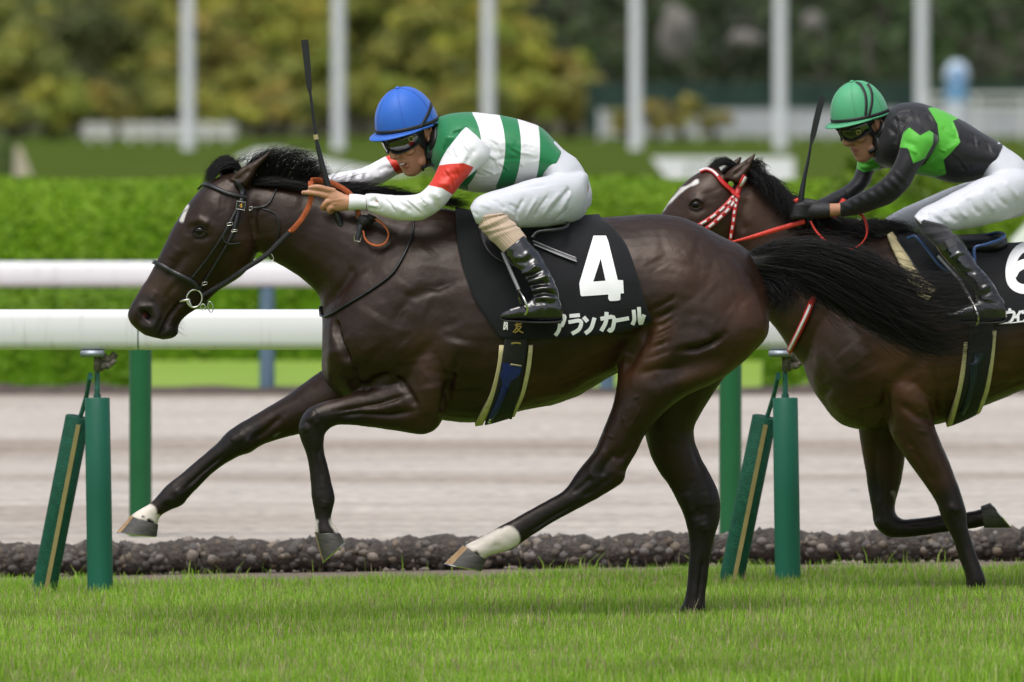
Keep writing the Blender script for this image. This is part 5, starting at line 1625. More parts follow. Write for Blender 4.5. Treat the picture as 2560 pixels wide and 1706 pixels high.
# bit: D ring, small ring, lip piece
def ring(c, rx, rz, r, tilt=0.0, n=22, nrm=(0, -1, 0), a0=0, a1=2 * math.pi):
    pts = []
    for k in range(n + 1):
        a = a0 + (a1 - a0) * k / n
        x, z = rx * math.cos(a), rz * math.sin(a)
        pts.append(np.array(c) + [x * math.cos(tilt) - z * math.sin(tilt), 0, x * math.sin(tilt) + z * math.cos(tilt)])
    return pts
cb, nb = hit(BV1, *C1(560, 1180)[0])
Yb = cb[1] - 0.012
cD = P(*C1(598, 1182)[0], Yb)
MB().tube(ring(cD, .0265, .031, .0034, math.radians(-12)), .0034, 10).build('bit_ring', m_steel, t_b)
MB().tube(ring(P(*C1(715, 1243)[0], Yb), .0085, .0185, .002, math.radians(10)), .002, 8).tube(ring(P(*C1(660, 1243)[0], Yb), .008, .010, .002), .002, 8).build('curb_ring', m_steel, t_b)
MB().tube([P(*C1(492, 1204)[0], Yb + .01), P(*C1(520, 1196)[0], Yb), P(*C1(556, 1190)[0], Yb), P(*C1(575, 1240)[0], Yb)], [.003, .005, .006, .004], 10).tube([P(*C1(556, 1190)[0], Yb), P(*C1(556, 1190)[0], -Yb)], .006, 8).build('bit', m_steel, t_b)
draped('chin_strap', BV1, C1(640, 1110, 660, 1180, 700, 1230, 690, 1270), 9, m_leather, t_b, lift=0.004, thick=0.006)

# reins: black webbing to the bit, orange rubber in the hands, loose loop hanging at the withers
t_r = thing('reins', P(700, 620, -0.12), 'orange rubber grip reins of the leading horse, hanging in a loop', 'reins')
yb = Yb
A = [P(*C1(655, 1160)[0], yb), P(*C1(800, 1075)[0], yb - .01), P(*C1(950, 975)[0], -.105), P(*C1(1100, 880)[0], -.11), P(*C1(1200, 785)[0], -.118), P(*C1(1300, 690)[0], -.122)]
A = crom(np.array(A), 5)
V, Fc = strip3(A, [.014, .016, .0165, .017, .017, .018], .0035, (0.55, 0, 0.83)); mesh_obj('webbing', V, Fc, m_web, t_r)
O1 = [P(*C1(1292, 700)[0], -.122)] + [P(*p, -.125) for p in C1(1340, 650, 1395, 575, 1435, 490, 1448, 420, 1443, 365)] + [P(*CH(372, 480)[0], -.118)]
O1 = crom(np.array(O1), 5)
V, Fc = strip3(O1, .0178, .005, (1, 0, 0.2)); o_r = mesh_obj('grip', V, Fc, m_orange, t_r)
O2 = crom(np.array([P(*CH(372, 470)[0], -.10), P(*CH(470, 462)[0], -.07), P(*CH(590, 478)[0], -.05), P(*CH(720, 510)[0], -.045), P(*CH(880, 590)[0], -.05), P(*CH(1000, 680)[0], -.06), P(*CH(1100, 800)[0], -.085), P(*CH(1150, 960)[0], -.125), P(*CH(1150, 1090)[0], -.135)]), 5)
V, Fc = strip3(O2, .018, .005, (0.25, 0, 1.0)); mesh_obj('grip', V, Fc, m_orange, t_r)
# ribs moulded across the rubber
mb = MB()
for path, wdir in ((O1, np.array([1, 0, .2])), (O2, np.array([.25, 0, 1]))):
    d = np.r_[0, np.cumsum(np.linalg.norm(np.diff(path, axis=0), axis=1))]
    for s in np.arange(0.01, d[-1], .0042):
        p = np.array([np.interp(s, d, path[:, k]) for k in range(3)]); q = np.array([np.interp(s + .001, d, path[:, k]) for k in range(3)])
        T = (q - p) / np.linalg.norm(q - p); w = wdir - T * np.dot(wdir, T); w /= np.linalg.norm(w)
        b_ = np.cross(T, w); b_ = b_ if b_[1] < 0 else -b_
        mb.tube([p + w * .0086 + b_ * .0026, p - w * .0086 + b_ * .0026], .0009, 4)
mb.build('grip_ribs', m_orange, o_r)['kind'] = 'stuff'
loop = [P(*CH(*q)[0], y) for q, y in (((1430, 1100), -.165), ((1530, 1160), -.175), ((1620, 1270), -.18), ((1640, 1370), -.18), ((1590, 1480), -.18), ((1480, 1530), -.18), ((1350, 1500), -.175), ((1260, 1410), -.165), ((1230, 1290), -.16))]
V, Fc = strip3(crom(np.array(loop), 6), [.012, .016, .017, .017, .017, .015], .005, (0, 1, 0.25))
mesh_obj('loop', V, Fc, m_orange, t_r)
mb = MB()
for a, b_, r in (((1180, 1090), (1340, 1150), .014), ((1250, 1080), (1230, 1200), .013), ((1320, 1060), (1410, 1100), .010), ((1180, 1180), (1310, 1090), .012)):
    mb.tube(crom(np.array([P(*CH(*a)[0], -.14), (P(*CH(*a)[0], -.16) + P(*CH(*b_)[0], -.16)) / 2, P(*CH(*b_)[0], -.14)]), 4), r, 10)
mb.build('knot', m_web, t_r)
V, Fc = strip3([P(*CH(1190, 1190)[0], -.165), P(*CH(1160, 1300)[0], -.17), P(*CH(1135, 1430)[0], -.172)], .0175, .004, (1, 0, .2)); mesh_obj('tail_strap', V, Fc, m_leather, t_r)
cbk = P(*CH(1135, 1420)[0], -.176)
MB().tube([cbk + [-.0105, 0, .011], cbk + [-.0115, 0, -.006], cbk + [.009, 0, -.011], cbk + [.0105, 0, .002]], .0015, 8).build('buckle', m_steel, t_r)
MB().tube(ring(P(*C1(1150, 878)[0], -.108), .0085, .0155, .0016, math.radians(35)), .0017, 8).build('martingale_ring', m_steel, t_r)
# ================================================================== RIDERS
m_skin = attr_mat('skin', 'tone', rough=0.48, spec=0.4, var=0.08, vscale=60, bump=0.12, bscale=500, subsurf=0.12, bdist=0.001)
m_black = mat('black_strap', (0.009, 0.009, 0.010), 0.5, var=0.2, vscale=60)
m_patent = mat('patent_boot', (0.006, 0.006, 0.007), 0.16, spec=0.7, coat=0.6)
m_lens = mat('dark_lens', (0.008, 0.007, 0.008), 0.06, spec=0.8, coat=1.0)
m_teeth = mat('teeth', (0.70, 0.66, 0.58), 0.3)
m_mouth = mat('mouth_inside', (0.06, 0.015, 0.012), 0.5)
m_hairh = mat('black_hair', (0.010, 0.009, 0.009), 0.5, bump=0.5, bscale=300)

def mask_sd(X, Z, poly, Y):
    line = px_line(poly, Y); line = line + [line[0]]
    d, _ = poly_dist(X, Z, line)
    inside = np.zeros(X.shape, bool)
    n = len(line) - 1
    for i in range(n):
        x1, z1 = line[i]; x2, z2 = line[i + 1]
        c = ((z1 > Z) != (z2 > Z)) & (X < (x2 - x1) * (Z - z1) / (z2 - z1 + 1e-12) + x1)
        inside ^= c
    return np.where(inside, d, -d)

def fabric(name, base, layers, rough=0.35, spec=0.5, sheen=0.15, bump=0.12, bscale=900, wr=0.0):
    """cloth whose dyed areas come from signed-distance attributes: layers = [(attribute, colour), ...]"""
    m = bpy.data.materials.new(name)
    nt, N, L, b = nodes(m)
    sset(b, Roughness=rough); b.inputs['Specular IOR Level'].default_value = spec
    b.inputs['Sheen Weight'].default_value = sheen
    cur = N.new('ShaderNodeRGB'); cur.outputs[0].default_value = (*base, 1); cur = cur.outputs[0]
    for at, col in layers:
        a = N.new('ShaderNodeAttribute'); a.attribute_name = at
        mr = N.new('ShaderNodeMapRange'); mr.inputs['From Min'].default_value = -0.0007; mr.inputs['From Max'].default_value = 0.0007
        L.new(a.outputs['Fac'], mr.inputs[0])
        mx = N.new('ShaderNodeMix'); mx.data_type = 'RGBA'
        L.new(mr.outputs[0], mx.inputs[0]); L.new(cur, mx.inputs[6]); mx.inputs[7].default_value = (*col, 1)
        cur = mx.outputs[2]
    L.new(cur, b.inputs['Base Color'])
    tc = N.new('ShaderNodeTexCoord')
    n = N.new('ShaderNodeTexNoise'); n.inputs['Scale'].default_value = bscale; n.inputs['Detail'].default_value = 2
    L.new(tc.outputs['Object'], n.inputs['Vector'])
    bp = N.new('ShaderNodeBump'); bp.inputs['Strength'].default_value = bump; bp.inputs['Distance'].default_value = 0.001
    L.new(n.outputs['Fac'], bp.inputs['Height'])
    n2 = N.new('ShaderNodeTexNoise'); n2.inputs['Scale'].default_value = 26; n2.inputs['Detail'].default_value = 3; n2.inputs['Distortion'].default_value = 1.5
    L.new(tc.outputs['Object'], n2.inputs['Vector'])
    bp2 = N.new('ShaderNodeBump'); bp2.inputs['Strength'].default_value = 0.10 + wr; bp2.inputs['Distance'].default_value = 0.006
    L.new(n2.outputs['Fac'], bp2.inputs['Height']); L.new(bp.outputs[0], bp2.inputs['Normal'])
    L.new(bp2.outputs[0], b.inputs['Normal'])
    return m

def shrink(st, k, dy=0.0):
    out = []
    for s in st:
        ax, ay, bx, by, hw = s[:5]; y = s[5] if len(s) > 5 else 0.0
        mx, my = (ax + bx) / 2, (ay + by) / 2
        out.append((mx + (ax - mx) * k, my + (ay - my) * k, mx + (bx - mx) * k, my + (by - my) * k, hw * k, y + dy))
    return out

def mirror_st(st, dx=0, dy=0, yc=0.0):
    return [(s[0] + dx, s[1] + dy, s[2] + dx, s[3] + dy, s[4], 2 * yc - s[5]) for s in st]

def shift_y(st, y0):
    return [(*s[:5], (s[5] if len(s) > 5 else 0.0) + y0) for s in st]

class Head:
    def __init__(s, ear, Y0, psi, theta, k=1.0, roll=0.0, C=None):
        p, t = math.radians(psi), math.radians(theta)
        s.F = np.array([-math.cos(p) * math.cos(t), -math.sin(p) * math.cos(t), -math.sin(t)])
        s.L = np.array([math.sin(p), -math.cos(p), 0.0])
        s.U = np.cross(s.F, s.L)
        if roll:
            r = math.radians(roll)
            L = s.L * math.cos(r) + s.U * math.sin(r); s.U = s.U * math.cos(r) - s.L * math.sin(r); s.L = L
        s.k = k
        # solve the centre so that the ear shows at the given pixel with the head centre at depth Y0
        e = s.off(-.008, .076, .0)
        pe = P(ear[0], ear[1], Y0 + e[1])
        s.C = pe - e if C is None else C
    def off(s, f, l, u): return (s.F * f + s.L * l + s.U * u) * s.k
    def __call__(s, f, l, u): return s.C + s.off(f, l, u)
    def M(s): return np.stack([s.F, s.L, s.U], 1) * s.k
    def ell(s, c, r, n=18): return ellipsoid(s(*c), r, n, s.M())

def head_shapes(h, mb):
    st = [(-.128, .072, .040, .016), (-.121, .082, .018, .031), (-.104, .088, -.016, .045), (-.078, .0885, -.042, .054), (-.046, .087, -.062, .061), (-.015, .086, -.078, .066), (.015, .083, -.090, .070),
          (.045, .079, -.096, .072), (.075, .085, -.098, .073), (.100, .074, -.090, .064), (.122, .050, -.070, .048), (.135, .02, -.04, .025)]
    A = crom(np.array(st), 4)
    th = np.linspace(0, 2 * math.pi, 36, endpoint=False)
    R = np.zeros((len(A), 36, 3))
    for i, (u, ff, fb, hw) in enumerate(A):
        mid, hf = (ff + fb) / 2, (ff - fb) / 2
        for j, a in enumerate(th):
            c, s_ = math.cos(a), math.sin(a)
            R[i, j] = h(mid + hf * np.sign(c) * abs(c) ** 0.88, hw * np.sign(s_) * abs(s_) ** 0.88, u)
    mb.add(*rings_mesh(R))
    mb.tube([h(.078, 0, .044), h(.090, 0, .016), h(.103, 0, -.008), h(.1085, 0, -.021), h(.099, 0, -.031), h(.084, 0, -.035)], [.009 * h.k, .0105 * h.k, .0125 * h.k, .0135 * h.k, .011 * h.k, .006 * h.k], 14)
    for sd in (-1, 1):
        mb.add(*h.ell((.0925, sd * .0125, -.0255), (.011, .0075, .0085)))
        mb.add(*h.ell((.063, sd * .040, -.022), (.022, .024, .020)))          # cheek
        mb.add(*h.ell((.030, sd * .052, -.085), (.03, .010, .02)))            # jaw
        # ear: rim and bowl
        cx = np.array([-.008, sd * .072, .0])
        pts = []
        for q in range(15):
            a = math.radians(-115 + 300 * q / 14)
            pts.append(h(cx[0] - .004 + .0165 * math.cos(a + math.pi / 2) - .002, cx[1] + sd * (.010 + .004 * math.cos(a)), .001 + .029 * math.sin(a + math.pi / 2)))
        mb.tube(pts, .0036 * h.k, 8)
        mb.add(*h.ell((cx[0] - .003, cx[1] + sd * .001, .0), (.015, .008, .026)))
        mb.add(*h.ell((cx[0] + .004, cx[1] + sd * .006, -.025), (.008, .006, .009)))
    mb.add(*h.ell((.0855, 0, -.0570), (.0095, .023, .0075)))
    mb.add(*h.ell((.0830, 0, -.0760), (.0105, .020, .0080)))
    mb.add(*h.ell((.0745, 0, -.106), (.017, .024, .017)))

def lathe_dome(h, a_f, a_s, u0, hu, fc, nrm=26, n=44, rim=lambda a: 0.0, skirt=0.012):
    R = []
    for i in range(nrm):
        e = math.radians(90 * i / (nrm - 1))
        row = []
        for j in range(n):
            a = 2 * math.pi * j / n
            if i == 0: c, s_ = 1.0, rim(a) / hu
            else: c, s_ = math.cos(e) ** 0.92, math.sin(e) ** 1.0
            cc = max(c, 0.03)
            row.append(h(fc + a_f * cc * math.cos(a), a_s * cc * math.sin(a), u0 + hu * (s_ if i else s_) + (rim(a) * (1 - s_) if i else 0)))
        R.append(row)
    return rings_mesh(np.array(R))

def helmet(h, parent, m_h, m_edge, straps, seams=6, brim_drop=0.006):
    rim = lambda a: 0.010 * math.cos(a) + 0.002
    V, Fc = lathe_dome(h, .119, .099, .042, .142, -.004, rim=rim)
    hel = mesh_obj('helmet', V, Fc, m_h, parent)
    BVh = BVHTree.FromPolygons([tuple(v) for v in V], Fc)
    mesh_obj('button', *ellipsoid(h(-.004, 0, .186), (.009, .009, .005), 14, h.M()), m_h, hel)
    # stitched seams over the crown
    mb = MB()
    for q in range(seams):
        a = 2 * math.pi * (q + 0.5) / seams + 0.35
        for da in (-.018, .018):
            pts = []
            for i in range(15):
                e = math.radians(6 + 80 * i / 14)
                c, s_ = math.cos(e) ** 0.92, math.sin(e)
                pts.append(h(-.004 + .1192 * c * math.cos(a + da / max(c, .2)), .0992 * c * math.sin(a + da / max(c, .2)), .042 + .1422 * s_ + rim(a) * (1 - s_)))
            mb.tube(pts, .0011 * h.k, 5)
    mb.build('seam_stitching', m_h, hel)
    # peak
    n = 25; R = []
    for j in range(n):
        a = math.radians(-82 + 164 * j / (n - 1)); w = .036 * math.cos(a * 90 / 82) ** 0.7 + 0.002
        u = .042 + rim(a) - .003
        i0, i1 = np.array([-.004 + .115 * math.cos(a), .095 * math.sin(a)]), np.array([-.004 + (.119 + w) * math.cos(a), (.099 + w * .5) * math.sin(a)])
        dr = brim_drop * math.cos(a)
        R.append([h(i0[0], i0[1], u + .002), h(i1[0], i1[1], u - dr + .0015), h(i1[0], i1[1], u - dr - .0015), h(i0[0], i0[1], u - .002)])
    mesh_obj('peak', *rings_mesh(np.array(R)), m_h, hel)
    # elastic band round the foot of the crown
    R = []
    for j in range(49):
        a = 2 * math.pi * j / 48
        q = lambda r, du: h(-.004 + (.119 + r) * math.cos(a), (.099 + r) * math.sin(a), .042 + rim(a) + du)
        R.append([q(.0015, .001), q(.0022, .014), q(-.004, .015), q(-.003, 0)])
    mesh_obj('elastic_band', *rings_mesh(np.array(R), False), m_black, hel)
    R = []
    for j in range(49):
        a = 2 * math.pi * j / 48
        q = lambda r, du: h(-.004 + (.119 + r) * math.cos(a), (.099 + r) * math.sin(a), .042 + rim(a) + du)
        R.append([q(.001, -.007), q(.003, -.002), q(.001, .002), q(-.004, 0), q(-.004, -.006)])
    mesh_obj('rim', *rings_mesh(np.array(R), False), m_h, hel)
    for pts, w in straps:
        mesh_obj('strap', *drape(BVh, pts, w, 0.0006, 0.002, 6), m_black, hel)
    return hel

def goggles(h, parent, lens_m, emblem=None):
    def pt(a, v, r=0.0):
        lo = -.028 + .015 * math.exp(-(a / .22) ** 2); hi = .024
        u = .014 + (lo if v < 0 else hi) * abs(v) * (1 - 0.25 * (abs(a) / 1.35) ** 3)
        return h(.004 + (.095 + r) * math.cos(a) ** 0.9 + .006 * math.cos(a * 3) ** 2 * (abs(a) < .6), (.077 + r) * math.sin(a), u)
    na, nv = 33, 7
    aa = np.linspace(-1.32, 1.32, na); vv = np.linspace(-1, 1, nv)
    out = np.array([[pt(a, v, .010 * (1 - v * v * .35)) for v in vv] + [pt(a, v, .0) for v in vv[::-1]] for a in aa])
    gg = mesh_obj('goggles', *rings_mesh(out), lens_m, parent)
    mb = MB()
    for sd in (-1, 1):
        b = [pt(sd * a, -1, .008) for a in np.linspace(.10, 1.30, 14)] + [pt(sd * 1.30, v, .008) for v in (-.5, 0, .5)] + [pt(sd * a, 1, .008) for a in np.linspace(1.30, .10, 14)] + [pt(sd * .10, v, .009) for v in (.4, -.4, -1)]
        mb.tube(b, .0030 * h.k, 7)
    mb.build('goggle_rim', m_black, gg)
    R = np.array([[h(.006 + (.090 + r) * math.cos(a) * (1 if math.cos(a) > 0 else 1.08), (.075 + r) * math.sin(a), .018 + du + .022 * (a - 1.3 if a < math.pi else 2 * math.pi - 1.3 - a) / 1.8) for r, du in ((.006, -.010), (.006, .010), (0, .010), (0, -.010))] for a in np.linspace(1.25, 2 * math.pi - 1.25, 30)])
    mesh_obj('goggle_strap', *rings_mesh(R), m_black, gg)
    if emblem:
        bv = BVHTree.FromPolygons([tuple(v) for v in rings_mesh(out)[0]], rings_mesh(out)[1])
        mesh_obj('emblem', *drape(bv, emblem, 1.6, .0006, .0008, 2, smooth=0), mat('emblem_gold', (0.5, 0.40, 0.15), 0.3, metal=0.6), gg)
    return gg

def finger(mb, pts, r):
    mb.tube(crom(np.array(pts), 4), np.interp(np.linspace(0, 1, (len(pts) - 1) * 4 + 1), np.linspace(0, 1, len(r)), r), 12)

# ---------------------------------------------------------------- leading rider
p1 = thing('person', P(1320, 805, -0.35), 'jockey in green and white hooped silks with blue cap, crouching over the leading horse', 'person')
H = Head((1066, 333), -0.02, 42, 33)
HH = Head((1066, 333), -0.02, 42, 19, C=H(.012, 0, -.012))
J1_TORSO = [(1098, 292, 1070, 398, .075), (1118, 286, 1078, 418, .125), (1150, 282, 1096, 440, .165), (1195, 281, 1134, 468, .185), (1243, 287, 1195, 482, .182), (1300, 300, 1268, 474, .168), (1355, 321, 1330, 459, .152), (1408, 375, 1373, 445, .142)]
J1_ARM = [(1165, 318, 1228, 372, .060, -.155), (1140, 345, 1218, 400, .072, -.185), (1108, 390, 1192, 424, .070, -.205), (1088, 435, 1160, 452, .062, -.225), (1070, 465, 1132, 486, .058, -.235), (1046, 484, 1100, 524, .056, -.240),
          (1015, 488, 1050, 552, .052, -.232), (975, 487, 990, 550, .049, -.21), (935, 484, 948, 539, .046, -.18), (912, 485, 920, 528, .041, -.16)]
J1_CUFF = [(914, 489, 916, 525, .034, -.16), (895, 486, 896, 525, .033, -.145), (874, 485, 871, 527, .032, -.13)]
J1_ARMF = [(1150, 320, 1200, 380, .06, .15), (1100, 340, 1150, 400, .068, .185), (1040, 360, 1070, 420, .064, .215), (985, 384, 1018, 430, .056, .225), (958, 394, 992, 438, .052, .22), (925, 412, 955, 460, .05, .20), (895, 423, 915, 470, .048, .18), (865, 428, 875, 470, .044, .155), (835, 434, 842, 470, .040, .135), (815, 440, 820, 468, .036, .12)]
J1_PELV = [(1385, 350, 1350, 452, .135), (1412, 376, 1362, 480, .148), (1442, 398, 1368, 520, .158), (1466, 436, 1378, 552, .155), (1480, 480, 1405, 562, .13), (1478, 512, 1440, 552, .08)]
J1_TH = [(1474, 462, 1470, 520, .030, -.03), (1464, 432, 1454, 546, .078, -.075), (1420, 432, 1415, 560, .092, -.12), (1370, 440, 1372, 566, .092, -.165), (1315, 452, 1325, 569, .086, -.21), (1262, 470, 1284, 568, .078, -.25), (1215, 484, 1248, 562, .070, -.28), (1188, 498, 1215, 566, .060, -.30), (1175, 518, 1192, 560, .045, -.305)]
J1_SHIN = [(1188, 540, 1262, 532, .052, -.305), (1196, 562, 1268, 540, .052, -.315), (1215, 587, 1287, 560, .050, -.325), (1240, 612, 1303, 577, .049, -.335), (1262, 635, 1316, 594, .049, -.345)]
J1_BOOT = [(1257, 630, 1311, 588, .052, -.345), (1264, 643, 1322, 603, .053, -.35), (1280, 664, 1344, 628, .052, -.36), (1302, 684, 1366, 662, .049, -.37), (1316, 710, 1384, 696, .044, -.38), (1326, 732, 1397, 730, .040, -.39), (1332, 752, 1403, 760, .038, -.395)]
J1_FOOT = [(1247, 788, 1248, 797, .020, -.405), (1258, 776, 1262, 802, .034, -.405), (1288, 764, 1290, 804, .042, -.402), (1318, 752, 1324, 806, .040, -.40), (1352, 735, 1360, 807, .036, -.398), (1394, 742, 1397, 805, .033, -.396), (1406, 765, 1407, 799, .022, -.396)]

mb = MB()
head_shapes(H, mb)
mb.tube([H(-.03, 0, -.03), H(-.045, 0, -.085), P(1088, 352, 0), P(1130, 360, 0)], [.056, .055, .06, .08], 20)
for st in (shrink(J1_TORSO, .88), shrink(J1_PELV, .90), shrink(J1_ARM, .80), shrink(J1_ARMF, .80), shrink(J1_TH, .88), shrink(mirror_st(J1_TH), .88), shrink(J1_SHIN, .86), shrink(mirror_st(J1_SHIN), .86), shrink(J1_BOOT, .80), shrink(mirror_st(J1_BOOT), .80), shrink(J1_FOOT, .78), shrink(mirror_st(J1_FOOT), .78)):
    mb.loft(st, n=20, k=3)
mb.loft([(925, 492, 926, 522, .030, -.165), (890, 490, 890, 523, .026, -.142), (866, 487, 864, 527, .022, -.128), (846, 478, 846, 529, .019, -.126), (828, 472, 833, 526, .017, -.126), (818, 478, 822, 514, .012, -.126)], n=20, k=4)
HY = -.128
finger(mb, [P(838, 478, HY), P(818, 474, HY - .006), P(797, 468, HY - .012), P(783, 468, HY - .012), P(771, 470, HY - .006)], [.0105, .0105, .0095, .0085, .0065])
finger(mb, [P(832, 491, HY), P(812, 489, HY - .006), P(790, 484, HY - .010), P(770, 482, HY - .008), P(753, 482, HY - .004)], [.011, .0105, .0095, .0088, .0065])
finger(mb, [P(832, 504, HY), P(818, 505, HY - .008), P(808, 516, HY - .004), P(808, 522, HY + .012), P(818, 520, HY + .022)], [.011, .0105, .0095, .009, .007])
finger(mb, [P(838, 518, HY), P(826, 520, HY - .006), P(822, 528, HY), P(826, 531, HY + .014), P(835, 526, HY + .022)], [.010, .010, .0088, .008, .0065])
finger(mb, [P(852, 492, HY + .012), P(836, 482, HY + .026), P(822, 480, HY + .034), P(808, 486, HY + .030)], [.012, .0115, .010, .0075])
# far hand on the rein
mb.loft([(822, 443, 826, 468, .026, .122), (800, 440, 806, 466, .022, .115), (784, 440, 790, 464, .018, .11)], n=16, k=3)
for q in range(4):
    yy = 446 + q * 6
    finger(mb, [P(795, yy, .115), P(780, yy - 1, .112), P(772, yy + 3, .10), P(780, yy + 6, .088)], [.010, .0095, .0085, .007])
finger(mb, [P(812, 446, .10), P(796, 440, .085), P(782, 442, .08)], [.011, .010, .008])
me = remesh(mb.V, mb.F, 0.0034, 3)
sculpt(me, [(C3(500, 1080, 560, 1130, 600, 1200), .004, -.0025), (C3(640, 1180, 690, 1210), .004, -.002), (C3(585, 1225, 640, 1195), .0035, -.004), (C3(600, 1030, 660, 1060, 740, 1040), .006, .002), (C3(470, 1120, 500, 1100), .003, -.003),
            (CH(700, 800, 820, 780, 930, 770), .003, .0016), (CH(690, 860, 820, 850), .003, .0012), (CH(640, 700, 760, 700), .004, -.001)], -0.08)
SK = (0.47, 0.235, 0.135)
paint(me, 'tone', SK, [(C3(560, 1220, 600, 1260, 640, 1240), .004, (0.36, 0.12, 0.09), .006), (C3(520, 1205, 580, 1215, 640, 1190), .0025, (0.38, 0.13, 0.10), .005), (C3(650, 1080, 750, 1150), .015, (0.50, 0.24, 0.15), .03),
                       (CH(230, 670), .005, (0.52, 0.27, 0.19), .006), (CH(345, 580), .005, (0.52, 0.27, 0.19), .006), (CH(540, 900), .006, (0.50, 0.22, 0.14), .008)], -0.08)
BP1 = bvh_of(me)
pb1 = place(me, 'body', m_skin, p1)
# nails
for x, y in ((760, 480), (776, 468)):
    c, n = hit(BP1, x, y); mesh_obj('nail', *ellipsoid(c, (.0055, .0015, .0035), 10), mat('nail', (0.55, 0.32, 0.25), 0.3), p1)
# mouth with teeth
mesh_obj('mouth', *H.ell((.0845, .004, -.0662), (.0105, .0165, .0052)), m_mouth, p1)
mesh_obj('teeth', *H.ell((.0872, .004, -.0640), (.0095, .0125, .0030)), m_teeth, p1)
# hair at the nape and temples
mbh = MB()
mbh.add(*H.ell((-.045, 0, .02), (.062, .078, .045)))
mbh.build('hair', m_hairh, p1)

m_capb = fabric('blue_cap_cloth', (0.022, 0.13, 0.56), [], rough=0.5, spec=0.35, bump=0.3)
hel1 = helmet(HH, p1, m_capb, m_black, [(C3(935, 360, 930, 430, 895, 530, 850, 620, 800, 720), 7)])
goggles(H, p1, m_lens, C3(640, 850, 690, 850, 695, 895, 665, 910, 635, 890, 640, 852))
# harness round the ear and chin strap
for nm, pts, w in (('harness', C3(800, 690, 770, 760, 780, 860, 820, 940, 880, 990), [13, 14, 17, 19, 18]), ('harness', C3(960, 640, 985, 720, 985, 820, 960, 920, 900, 990), [8, 10, 13, 16, 18]),
                   ('chin_strap', C3(900, 980, 915, 1080, 925, 1180, 935, 1240), [17, 18, 18, 14]), ('chin_strap', C3(910, 1230, 860, 1260, 800, 1275), 13)):
    mesh_obj(nm, *drape(BP1, pts, w, .003, .008, 6, yfall=-.08), m_black, p1)
mesh_obj('strap_buckle', *drape(BP1, C3(890, 1140, 960, 1140), 7, .010, .005, 4, yfall=-.08), m_leather, p1)

def creases(lines, conv, r, h, off=(3.2, -2.6)):
    out = []
    for q in lines:
        p = conv(*q)
        out.append((p, r, -h, -9, 9)); out.append(([(x + off[0], y + off[1]) for x, y in p], r, h, -9, 9))
    return out
# silks
GRN, WHT_, RED = (0.010, 0.185, 0.062), (0.74, 0.74, 0.77), (0.66, 0.035, 0.016)
mb = MB().loft(J1_TORSO, n=40, k=6)
mb.loft([(1160, 312, 1226, 388, .055, -.135), (1150, 330, 1215, 400, .045, -.175)], n=20, k=2).loft([(1150, 320, 1200, 380, .055, .13), (1120, 340, 1170, 400, .045, .165)], n=20, k=2)
mb.loft([(1096, 296, 1070, 398, .078), (1086, 306, 1062, 396, .070)], n=24, k=2)
me = remesh(mb.V, mb.F, 0.0036, 5)
sculpt(me, [(C2(1040, 620, 1100, 640, 1200, 640), .012, -.010), (C2(1060, 680, 1160, 700), .012, .009), (C2(1020, 720, 1060, 820, 1050, 900), .012, -.010), (C2(1100, 640, 1180, 600, 1250, 600), .010, .006),
            (C2(1150, 660, 1220, 650, 1230, 690), .008, -.008), (C2(1130, 620, 1200, 620), .007, .006), (C2(1040, 800, 1080, 720, 1130, 690), .010, .007), (C2(1060, 780, 1100, 740), .006, -.006),
            (C2(1290, 850, 1500, 830, 1800, 830), .008, -.003), (C2(1350, 760, 1450, 800, 1460, 860), .014, -.005), (C2(1250, 920, 1330, 960, 1370, 1010), .012, -.007), (C2(1370, 950, 1450, 930), .010, .005),
            (C2(1480, 620, 1560, 680), .010, -.004), (C2(1560, 640, 1600, 760), .012, .004), (C2(1690, 760, 1750, 800, 1800, 790), .010, -.005), (C2(1720, 720, 1790, 760), .009, .005), (C2(1640, 900, 1720, 930), .009, -.005),
            (C2(1480, 980, 1560, 940, 1620, 950), .010, .005), (C2(1430, 720, 1540, 740), .010, .003), (C2(1250, 980, 1200, 1010), .010, -.006), (C2(1780, 850, 1820, 830), .008, .005)] + [(q[0], q[1], q[2]) for q in creases([(1360, 700, 1420, 740, 1440, 800), (1480, 560, 1520, 620, 1530, 680), (1600, 600, 1640, 700, 1650, 780), (1700, 680, 1760, 740, 1830, 760), (1690, 870, 1760, 890, 1800, 860), (1500, 760, 1560, 800, 1640, 810), (1300, 900, 1380, 930, 1440, 1000),
            (1420, 860, 1470, 900, 1500, 960), (1560, 860, 1600, 920, 1610, 980), (1120, 600, 1180, 575, 1250, 590), (1060, 600, 1110, 620, 1150, 660), (1400, 600, 1440, 660, 1440, 720), (1300, 580, 1350, 640, 1380, 660), (1660, 640, 1720, 690), (1330, 800, 1400, 840, 1420, 900), (1240, 950, 1300, 990, 1330, 1030)], C2, .0055, .0042)], -.15)
V = mverts(me); Nn = mnorms(me)
set_verts(me, V + Nn * (0.0016 * fbm(V * np.array([1.0, .6, 1.6]), 12, 2, 2) + 0.0006 * fbm(V * np.array([1, 1, .5]), 34, 2, 5))[:, None])
V = mverts(me)
px = 1280 + V[:, 0] * F / (V[:, 1] + 50); zt_, zb_ = P(0, 285, -.1)[2], P(0, 478, -.1)[2]
vv = np.clip((zt_ - V[:, 2]) / (zt_ - zb_), 0, 1)
bul = np.interp(px, [1165, 1240, 1290, 1340], [44, 24, 20, 14])
tt = px - bul * (1 - (2 * vv - 0.85) ** 2).clip(0, 1) - 6 * (vv < .5) * 0 + 2.0
s1 = np.minimum(tt - 1172, 1243 - tt); s2 = np.minimum(tt - 1286, 1338 - tt)
set_float(me, 'hoop', np.maximum(s1, s2) / 720.0)
m_silk1 = fabric('green_white_satin', GRN, [('hoop', WHT_)], rough=0.42, spec=0.4)
sh1 = place(me, 'silks', m_silk1, p1)
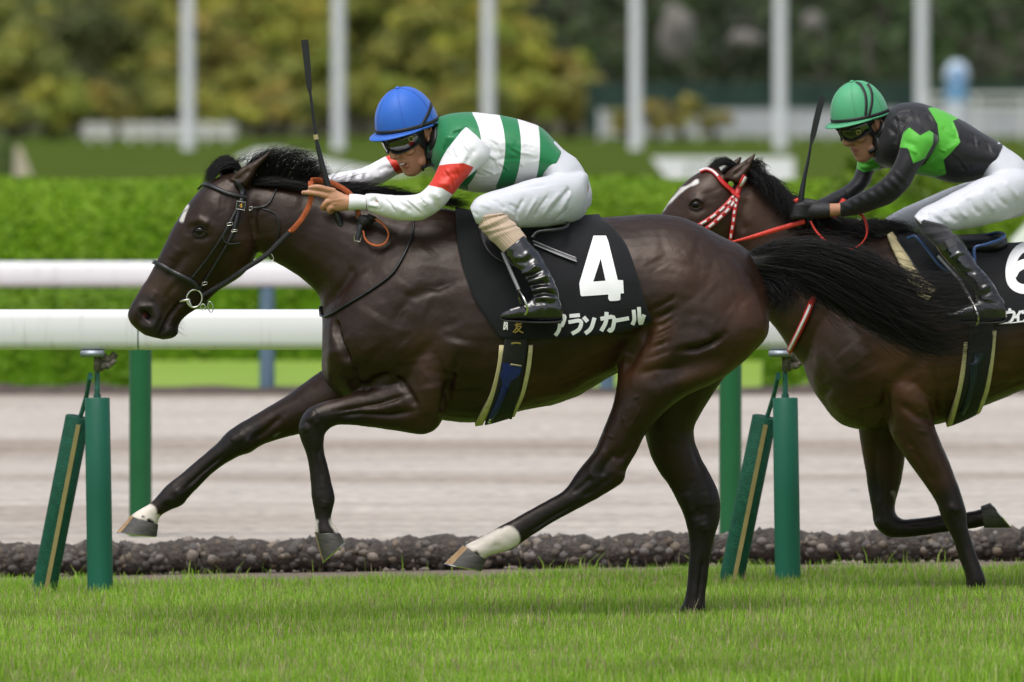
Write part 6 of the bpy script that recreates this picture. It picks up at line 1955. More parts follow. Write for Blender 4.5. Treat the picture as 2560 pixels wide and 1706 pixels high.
def sleeve(name, st, masks, mm, parent, strokes, Y, voxel=.0034, seed=1, amp=.0012):
    mb = MB().loft(st, n=32, k=6)
    me = remesh(mb.V, mb.F, voxel, 4)
    sculpt(me, strokes, Y, )
    V = mverts(me); Nn = mnorms(me)
    set_verts(me, V + Nn * (amp * fbm(V * np.array([1.3, 1, .7]), 18, 3, seed) + amp * .5 * fbm(V, 40, 2, seed + 3))[:, None])
    V = mverts(me)
    for at, poly, py_ in masks:
        set_float(me, at, mask_sd(V[:, 0], V[:, 2], poly, py_))
    return place(me, name, mm, parent)
m_slv1 = fabric('white_sleeve_red_band', (0.76, 0.76, 0.79), [('band', RED)], rough=0.45, spec=0.4)
FOLD1 = [(C2(1140, 740, 1100, 800), .010, .004, -9, 9), (C2(1280, 760, 1210, 860), .012, -.005, -9, 9), (C2(1230, 800, 1180, 870), .009, .004, -9, 9), (C2(1040, 960, 1120, 930, 1200, 920), .010, -.004, -9, 9), (C2(1020, 990, 1120, 1000), .009, .004, -9, 9),
         (C2(960, 1060, 1010, 1110, 1030, 1170), .010, -.006, -9, 9), (C2(930, 1090, 960, 1140), .009, .005, -9, 9), (C2(1000, 1050, 1050, 1090), .008, .004, -9, 9), (C2(700, 1080, 790, 1130, 880, 1180), .010, -.005, -9, 9), (C2(730, 1100, 830, 1180), .010, .004, -9, 9), (C2(600, 1080, 650, 1130, 660, 1180), .008, -.005, -9, 9),
         (C2(580, 1110, 640, 1100), .005, -.004, -9, 9), (C2(580, 1130, 640, 1140), .005, .004, -9, 9), (C2(575, 1150, 620, 1160), .005, -.004, -9, 9), (C2(590, 1080, 640, 1070), .006, .005, -9, 9), (C2(860, 1200, 960, 1200), .012, .004, -9, 9)] + creases([(1180, 730, 1230, 790, 1240, 850), (1130, 760, 1150, 830), (1070, 900, 1120, 960, 1130, 1020), (1150, 880, 1170, 950), (800, 1080, 860, 1130, 930, 1190), (660, 1070, 720, 1120, 760, 1180), (900, 1070, 960, 1130), (620, 1090, 640, 1140, 630, 1180)], C2, .005, .0035)
sleeve('sleeve', J1_ARM, [('band', C2(1035, 874, 1110, 862, 1200, 858, 1266, 884, 1225, 950, 1132, 1066, 1060, 1020, 962, 1000), -.22)], m_slv1, sh1, FOLD1, -.2)
mesh_obj('cuff', *loft(J1_CUFF, n=28, k=4), fabric('white_cuff', (0.76, 0.76, 0.79), [], rough=0.4), sh1)
FOLDF = [(CH(1300, 300, 1260, 420, 1300, 560), .008, -.004, -9, 9), (CH(1230, 320, 1200, 430, 1220, 540), .007, .004, -9, 9), (CH(1150, 330, 1110, 430, 1120, 540), .007, -.004, -9, 9), (CH(1060, 330, 1030, 430), .006, .004, -9, 9), (CH(980, 360, 960, 480), .006, -.004, -9, 9), (CH(1450, 300, 1600, 250, 1750, 280), .010, -.005, -9, 9), (CH(1380, 400, 1500, 420), .010, .004, -9, 9)]
sleeve('sleeve', J1_ARMF, [('band', CH(1590, 70, 1680, -20, 2150, 100, 2050, 330, 1800, 378, 1735, 300, 1660, 170), .21)], m_slv1, sh1, FOLDF, .2, seed=4)

m_brch = fabric('white_breeches', (0.60, 0.61, 0.66), [], rough=0.48, spec=0.4)
mb = MB().loft(J1_PELV, n=36, k=5).loft(J1_TH, n=32, k=5).loft(mirror_st(J1_TH), n=32, k=5)
me = remesh(mb.V, mb.F, 0.0038, 5)
sculpt(me, [(q[0], q[1] * .7, q[2] * .85) for q in [(C2(1960, 900, 1900, 1000, 1880, 1100), .012, -.006), (C2(2000, 950, 1960, 1060, 1900, 1180), .012, .006), (C2(1990, 1040, 1930, 1130, 1850, 1200), .010, -.007), (C2(1940, 1000, 1850, 1130, 1800, 1210), .010, .006), (C2(1900, 1010, 1820, 1110, 1760, 1200), .009, -.006),
            (C2(1840, 1040, 1760, 1130, 1700, 1220), .010, .005), (C2(1760, 1060, 1700, 1140, 1660, 1220), .010, -.006), (C2(1680, 1080, 1630, 1160, 1600, 1230), .009, .005), (C2(1600, 1080, 1550, 1170, 1540, 1240), .010, -.006), (C2(1800, 900, 1850, 850, 1870, 800), .012, -.005), (C2(1760, 950, 1860, 900, 1940, 880), .010, .004),
            (C2(1330, 1080, 1420, 1110, 1480, 1170), .010, -.005), (C2(1300, 1120, 1380, 1150), .010, .005), (C2(1420, 1060, 1600, 1020, 1780, 990), .008, -.003), (C2(1450, 1150, 1530, 1200, 1560, 1260), .010, .005), (C2(1250, 1170, 1300, 1200), .010, -.004), (C2(1490, 1120, 1570, 1160), .008, -.004), (C2(1890, 1150, 1800, 1240), .008, -.005)]], -.2)
V = mverts(me); Nn = mnorms(me)
R_ = np.stack([V[:, 0] * .7 + V[:, 2] * .7, V[:, 1], V[:, 2] * .35 - V[:, 0] * .35], 1)
set_verts(me, V + Nn * (0.0016 * fbm(R_, 18, 2, 12) + 0.0005 * fbm(V, 40, 2, 15))[:, None])
place(me, 'breeches', m_brch, p1)

m_sock = mat('tan_rib_sock', (0.46, 0.35, 0.255), 0.85, var=0.08, vscale=30, sheen=0.2)
def ribbed(st, nrib, amp, folds, n=160, k=10):
    V, Fc = loft(st, n=n, k=k, split=False)
    m_ = (len(V) - 2) // n
    R = V[:-2].reshape(m_, n, 3); c = R.mean(1, keepdims=True); d = R - c; L_ = np.linalg.norm(d, axis=2, keepdims=True)
    th = np.arange(n) / n
    rib = amp * np.sign(np.sin(th * nrib * 2 * math.pi))[None, :, None]
    t = np.linspace(0, 1, m_)[:, None, None]
    f = 0
    for q, (tc_, w, a) in enumerate(folds):
        f = f + a * np.exp(-((t - tc_ - .05 * np.sin(th * 2 * math.pi + q)[None, :, None]) / w) ** 2)
    R = c + d * (1 + (rib + f) / L_)
    V[:-2] = R.reshape(-1, 3)
    return V, Fc
sk = [(.10, .05, .004), (.2, .04, -.003), (.28, .045, .005), (.36, .03, -.003), (.45, .05, .004), (.55, .04, -.002), (.64, .05, .003)]
V, Fc = ribbed(J1_SHIN, 40, .0007, sk); mesh_obj('sock', V, Fc, m_sock, p1)
V, Fc = ribbed(mirror_st(J1_SHIN), 40, .0007, sk); mesh_obj('sock', V, Fc, m_sock, p1)

def boot(shaft, foot, strokes, Y, parent, voxel=.0036, mm=None):
    mb = MB().loft(shaft, n=32, k=5).loft(foot, n=28, k=5)
    me = remesh(mb.V, mb.F, voxel, 3)
    sculpt(me, strokes, Y)
    V = mverts(me); Nn = mnorms(me)
    set_verts(me, V + Nn * (0.0016 * fbm(V, 30, 3, 22))[:, None])
    b_ = place(me, 'boot', mm or m_patent, parent)
    # sole and heel
    f = np.array([s[:6] for s in foot], float)
    st = [(s[2], s[3] - 4, s[2], s[3] + 3, s[4] * 1.02, s[5]) for s in f]
    mesh_obj('sole', *loft(st, n=20, k=4), m_black, b_)
    return b_
BW = [(C4(520, 530, 580, 520, 640, 470), .008, .009, -9, 9), (C4(540, 560, 600, 550, 680, 500), .007, -.008, -9, 9), (C4(560, 590, 640, 570, 720, 540), .008, .009, -9, 9), (C4(570, 620, 650, 600, 740, 590), .007, -.008, -9, 9), (C4(580, 650, 660, 630, 760, 630), .008, .008, -9, 9), (C4(600, 680, 680, 655, 780, 680), .007, -.008, -9, 9),
      (C4(600, 700, 680, 690, 770, 700), .008, .007, -9, 9), (C4(610, 720, 700, 720), .007, -.006, -9, 9), (C4(470, 430, 540, 430, 600, 380), .009, .005, -9, 9), (C4(480, 460, 560, 460, 620, 420), .008, -.005, -9, 9), (C4(440, 770, 500, 760, 540, 750), .008, .004, -9, 9)]
boot(J1_BOOT, J1_FOOT, BW, -.38, p1)
boot(mirror_st(J1_BOOT), mirror_st(J1_FOOT), [], .38, p1, .005)

# stirrups
def stirrup(label, Y, pts_leather, iron, parent_mat=m_steel, dx=0):
    t = thing('stirrup', P(iron[2][0], iron[2][1], Y), label, 'stirrup')
    V, Fc = strip3([P(x, y, Y + yy) for (x, y), yy in pts_leather], .006, .012, (0, 1, 0)); mesh_obj('stirrup_leather', V, Fc, mat('grey_strap2', (0.16, 0.16, 0.17), 0.35), t)
    a = [P(iron[0][0], iron[0][1], Y - .005), P(iron[1][0], iron[1][1], Y - .052 * np.sign(-Y) * -1 if False else Y - .05), P(iron[2][0], iron[2][1], Y - .052), P(iron[3][0], iron[3][1], Y - .03), P(iron[3][0], iron[3][1], Y + .03), P(iron[2][0] - 8, iron[2][1], Y + .05), P(iron[1][0] - 12, iron[1][1], Y + .045), P(iron[0][0], iron[0][1], Y - .005)]
    MB().tube(crom(np.array(a), 5), .0045, 10).build('stirrup_iron', parent_mat, t)
    return t
stirrup('polished stirrup iron under the leading rider\'s black boot', -.40, [(C4(408, 395)[0], .05), (C4(460, 515)[0], .03), (C4(515, 640)[0], -.01)], C4(515, 640, 550, 700, 572, 770, 548, 812))
stirrup('stirrup iron on the far side of the leading horse', .40, [(C4(408, 395)[0], -.05), (C4(460, 515)[0], -.03), (C4(515, 640)[0], 0)], C4(515, 640, 550, 700, 572, 770, 548, 812))

# whip
t_w = thing('whip', P(853, 566, -.10), 'black whip held upright by the rider in the blue cap', 'whip')
WP = [(853, 566), (842, 535), (819, 463), (805, 410), (790, 344), (783, 290), (775, 228)]
wp3 = crom(np.array([P(x, y, -.100) for x, y in WP]), 6)
u = np.linspace(0, 1, len(wp3))
MB().tube(wp3, np.interp(u, [0, .1, .30, .45, .62, .64, 1], [.0115, .0110, .0118, .0105, .0078, .0062, .0050]), 14).build('shaft', m_leather, t_w)
mb = MB()
for s in np.linspace(.02, .6, 26):
    i = s * (len(wp3) - 1); i0 = int(i); p = wp3[i0] * (1 - (i - i0)) + wp3[min(i0 + 1, len(wp3) - 1)] * (i - i0)
    T = wp3[min(i0 + 1, len(wp3) - 1)] - wp3[i0]; T /= np.linalg.norm(T)
    mb.tube([p - T * .0012, p + T * .0012], np.interp(s, [0, .3, .62], [.0122, .0126, .0086]), 14)
mb.build('grip_wrap', m_black, t_w)['kind'] = 'stuff'
MB().tube([P(791, 349, -.1), P(788.5, 337, -.1)], .0084, 14).build('gold_collar', mat('pale_gold', (0.55, 0.42, 0.22), 0.35, metal=0.4), t_w)
fl = [P(775, 232, -.1), P(773, 215, -.1), P(770, 180, -.1), P(766, 140, -.1), P(761.5, 100, -.1)]
V, Fc = strip3(crom(np.array(fl), 4), [.010, .019, .022, .024, .025], .010, (1, 0, .1)); mesh_obj('flap', V, Fc, m_leather, t_w, False)
# ================================================================== SECOND HORSE AND RIDER
Y2 = 1.9
def q2(*xy): return C5(*xy)
def sc_head(st, dx=0):
    return [(1805 + (a - 600) * .97, 425 + (b - 440) * .97, 1805 + (c - 600) * .97, 425 + (d - 440) * .97, w, Y2) for a, b, c, d, w in [s[:5] for s in st]]
H2_TRUNK = [(2012, 800, 2008, 915, .06), (2026, 770, 2022, 955, .12), (2050, 730, 2048, 1000, .19), (2108, 640, 2106, 1062, .25), (2200, 588, 2200, 1080, .28), (2290, 592, 2290, 1070, .29), (2380, 606, 2375, 1052, .305), (2480, 616, 2470, 1012, .31), (2580, 612, 2560, 976, .30),
            (2680, 604, 2660, 945, .285), (2800, 602, 2780, 925, .27), (2900, 625, 2890, 900, .24), (2980, 680, 2980, 880, .18), (3030, 760, 3030, 830, .07)]
H2_NECK = [(1842, 436, 1795, 600, .075), (1890, 452, 1815, 660, .085), (1940, 488, 1850, 720, .09), (1995, 535, 1895, 770, .105), (2065, 560, 1945, 830, .14), (2140, 578, 1995, 900, .18), (2215, 592, 2080, 970, .21)]
H2_EAR = [(1806, 446, 1862, 464, .030), (1824, 424, 1868, 442, .032), (1852, 407, 1880, 418, .022), (1876, 390, 1888, 396, .010), (1890, 377, 1893, 380, .003)]
H2_EARF = [(1790, 440, 1830, 450, .028), (1812, 418, 1840, 425, .026), (1838, 400, 1852, 406, .014), (1851, 389, 1855, 392, .004)]
H2_NF = [(2180, 880, 2330, 960, .10, -.16), (2200, 960, 2336, 1020, .105, -.165), (2212, 1020, 2336, 1062, .095, -.165), (2228, 1085, 2352, 1105, .078, -.165), (2262, 1142, 2380, 1172, .062, -.165), (2300, 1196, 2396, 1218, .052, -.165), (2340, 1255, 2408, 1252, .048, -.165),
         (2352, 1290, 2416, 1284, .046, -.165), (2368, 1322, 2418, 1316, .040, -.165), (2384, 1356, 2428, 1345, .032, -.165), (2398, 1398, 2442, 1388, .030, -.165), (2410, 1430, 2455, 1424, .033, -.165), (2414, 1455, 2464, 1450, .036, -.165), (2408, 1480, 2462, 1478, .033, -.165), (2394, 1500, 2456, 1505, .038, -.165)]
H2_FF = [(2140, 940, 2280, 960, .10, .15), (2143, 1030, 2275, 1060, .09, .15), (2148, 1090, 2268, 1110, .075, .15), (2160, 1165, 2260, 1170, .062, .15), (2172, 1235, 2248, 1225, .052, .15), (2180, 1280, 2238, 1262, .048, .15), (2190, 1318, 2240, 1285, .047, .15), (2222, 1343, 2256, 1298, .044, .15),
         (2275, 1345, 2285, 1296, .036, .15), (2350, 1333, 2350, 1288, .030, .15), (2410, 1326, 2408, 1282, .031, .15), (2440, 1322, 2440, 1276, .034, .15), (2466, 1316, 2462, 1268, .034, .15)]
H2_NH = [(2800, 700, 2990, 740, .12, -.14), (2760, 850, 2970, 860, .13, -.15), (2780, 960, 2900, 950, .10, -.155), (2840, 1060, 2930, 1040, .07, -.16), (2890, 1150, 2970, 1140, .055, -.16), (2930, 1220, 3010, 1200, .05, -.16), (2960, 1290, 3010, 1290, .035, -.16), (2955, 1400, 3000, 1400, .032, -.16), (2940, 1460, 2995, 1470, .036, -.16), (2915, 1500, 2980, 1510, .04, -.16)]
H2_FH = [(s[0] - 140 * i / 9, s[1] - 20 * i / 9, s[2] - 140 * i / 9, s[3] - 20 * i / 9, s[4], -s[5]) for i, s in enumerate(H2_NH)]
h2 = thing('race_horse', (P(2440, 1510, Y2)[0], Y2, turf_z(1.6)), 'brown bay racehorse with red and white bridle following behind', 'horse')
me = horse_body([(H2_TRUNK, dict(n=40, yc=Y2, e=-.1)), (H2_NECK, dict(n=32, yc=Y2)), (sc_head(H1_HEAD), dict(n=32, e=.12)), (H2_EAR, dict(n=16, yc=Y2 - .055)), (H2_EARF, dict(n=16, yc=Y2 + .055)),
                 (shift_y(H2_NF, Y2), dict(n=28)), (shift_y(H2_FF, Y2), dict(n=28)), (shift_y(H2_NH, Y2), dict(n=28)), (shift_y(H2_FH, Y2), dict(n=28))], 0.006, 11)
N2 = (0, Y2)
S2 = [(C8(400, 640, 360, 700, 380, 760, 440, 790), .016, -.012), (C8(520, 770, 600, 760, 640, 720), .018, -.012), (C8(640, 640, 640, 720, 660, 860), .014, -.014), (C8(660, 650, 760, 560, 850, 440), .025, -.012), (C8(700, 720, 780, 780, 860, 800), .014, -.010), (C8(560, 560, 600, 640, 580, 720), .05, .010),
      (C8(760, 620, 820, 700, 800, 760), .05, .010), (C8(850, 540, 860, 660, 855, 800), .016, -.010), (C8(450, 480, 520, 560), .06, .008), (C8(300, 500, 360, 600, 380, 640), .02, -.008), (C8(340, 420, 420, 520, 480, 620), .02, -.006), (C8(480, 330, 520, 420, 560, 520), .02, -.006),
      (C8(900, 600, 930, 680, 900, 760), .014, -.006), (C8(860, 720, 900, 700, 940, 710), .010, .005), (C8(1120, 640, 1200, 640, 1265, 610), .012, -.006), (C8(1120, 560, 1200, 570), .014, .005), (C8(420, 720, 480, 800), .03, .008),
      (C8(720, 860, 800, 980, 860, 1100), .012, -.007), (C8(820, 860, 880, 1000, 940, 1140), .02, .006), (C8(920, 1180, 970, 1200), .016, .007), (C8(960, 1340, 1000, 1460), .006, -.005),
      (C8(780, 840, 830, 850), .004, .003), (C8(740, 920, 790, 940), .004, .003),
      (C5(290, 800, 345, 775, 400, 800), .012, .008), (C5(345, 815), .016, -.004), (C5(300, 840, 350, 860, 400, 830), .010, -.004), (C5(480, 700, 520, 780, 500, 860), .03, .006), (C5(420, 720, 440, 800), .02, -.005), (C5(650, 760, 620, 900, 640, 1000), .014, -.008), (C5(560, 640, 610, 600, 660, 540), .010, -.010), (C5(260, 760, 220, 860), .02, -.004)]
S2 = [(q[0], q[1], q[2] * (0.60 if q[1] >= .02 else 1.0), *q[3:]) for q in S2]
sculpt(me, S2, Y2)
sculpt(me, [(C8(600, 900, 600, 1050, 620, 1180), .014, -.007, Y2, 9), (C8(600, 1250, 640, 1280), .016, .006, Y2, 9), (C8(720, 1270, 880, 1260, 1040, 1240), .006, -.005, Y2, 9)], Y2 + .15)
V = mverts(me); Nn = mnorms(me)
set_verts(me, V + Nn * (0.0012 * fbm(V, 22, 3, 4) + 0.002 * fbm(V, 7, 2, 9))[:, None])
B2 = (0.029, 0.013, 0.007)
paint(me, 'coat', B2, [
    (C8(700, 560, 760, 700, 900, 560, 1200, 560), .07, (0.060, 0.026, 0.011), .14), (C8(450, 760, 600, 760), .04, (0.045, 0.021, 0.011), .1), (C8(480, 470, 420, 600), .05, (0.032, 0.020, 0.016), .12), (C8(720, 900, 800, 1000), .04, (0.040, 0.018, 0.010), .08),
    (C5(640, 800, 720, 900, 760, 960), .05, (0.045, 0.020, 0.010), .1), (C8(560, 880, 570, 960), .02, (0.04, 0.018, 0.009), .06),
    (C8(940, 1160, 980, 1300, 1040, 1450, 1060, 1500), .055, BLK, .06, 0, Y2), (C8(600, 1100, 620, 1270, 800, 1280, 1080, 1250), .05, BLK, .07, Y2, 9),
    (C5(345, 670, 260, 720, 180, 800, 115, 865), .006, (0.6, 0.58, 0.55), .006), (C8(685, 1130, 700, 1160), .007, (0.16, 0.14, 0.12), .006, Y2, 9)], Y2, .004)
BV2 = bvh_of(me)
place(me, 'body', m_coat2, h2)
hoof(h2, (2396, 1498), (2456, 1504), (2380, 1530), (2452, 1533), .040, .048, Y2 - .165, 0)
hoof(h2, (2460, 1320), (2452, 1266), (2525, 1320), (2474, 1258), .036, .046, Y2 + .15, 0)
hoof(h2, (2915, 1500), (2980, 1510), (2890, 1535), (2970, 1540), .04, .048, Y2 - .16, 0)
hoof(h2, (2775, 1480), (2840, 1490), (2750, 1515), (2830, 1520), .04, .048, Y2 + .16, 0)
c, n = eye_part(BV2, *C5(345, 815)[0], .0175, h2)
mb = MB()
for pts in (C5(300, 820, 320, 790, 350, 778, 385, 800), C5(305, 830, 340, 848, 380, 830)):
    mb.add(*drape(BV2, pts, 3.2, -0.001, 0.004, 5))
mb.build('eyelid', m_lid, h2)
o = Y2
def yy(*a): return tuple(Y2 + v for v in a)
mane(h2, [([(1850, 440), (1878, 430), (1896, 445), (1904, 470), (1906, 492)], yy(-.04, -.10)), ([(1890, 450), (1925, 445), (1945, 470), (1950, 500), (1946, 525)], yy(-.03, -.11)), ([(1925, 478), (1962, 485), (1980, 510), (1985, 540), (1975, 566)], yy(-.03, -.12)),
          ([(1965, 510), (2000, 505), (2025, 525), (2040, 555), (2050, 580)], yy(-.03, -.10)), ([(2010, 540), (2050, 540), (2090, 560), (2115, 590), (2130, 612)], yy(-.03, -.12)), ([(2070, 560), (2115, 555), (2150, 572), (2175, 596), (2190, 615)], yy(-.02, -.1)),
          ([(2130, 575), (2170, 562), (2205, 562), (2235, 575), (2262, 590)], yy(-.01, -.05)), ([(2180, 585), (2215, 570), (2250, 568), (2285, 575), (2310, 585)], yy(0, -.02))], 2600, 81, clump=.6, lenvar=.4, spread=(.009, .02, .009), jit=.02)
mane(h2, [([(1880, 410), (1896, 402), (1902, 420), (1892, 445)], yy(-.06, -.08)), ([(1870, 430), (1892, 430), (1900, 445), (1890, 460)], yy(-.05, -.08))], 160, 82, jit=.02, spread=(.008, .008, .01))
mane(h2, [([(1850, 425), (1815, 408), (1785, 418), (1770, 435)], yy(-.01, -.03)), ([(1850, 420), (1815, 400), (1790, 405), (1775, 425)], yy(.02, .03))], 350, 83, jit=.01, name='forelock')
mane(h2, [([(3010, 690), (3080, 670), (3180, 700), (3280, 780), (3350, 860)], yy(0, 0)), ([(3015, 720), (3080, 730), (3160, 790), (3240, 860), (3300, 920)], yy(0, 0))], 900, 84, r0=.0013, spread=(.01, .03, .012), jit=.03, name='tail')

# saddlecloth 2
t_c2 = thing('saddlecloth', P(2500, 620, Y2), 'black saddlecloth with white number 6 on the following horse', 'saddlecloth')
top2 = [(2238, 590), (2330, 600), (2420, 612), (2520, 614), (2640, 606), (2740, 602)]
hem2 = [(2420, 812), (2500, 812), (2560, 806), (2640, 796), (2740, 780), (2830, 762)]
fr2 = crom(np.array([(2238, 590), (2262, 640), (2300, 700), (2340, 745), (2420, 812)]), 8)
re2 = crom(np.array([(2740, 602), (2790, 650), (2815, 710), (2830, 762)]), 8)
G = cloth_from_px(BV2, coons(top2, hem2, fr2, re2, 50, 36), 0.011, Y2)
G[2:, :, 1] -= fbm(G.reshape(-1, 3) * np.array([1, .3, .35]), 9, 3, 18).reshape(G.shape[:2])[2:] * 0.0035 + .001
cl2, CB2 = make_cloth('cloth', G, 0.005, m_cloth, t_c2, Y2)
glyph('number_six', CB2, [[(2606, 640), (2590, 624), (2562, 620), (2538, 640), (2526, 675), (2530, 708), (2552, 724), (2580, 720), (2598, 698), (2590, 672), (2566, 662), (2542, 672), (2530, 690)]], 24, m_print, cl2, .004)
for st, w in (([C5(2264, 1452, 2264, 1474), C5(2238, 1505, 2238, 1480, 2288, 1474, 2284, 1510, 2255, 1548)], 7), ([C5(2330, 1466, 2315, 1490, 2295, 1508), C5(2315, 1492, 2315, 1548)], 6.5), ([C5(2340, 1462, 2346, 1484), C5(2360, 1456, 2366, 1478), C5(2388, 1458, 2378, 1500, 2350, 1530)], 6.5),
              ([C5(2430, 1440, 2435, 1500, 2425, 1530), C5(2462, 1430, 2462, 1520, 2490, 1490)], 7)):
    glyph('katakana_letter', CB2, st, w, m_print, cl2, .004)
mesh_obj('cream_pad', *drape(BV2, C5(1530, 1030, 1570, 1095, 1610, 1170, 1660, 1265, 1735, 1345, 1790, 1385), [14, 24, 27, 30, 42, 44], .013, .016, 6, yfall=Y2), m_cream, t_c2)
mesh_obj('pad_piping', *drape(BV2, C5(1575, 1060, 1640, 1160, 1700, 1245, 1745, 1285), 4, .022, .008, 6, yfall=Y2), m_leather, t_c2)
t_s2 = thing('saddle', P(2460, 610, Y2), 'small black and blue saddle under the second rider', 'saddle')
m_navy = mat('navy_piping', (0.012, 0.045, 0.14), 0.4)
MB().tube(crom(np.array([P(*p, y) for p, y in zip(C5(1640, 1020, 1690, 1010, 1760, 1090, 1830, 1180, 1900, 1230), (Y2 - .24, Y2 - .26, Y2 - .28, Y2 - .30, Y2 - .31))]), 5), .006, 10).build('flap_piping', m_navy, t_s2)
MB().tube(crom(np.array([P(*p, y) for p, y in zip(C5(2050, 1160, 2050, 1080, 2110, 1060, 2200, 1030, 2232, 1000, 2190, 985, 2100, 1005), (Y2 - .31, Y2 - .30, Y2 - .29, Y2 - .25, Y2 - .18, Y2 - .12, Y2 - .06))]), 5), .006, 10).build('cantle_rim', m_navy, t_s2)
V, Fc = loft([(2380, 588, 2385, 640, .12), (2440, 585, 2442, 650, .15), (2490, 582, 2492, 640, .16), (2515, 590, 2517, 622, .12)], n=24, k=4, yc=Y2); mesh_obj('seat', V, Fc, m_leather, t_s2)

t_g2 = thing('girth', P(2430, 900, Y2 - .3), 'black girth with cream edges and navy strap on the following horse', 'girth')
_, GB2 = hoop(BV2, [2418, 2414, 2400, 2380], [2478, 2472, 2456, 2432], 800, 1046, .018, .006, 'band', m_web, t_g2, Y2, a0=-28, a1=208)
hoop(BV2, [2404, 2398, 2388, 2366], [2413, 2408, 2399, 2380], 840, 1046, .012, .016, 'cream_edge', m_cream, t_g2, Y2, na=4, a0=-20, a1=200)
hoop(BV2, [2474, 2468, 2456, 2424], [2484, 2478, 2466, 2436], 820, 1046, .012, .016, 'cream_edge', m_cream, t_g2, Y2, na=4, a0=-24, a1=204)
m_navyl = mat('navy_leather', (0.008, 0.018, 0.04), 0.35)
draped('navy_strap', GB2, C8(1045, 505, 1045, 560), [46, 44, 30, 20], m_navyl, t_g2, lift=.004, thick=.004)
draped('navy_strap', GB2, C8(1043, 560, 1035, 640, 1010, 720, 985, 770), [22, 14, 13, 11], m_navyl, t_g2, lift=.004, thick=.004)

# red and white bridle
m_red = mat('red_strap', (0.50, 0.020, 0.018), 0.4, var=0.15, vscale=40)
m_redr = mat('red_rubber_rein', (0.66, 0.040, 0.022), 0.5, var=0.12, vscale=60, bump=0.4, bscale=400)
m_wht = mat('white_strap', (0.72, 0.70, 0.70), 0.45)
t_b2 = thing('bridle', P(1800, 470, Y2 - .1), 'red and white patterned bridle on the following horse', 'bridle')
def rw(name, pts, w, dash):
    o_ = mesh_obj(name, *drape(BV2, pts, w, .003, .006, 6, yfall=Y2), m_red, t_b2)
    A = crom(np.array(pts, float), 8)
    n = dash; 
    for k in range(n):
        a, b_ = int(k * (len(A) - 1) / n), int((k + .62) * (len(A) - 1) / n)
        if b_ - a >= 1:
            mesh_obj('white_inlay', *drape(BV2, [tuple(q) for q in A[a:b_ + 1]], np.array(w) * .5 if not np.isscalar(w) else w * .5, .008, .0025, 1, yfall=Y2), m_wht, o_)
rw('browband', C5(370, 618, 410, 605, 455, 625, 510, 690, 575, 745), [6, 8, 9, 10], 1)
rw('headpiece', C5(640, 640, 615, 690, 590, 760), 14, 1)
rw('cheek_strap', C5(575, 760, 520, 820, 440, 890, 350, 945), [11, 11, 10], 5)
rw('cheek_strap', C5(600, 770, 545, 830, 480, 900, 400, 965), [13, 12, 11], 5)
rw('cheek_strap', C5(592, 780, 580, 850, 568, 940, 550, 1040), [11, 10, 9], 6)
mesh_obj('loop_keeper', *drape(BV2, C5(550, 735, 605, 775), 9, .010, .004, 5, yfall=Y2), m_red, t_b2)
rw('noseband', [(1590, 690), (1660, 720), (1720, 760)], 12, 4)
t_m2 = thing('breast_strap', P(2010, 820, Y2 - .15), 'red and white strap hanging at the chest of the following horse', 'strap')
o_ = mesh_obj('strap', *drape(BV2, C8(345, 230, 315, 300, 288, 365, 262, 420, 240, 465, 220, 505), 14, .006, .006, 6, yfall=Y2), m_red, t_m2)
mesh_obj('white_inlay', *drape(BV2, C8(320, 290, 288, 365, 262, 420, 232, 482), 6, .013, .002, 6, yfall=Y2), m_wht, o_)
t_r2 = thing('reins', P(2000, 560, Y2 - .12), 'bright red rubber reins looped in the hands of the second rider', 'reins')
def rein2(pts, ys, w, name, wd=(0.1, 0, 1)):
    q = crom(np.array([P(x, y, Y2 + yy_) for (x, y), yy_ in zip(pts, np.interp(np.linspace(0, 1, len(pts)), np.linspace(0, 1, len(ys)), ys))]), 6)
    V, Fc = strip3(q, w, .005, wd); mesh_obj(name, V, Fc, m_redr, t_r2)
rein2(C5(550, 1045, 690, 1010, 830, 968, 920, 942, 1010, 916), [-.12, -.13, -.13], [.006, .014, .018, .017, .017], 'grip')
rein2(C5(1045, 915, 1075, 970, 1130, 1030, 1200, 1075, 1270, 1088, 1340, 1065, 1385, 1010, 1390, 950, 1370, 890, 1330, 860), [-.13, -.16, -.16, -.13], [.010, .011, .011, .013, .016, .015], 'loop', (0.3, 1, .3))
rein2(C5(1160, 965, 1175, 920, 1195, 880, 1225, 820, 1250, 780), [-.08, -.03], .016, 'loop', (1, 0, .3))
rein2(C5(945, 800, 970, 790, 990, 800), [-.10, -.09], .02, 'grip')
MB().tube([P(*C5(1330, 890)[0], Y2 - .135), P(*C5(1345, 910)[0], Y2 - .14), P(*C5(1360, 895)[0], Y2 - .135)], .0025, 8).build('buckle', m_steel, t_r2)

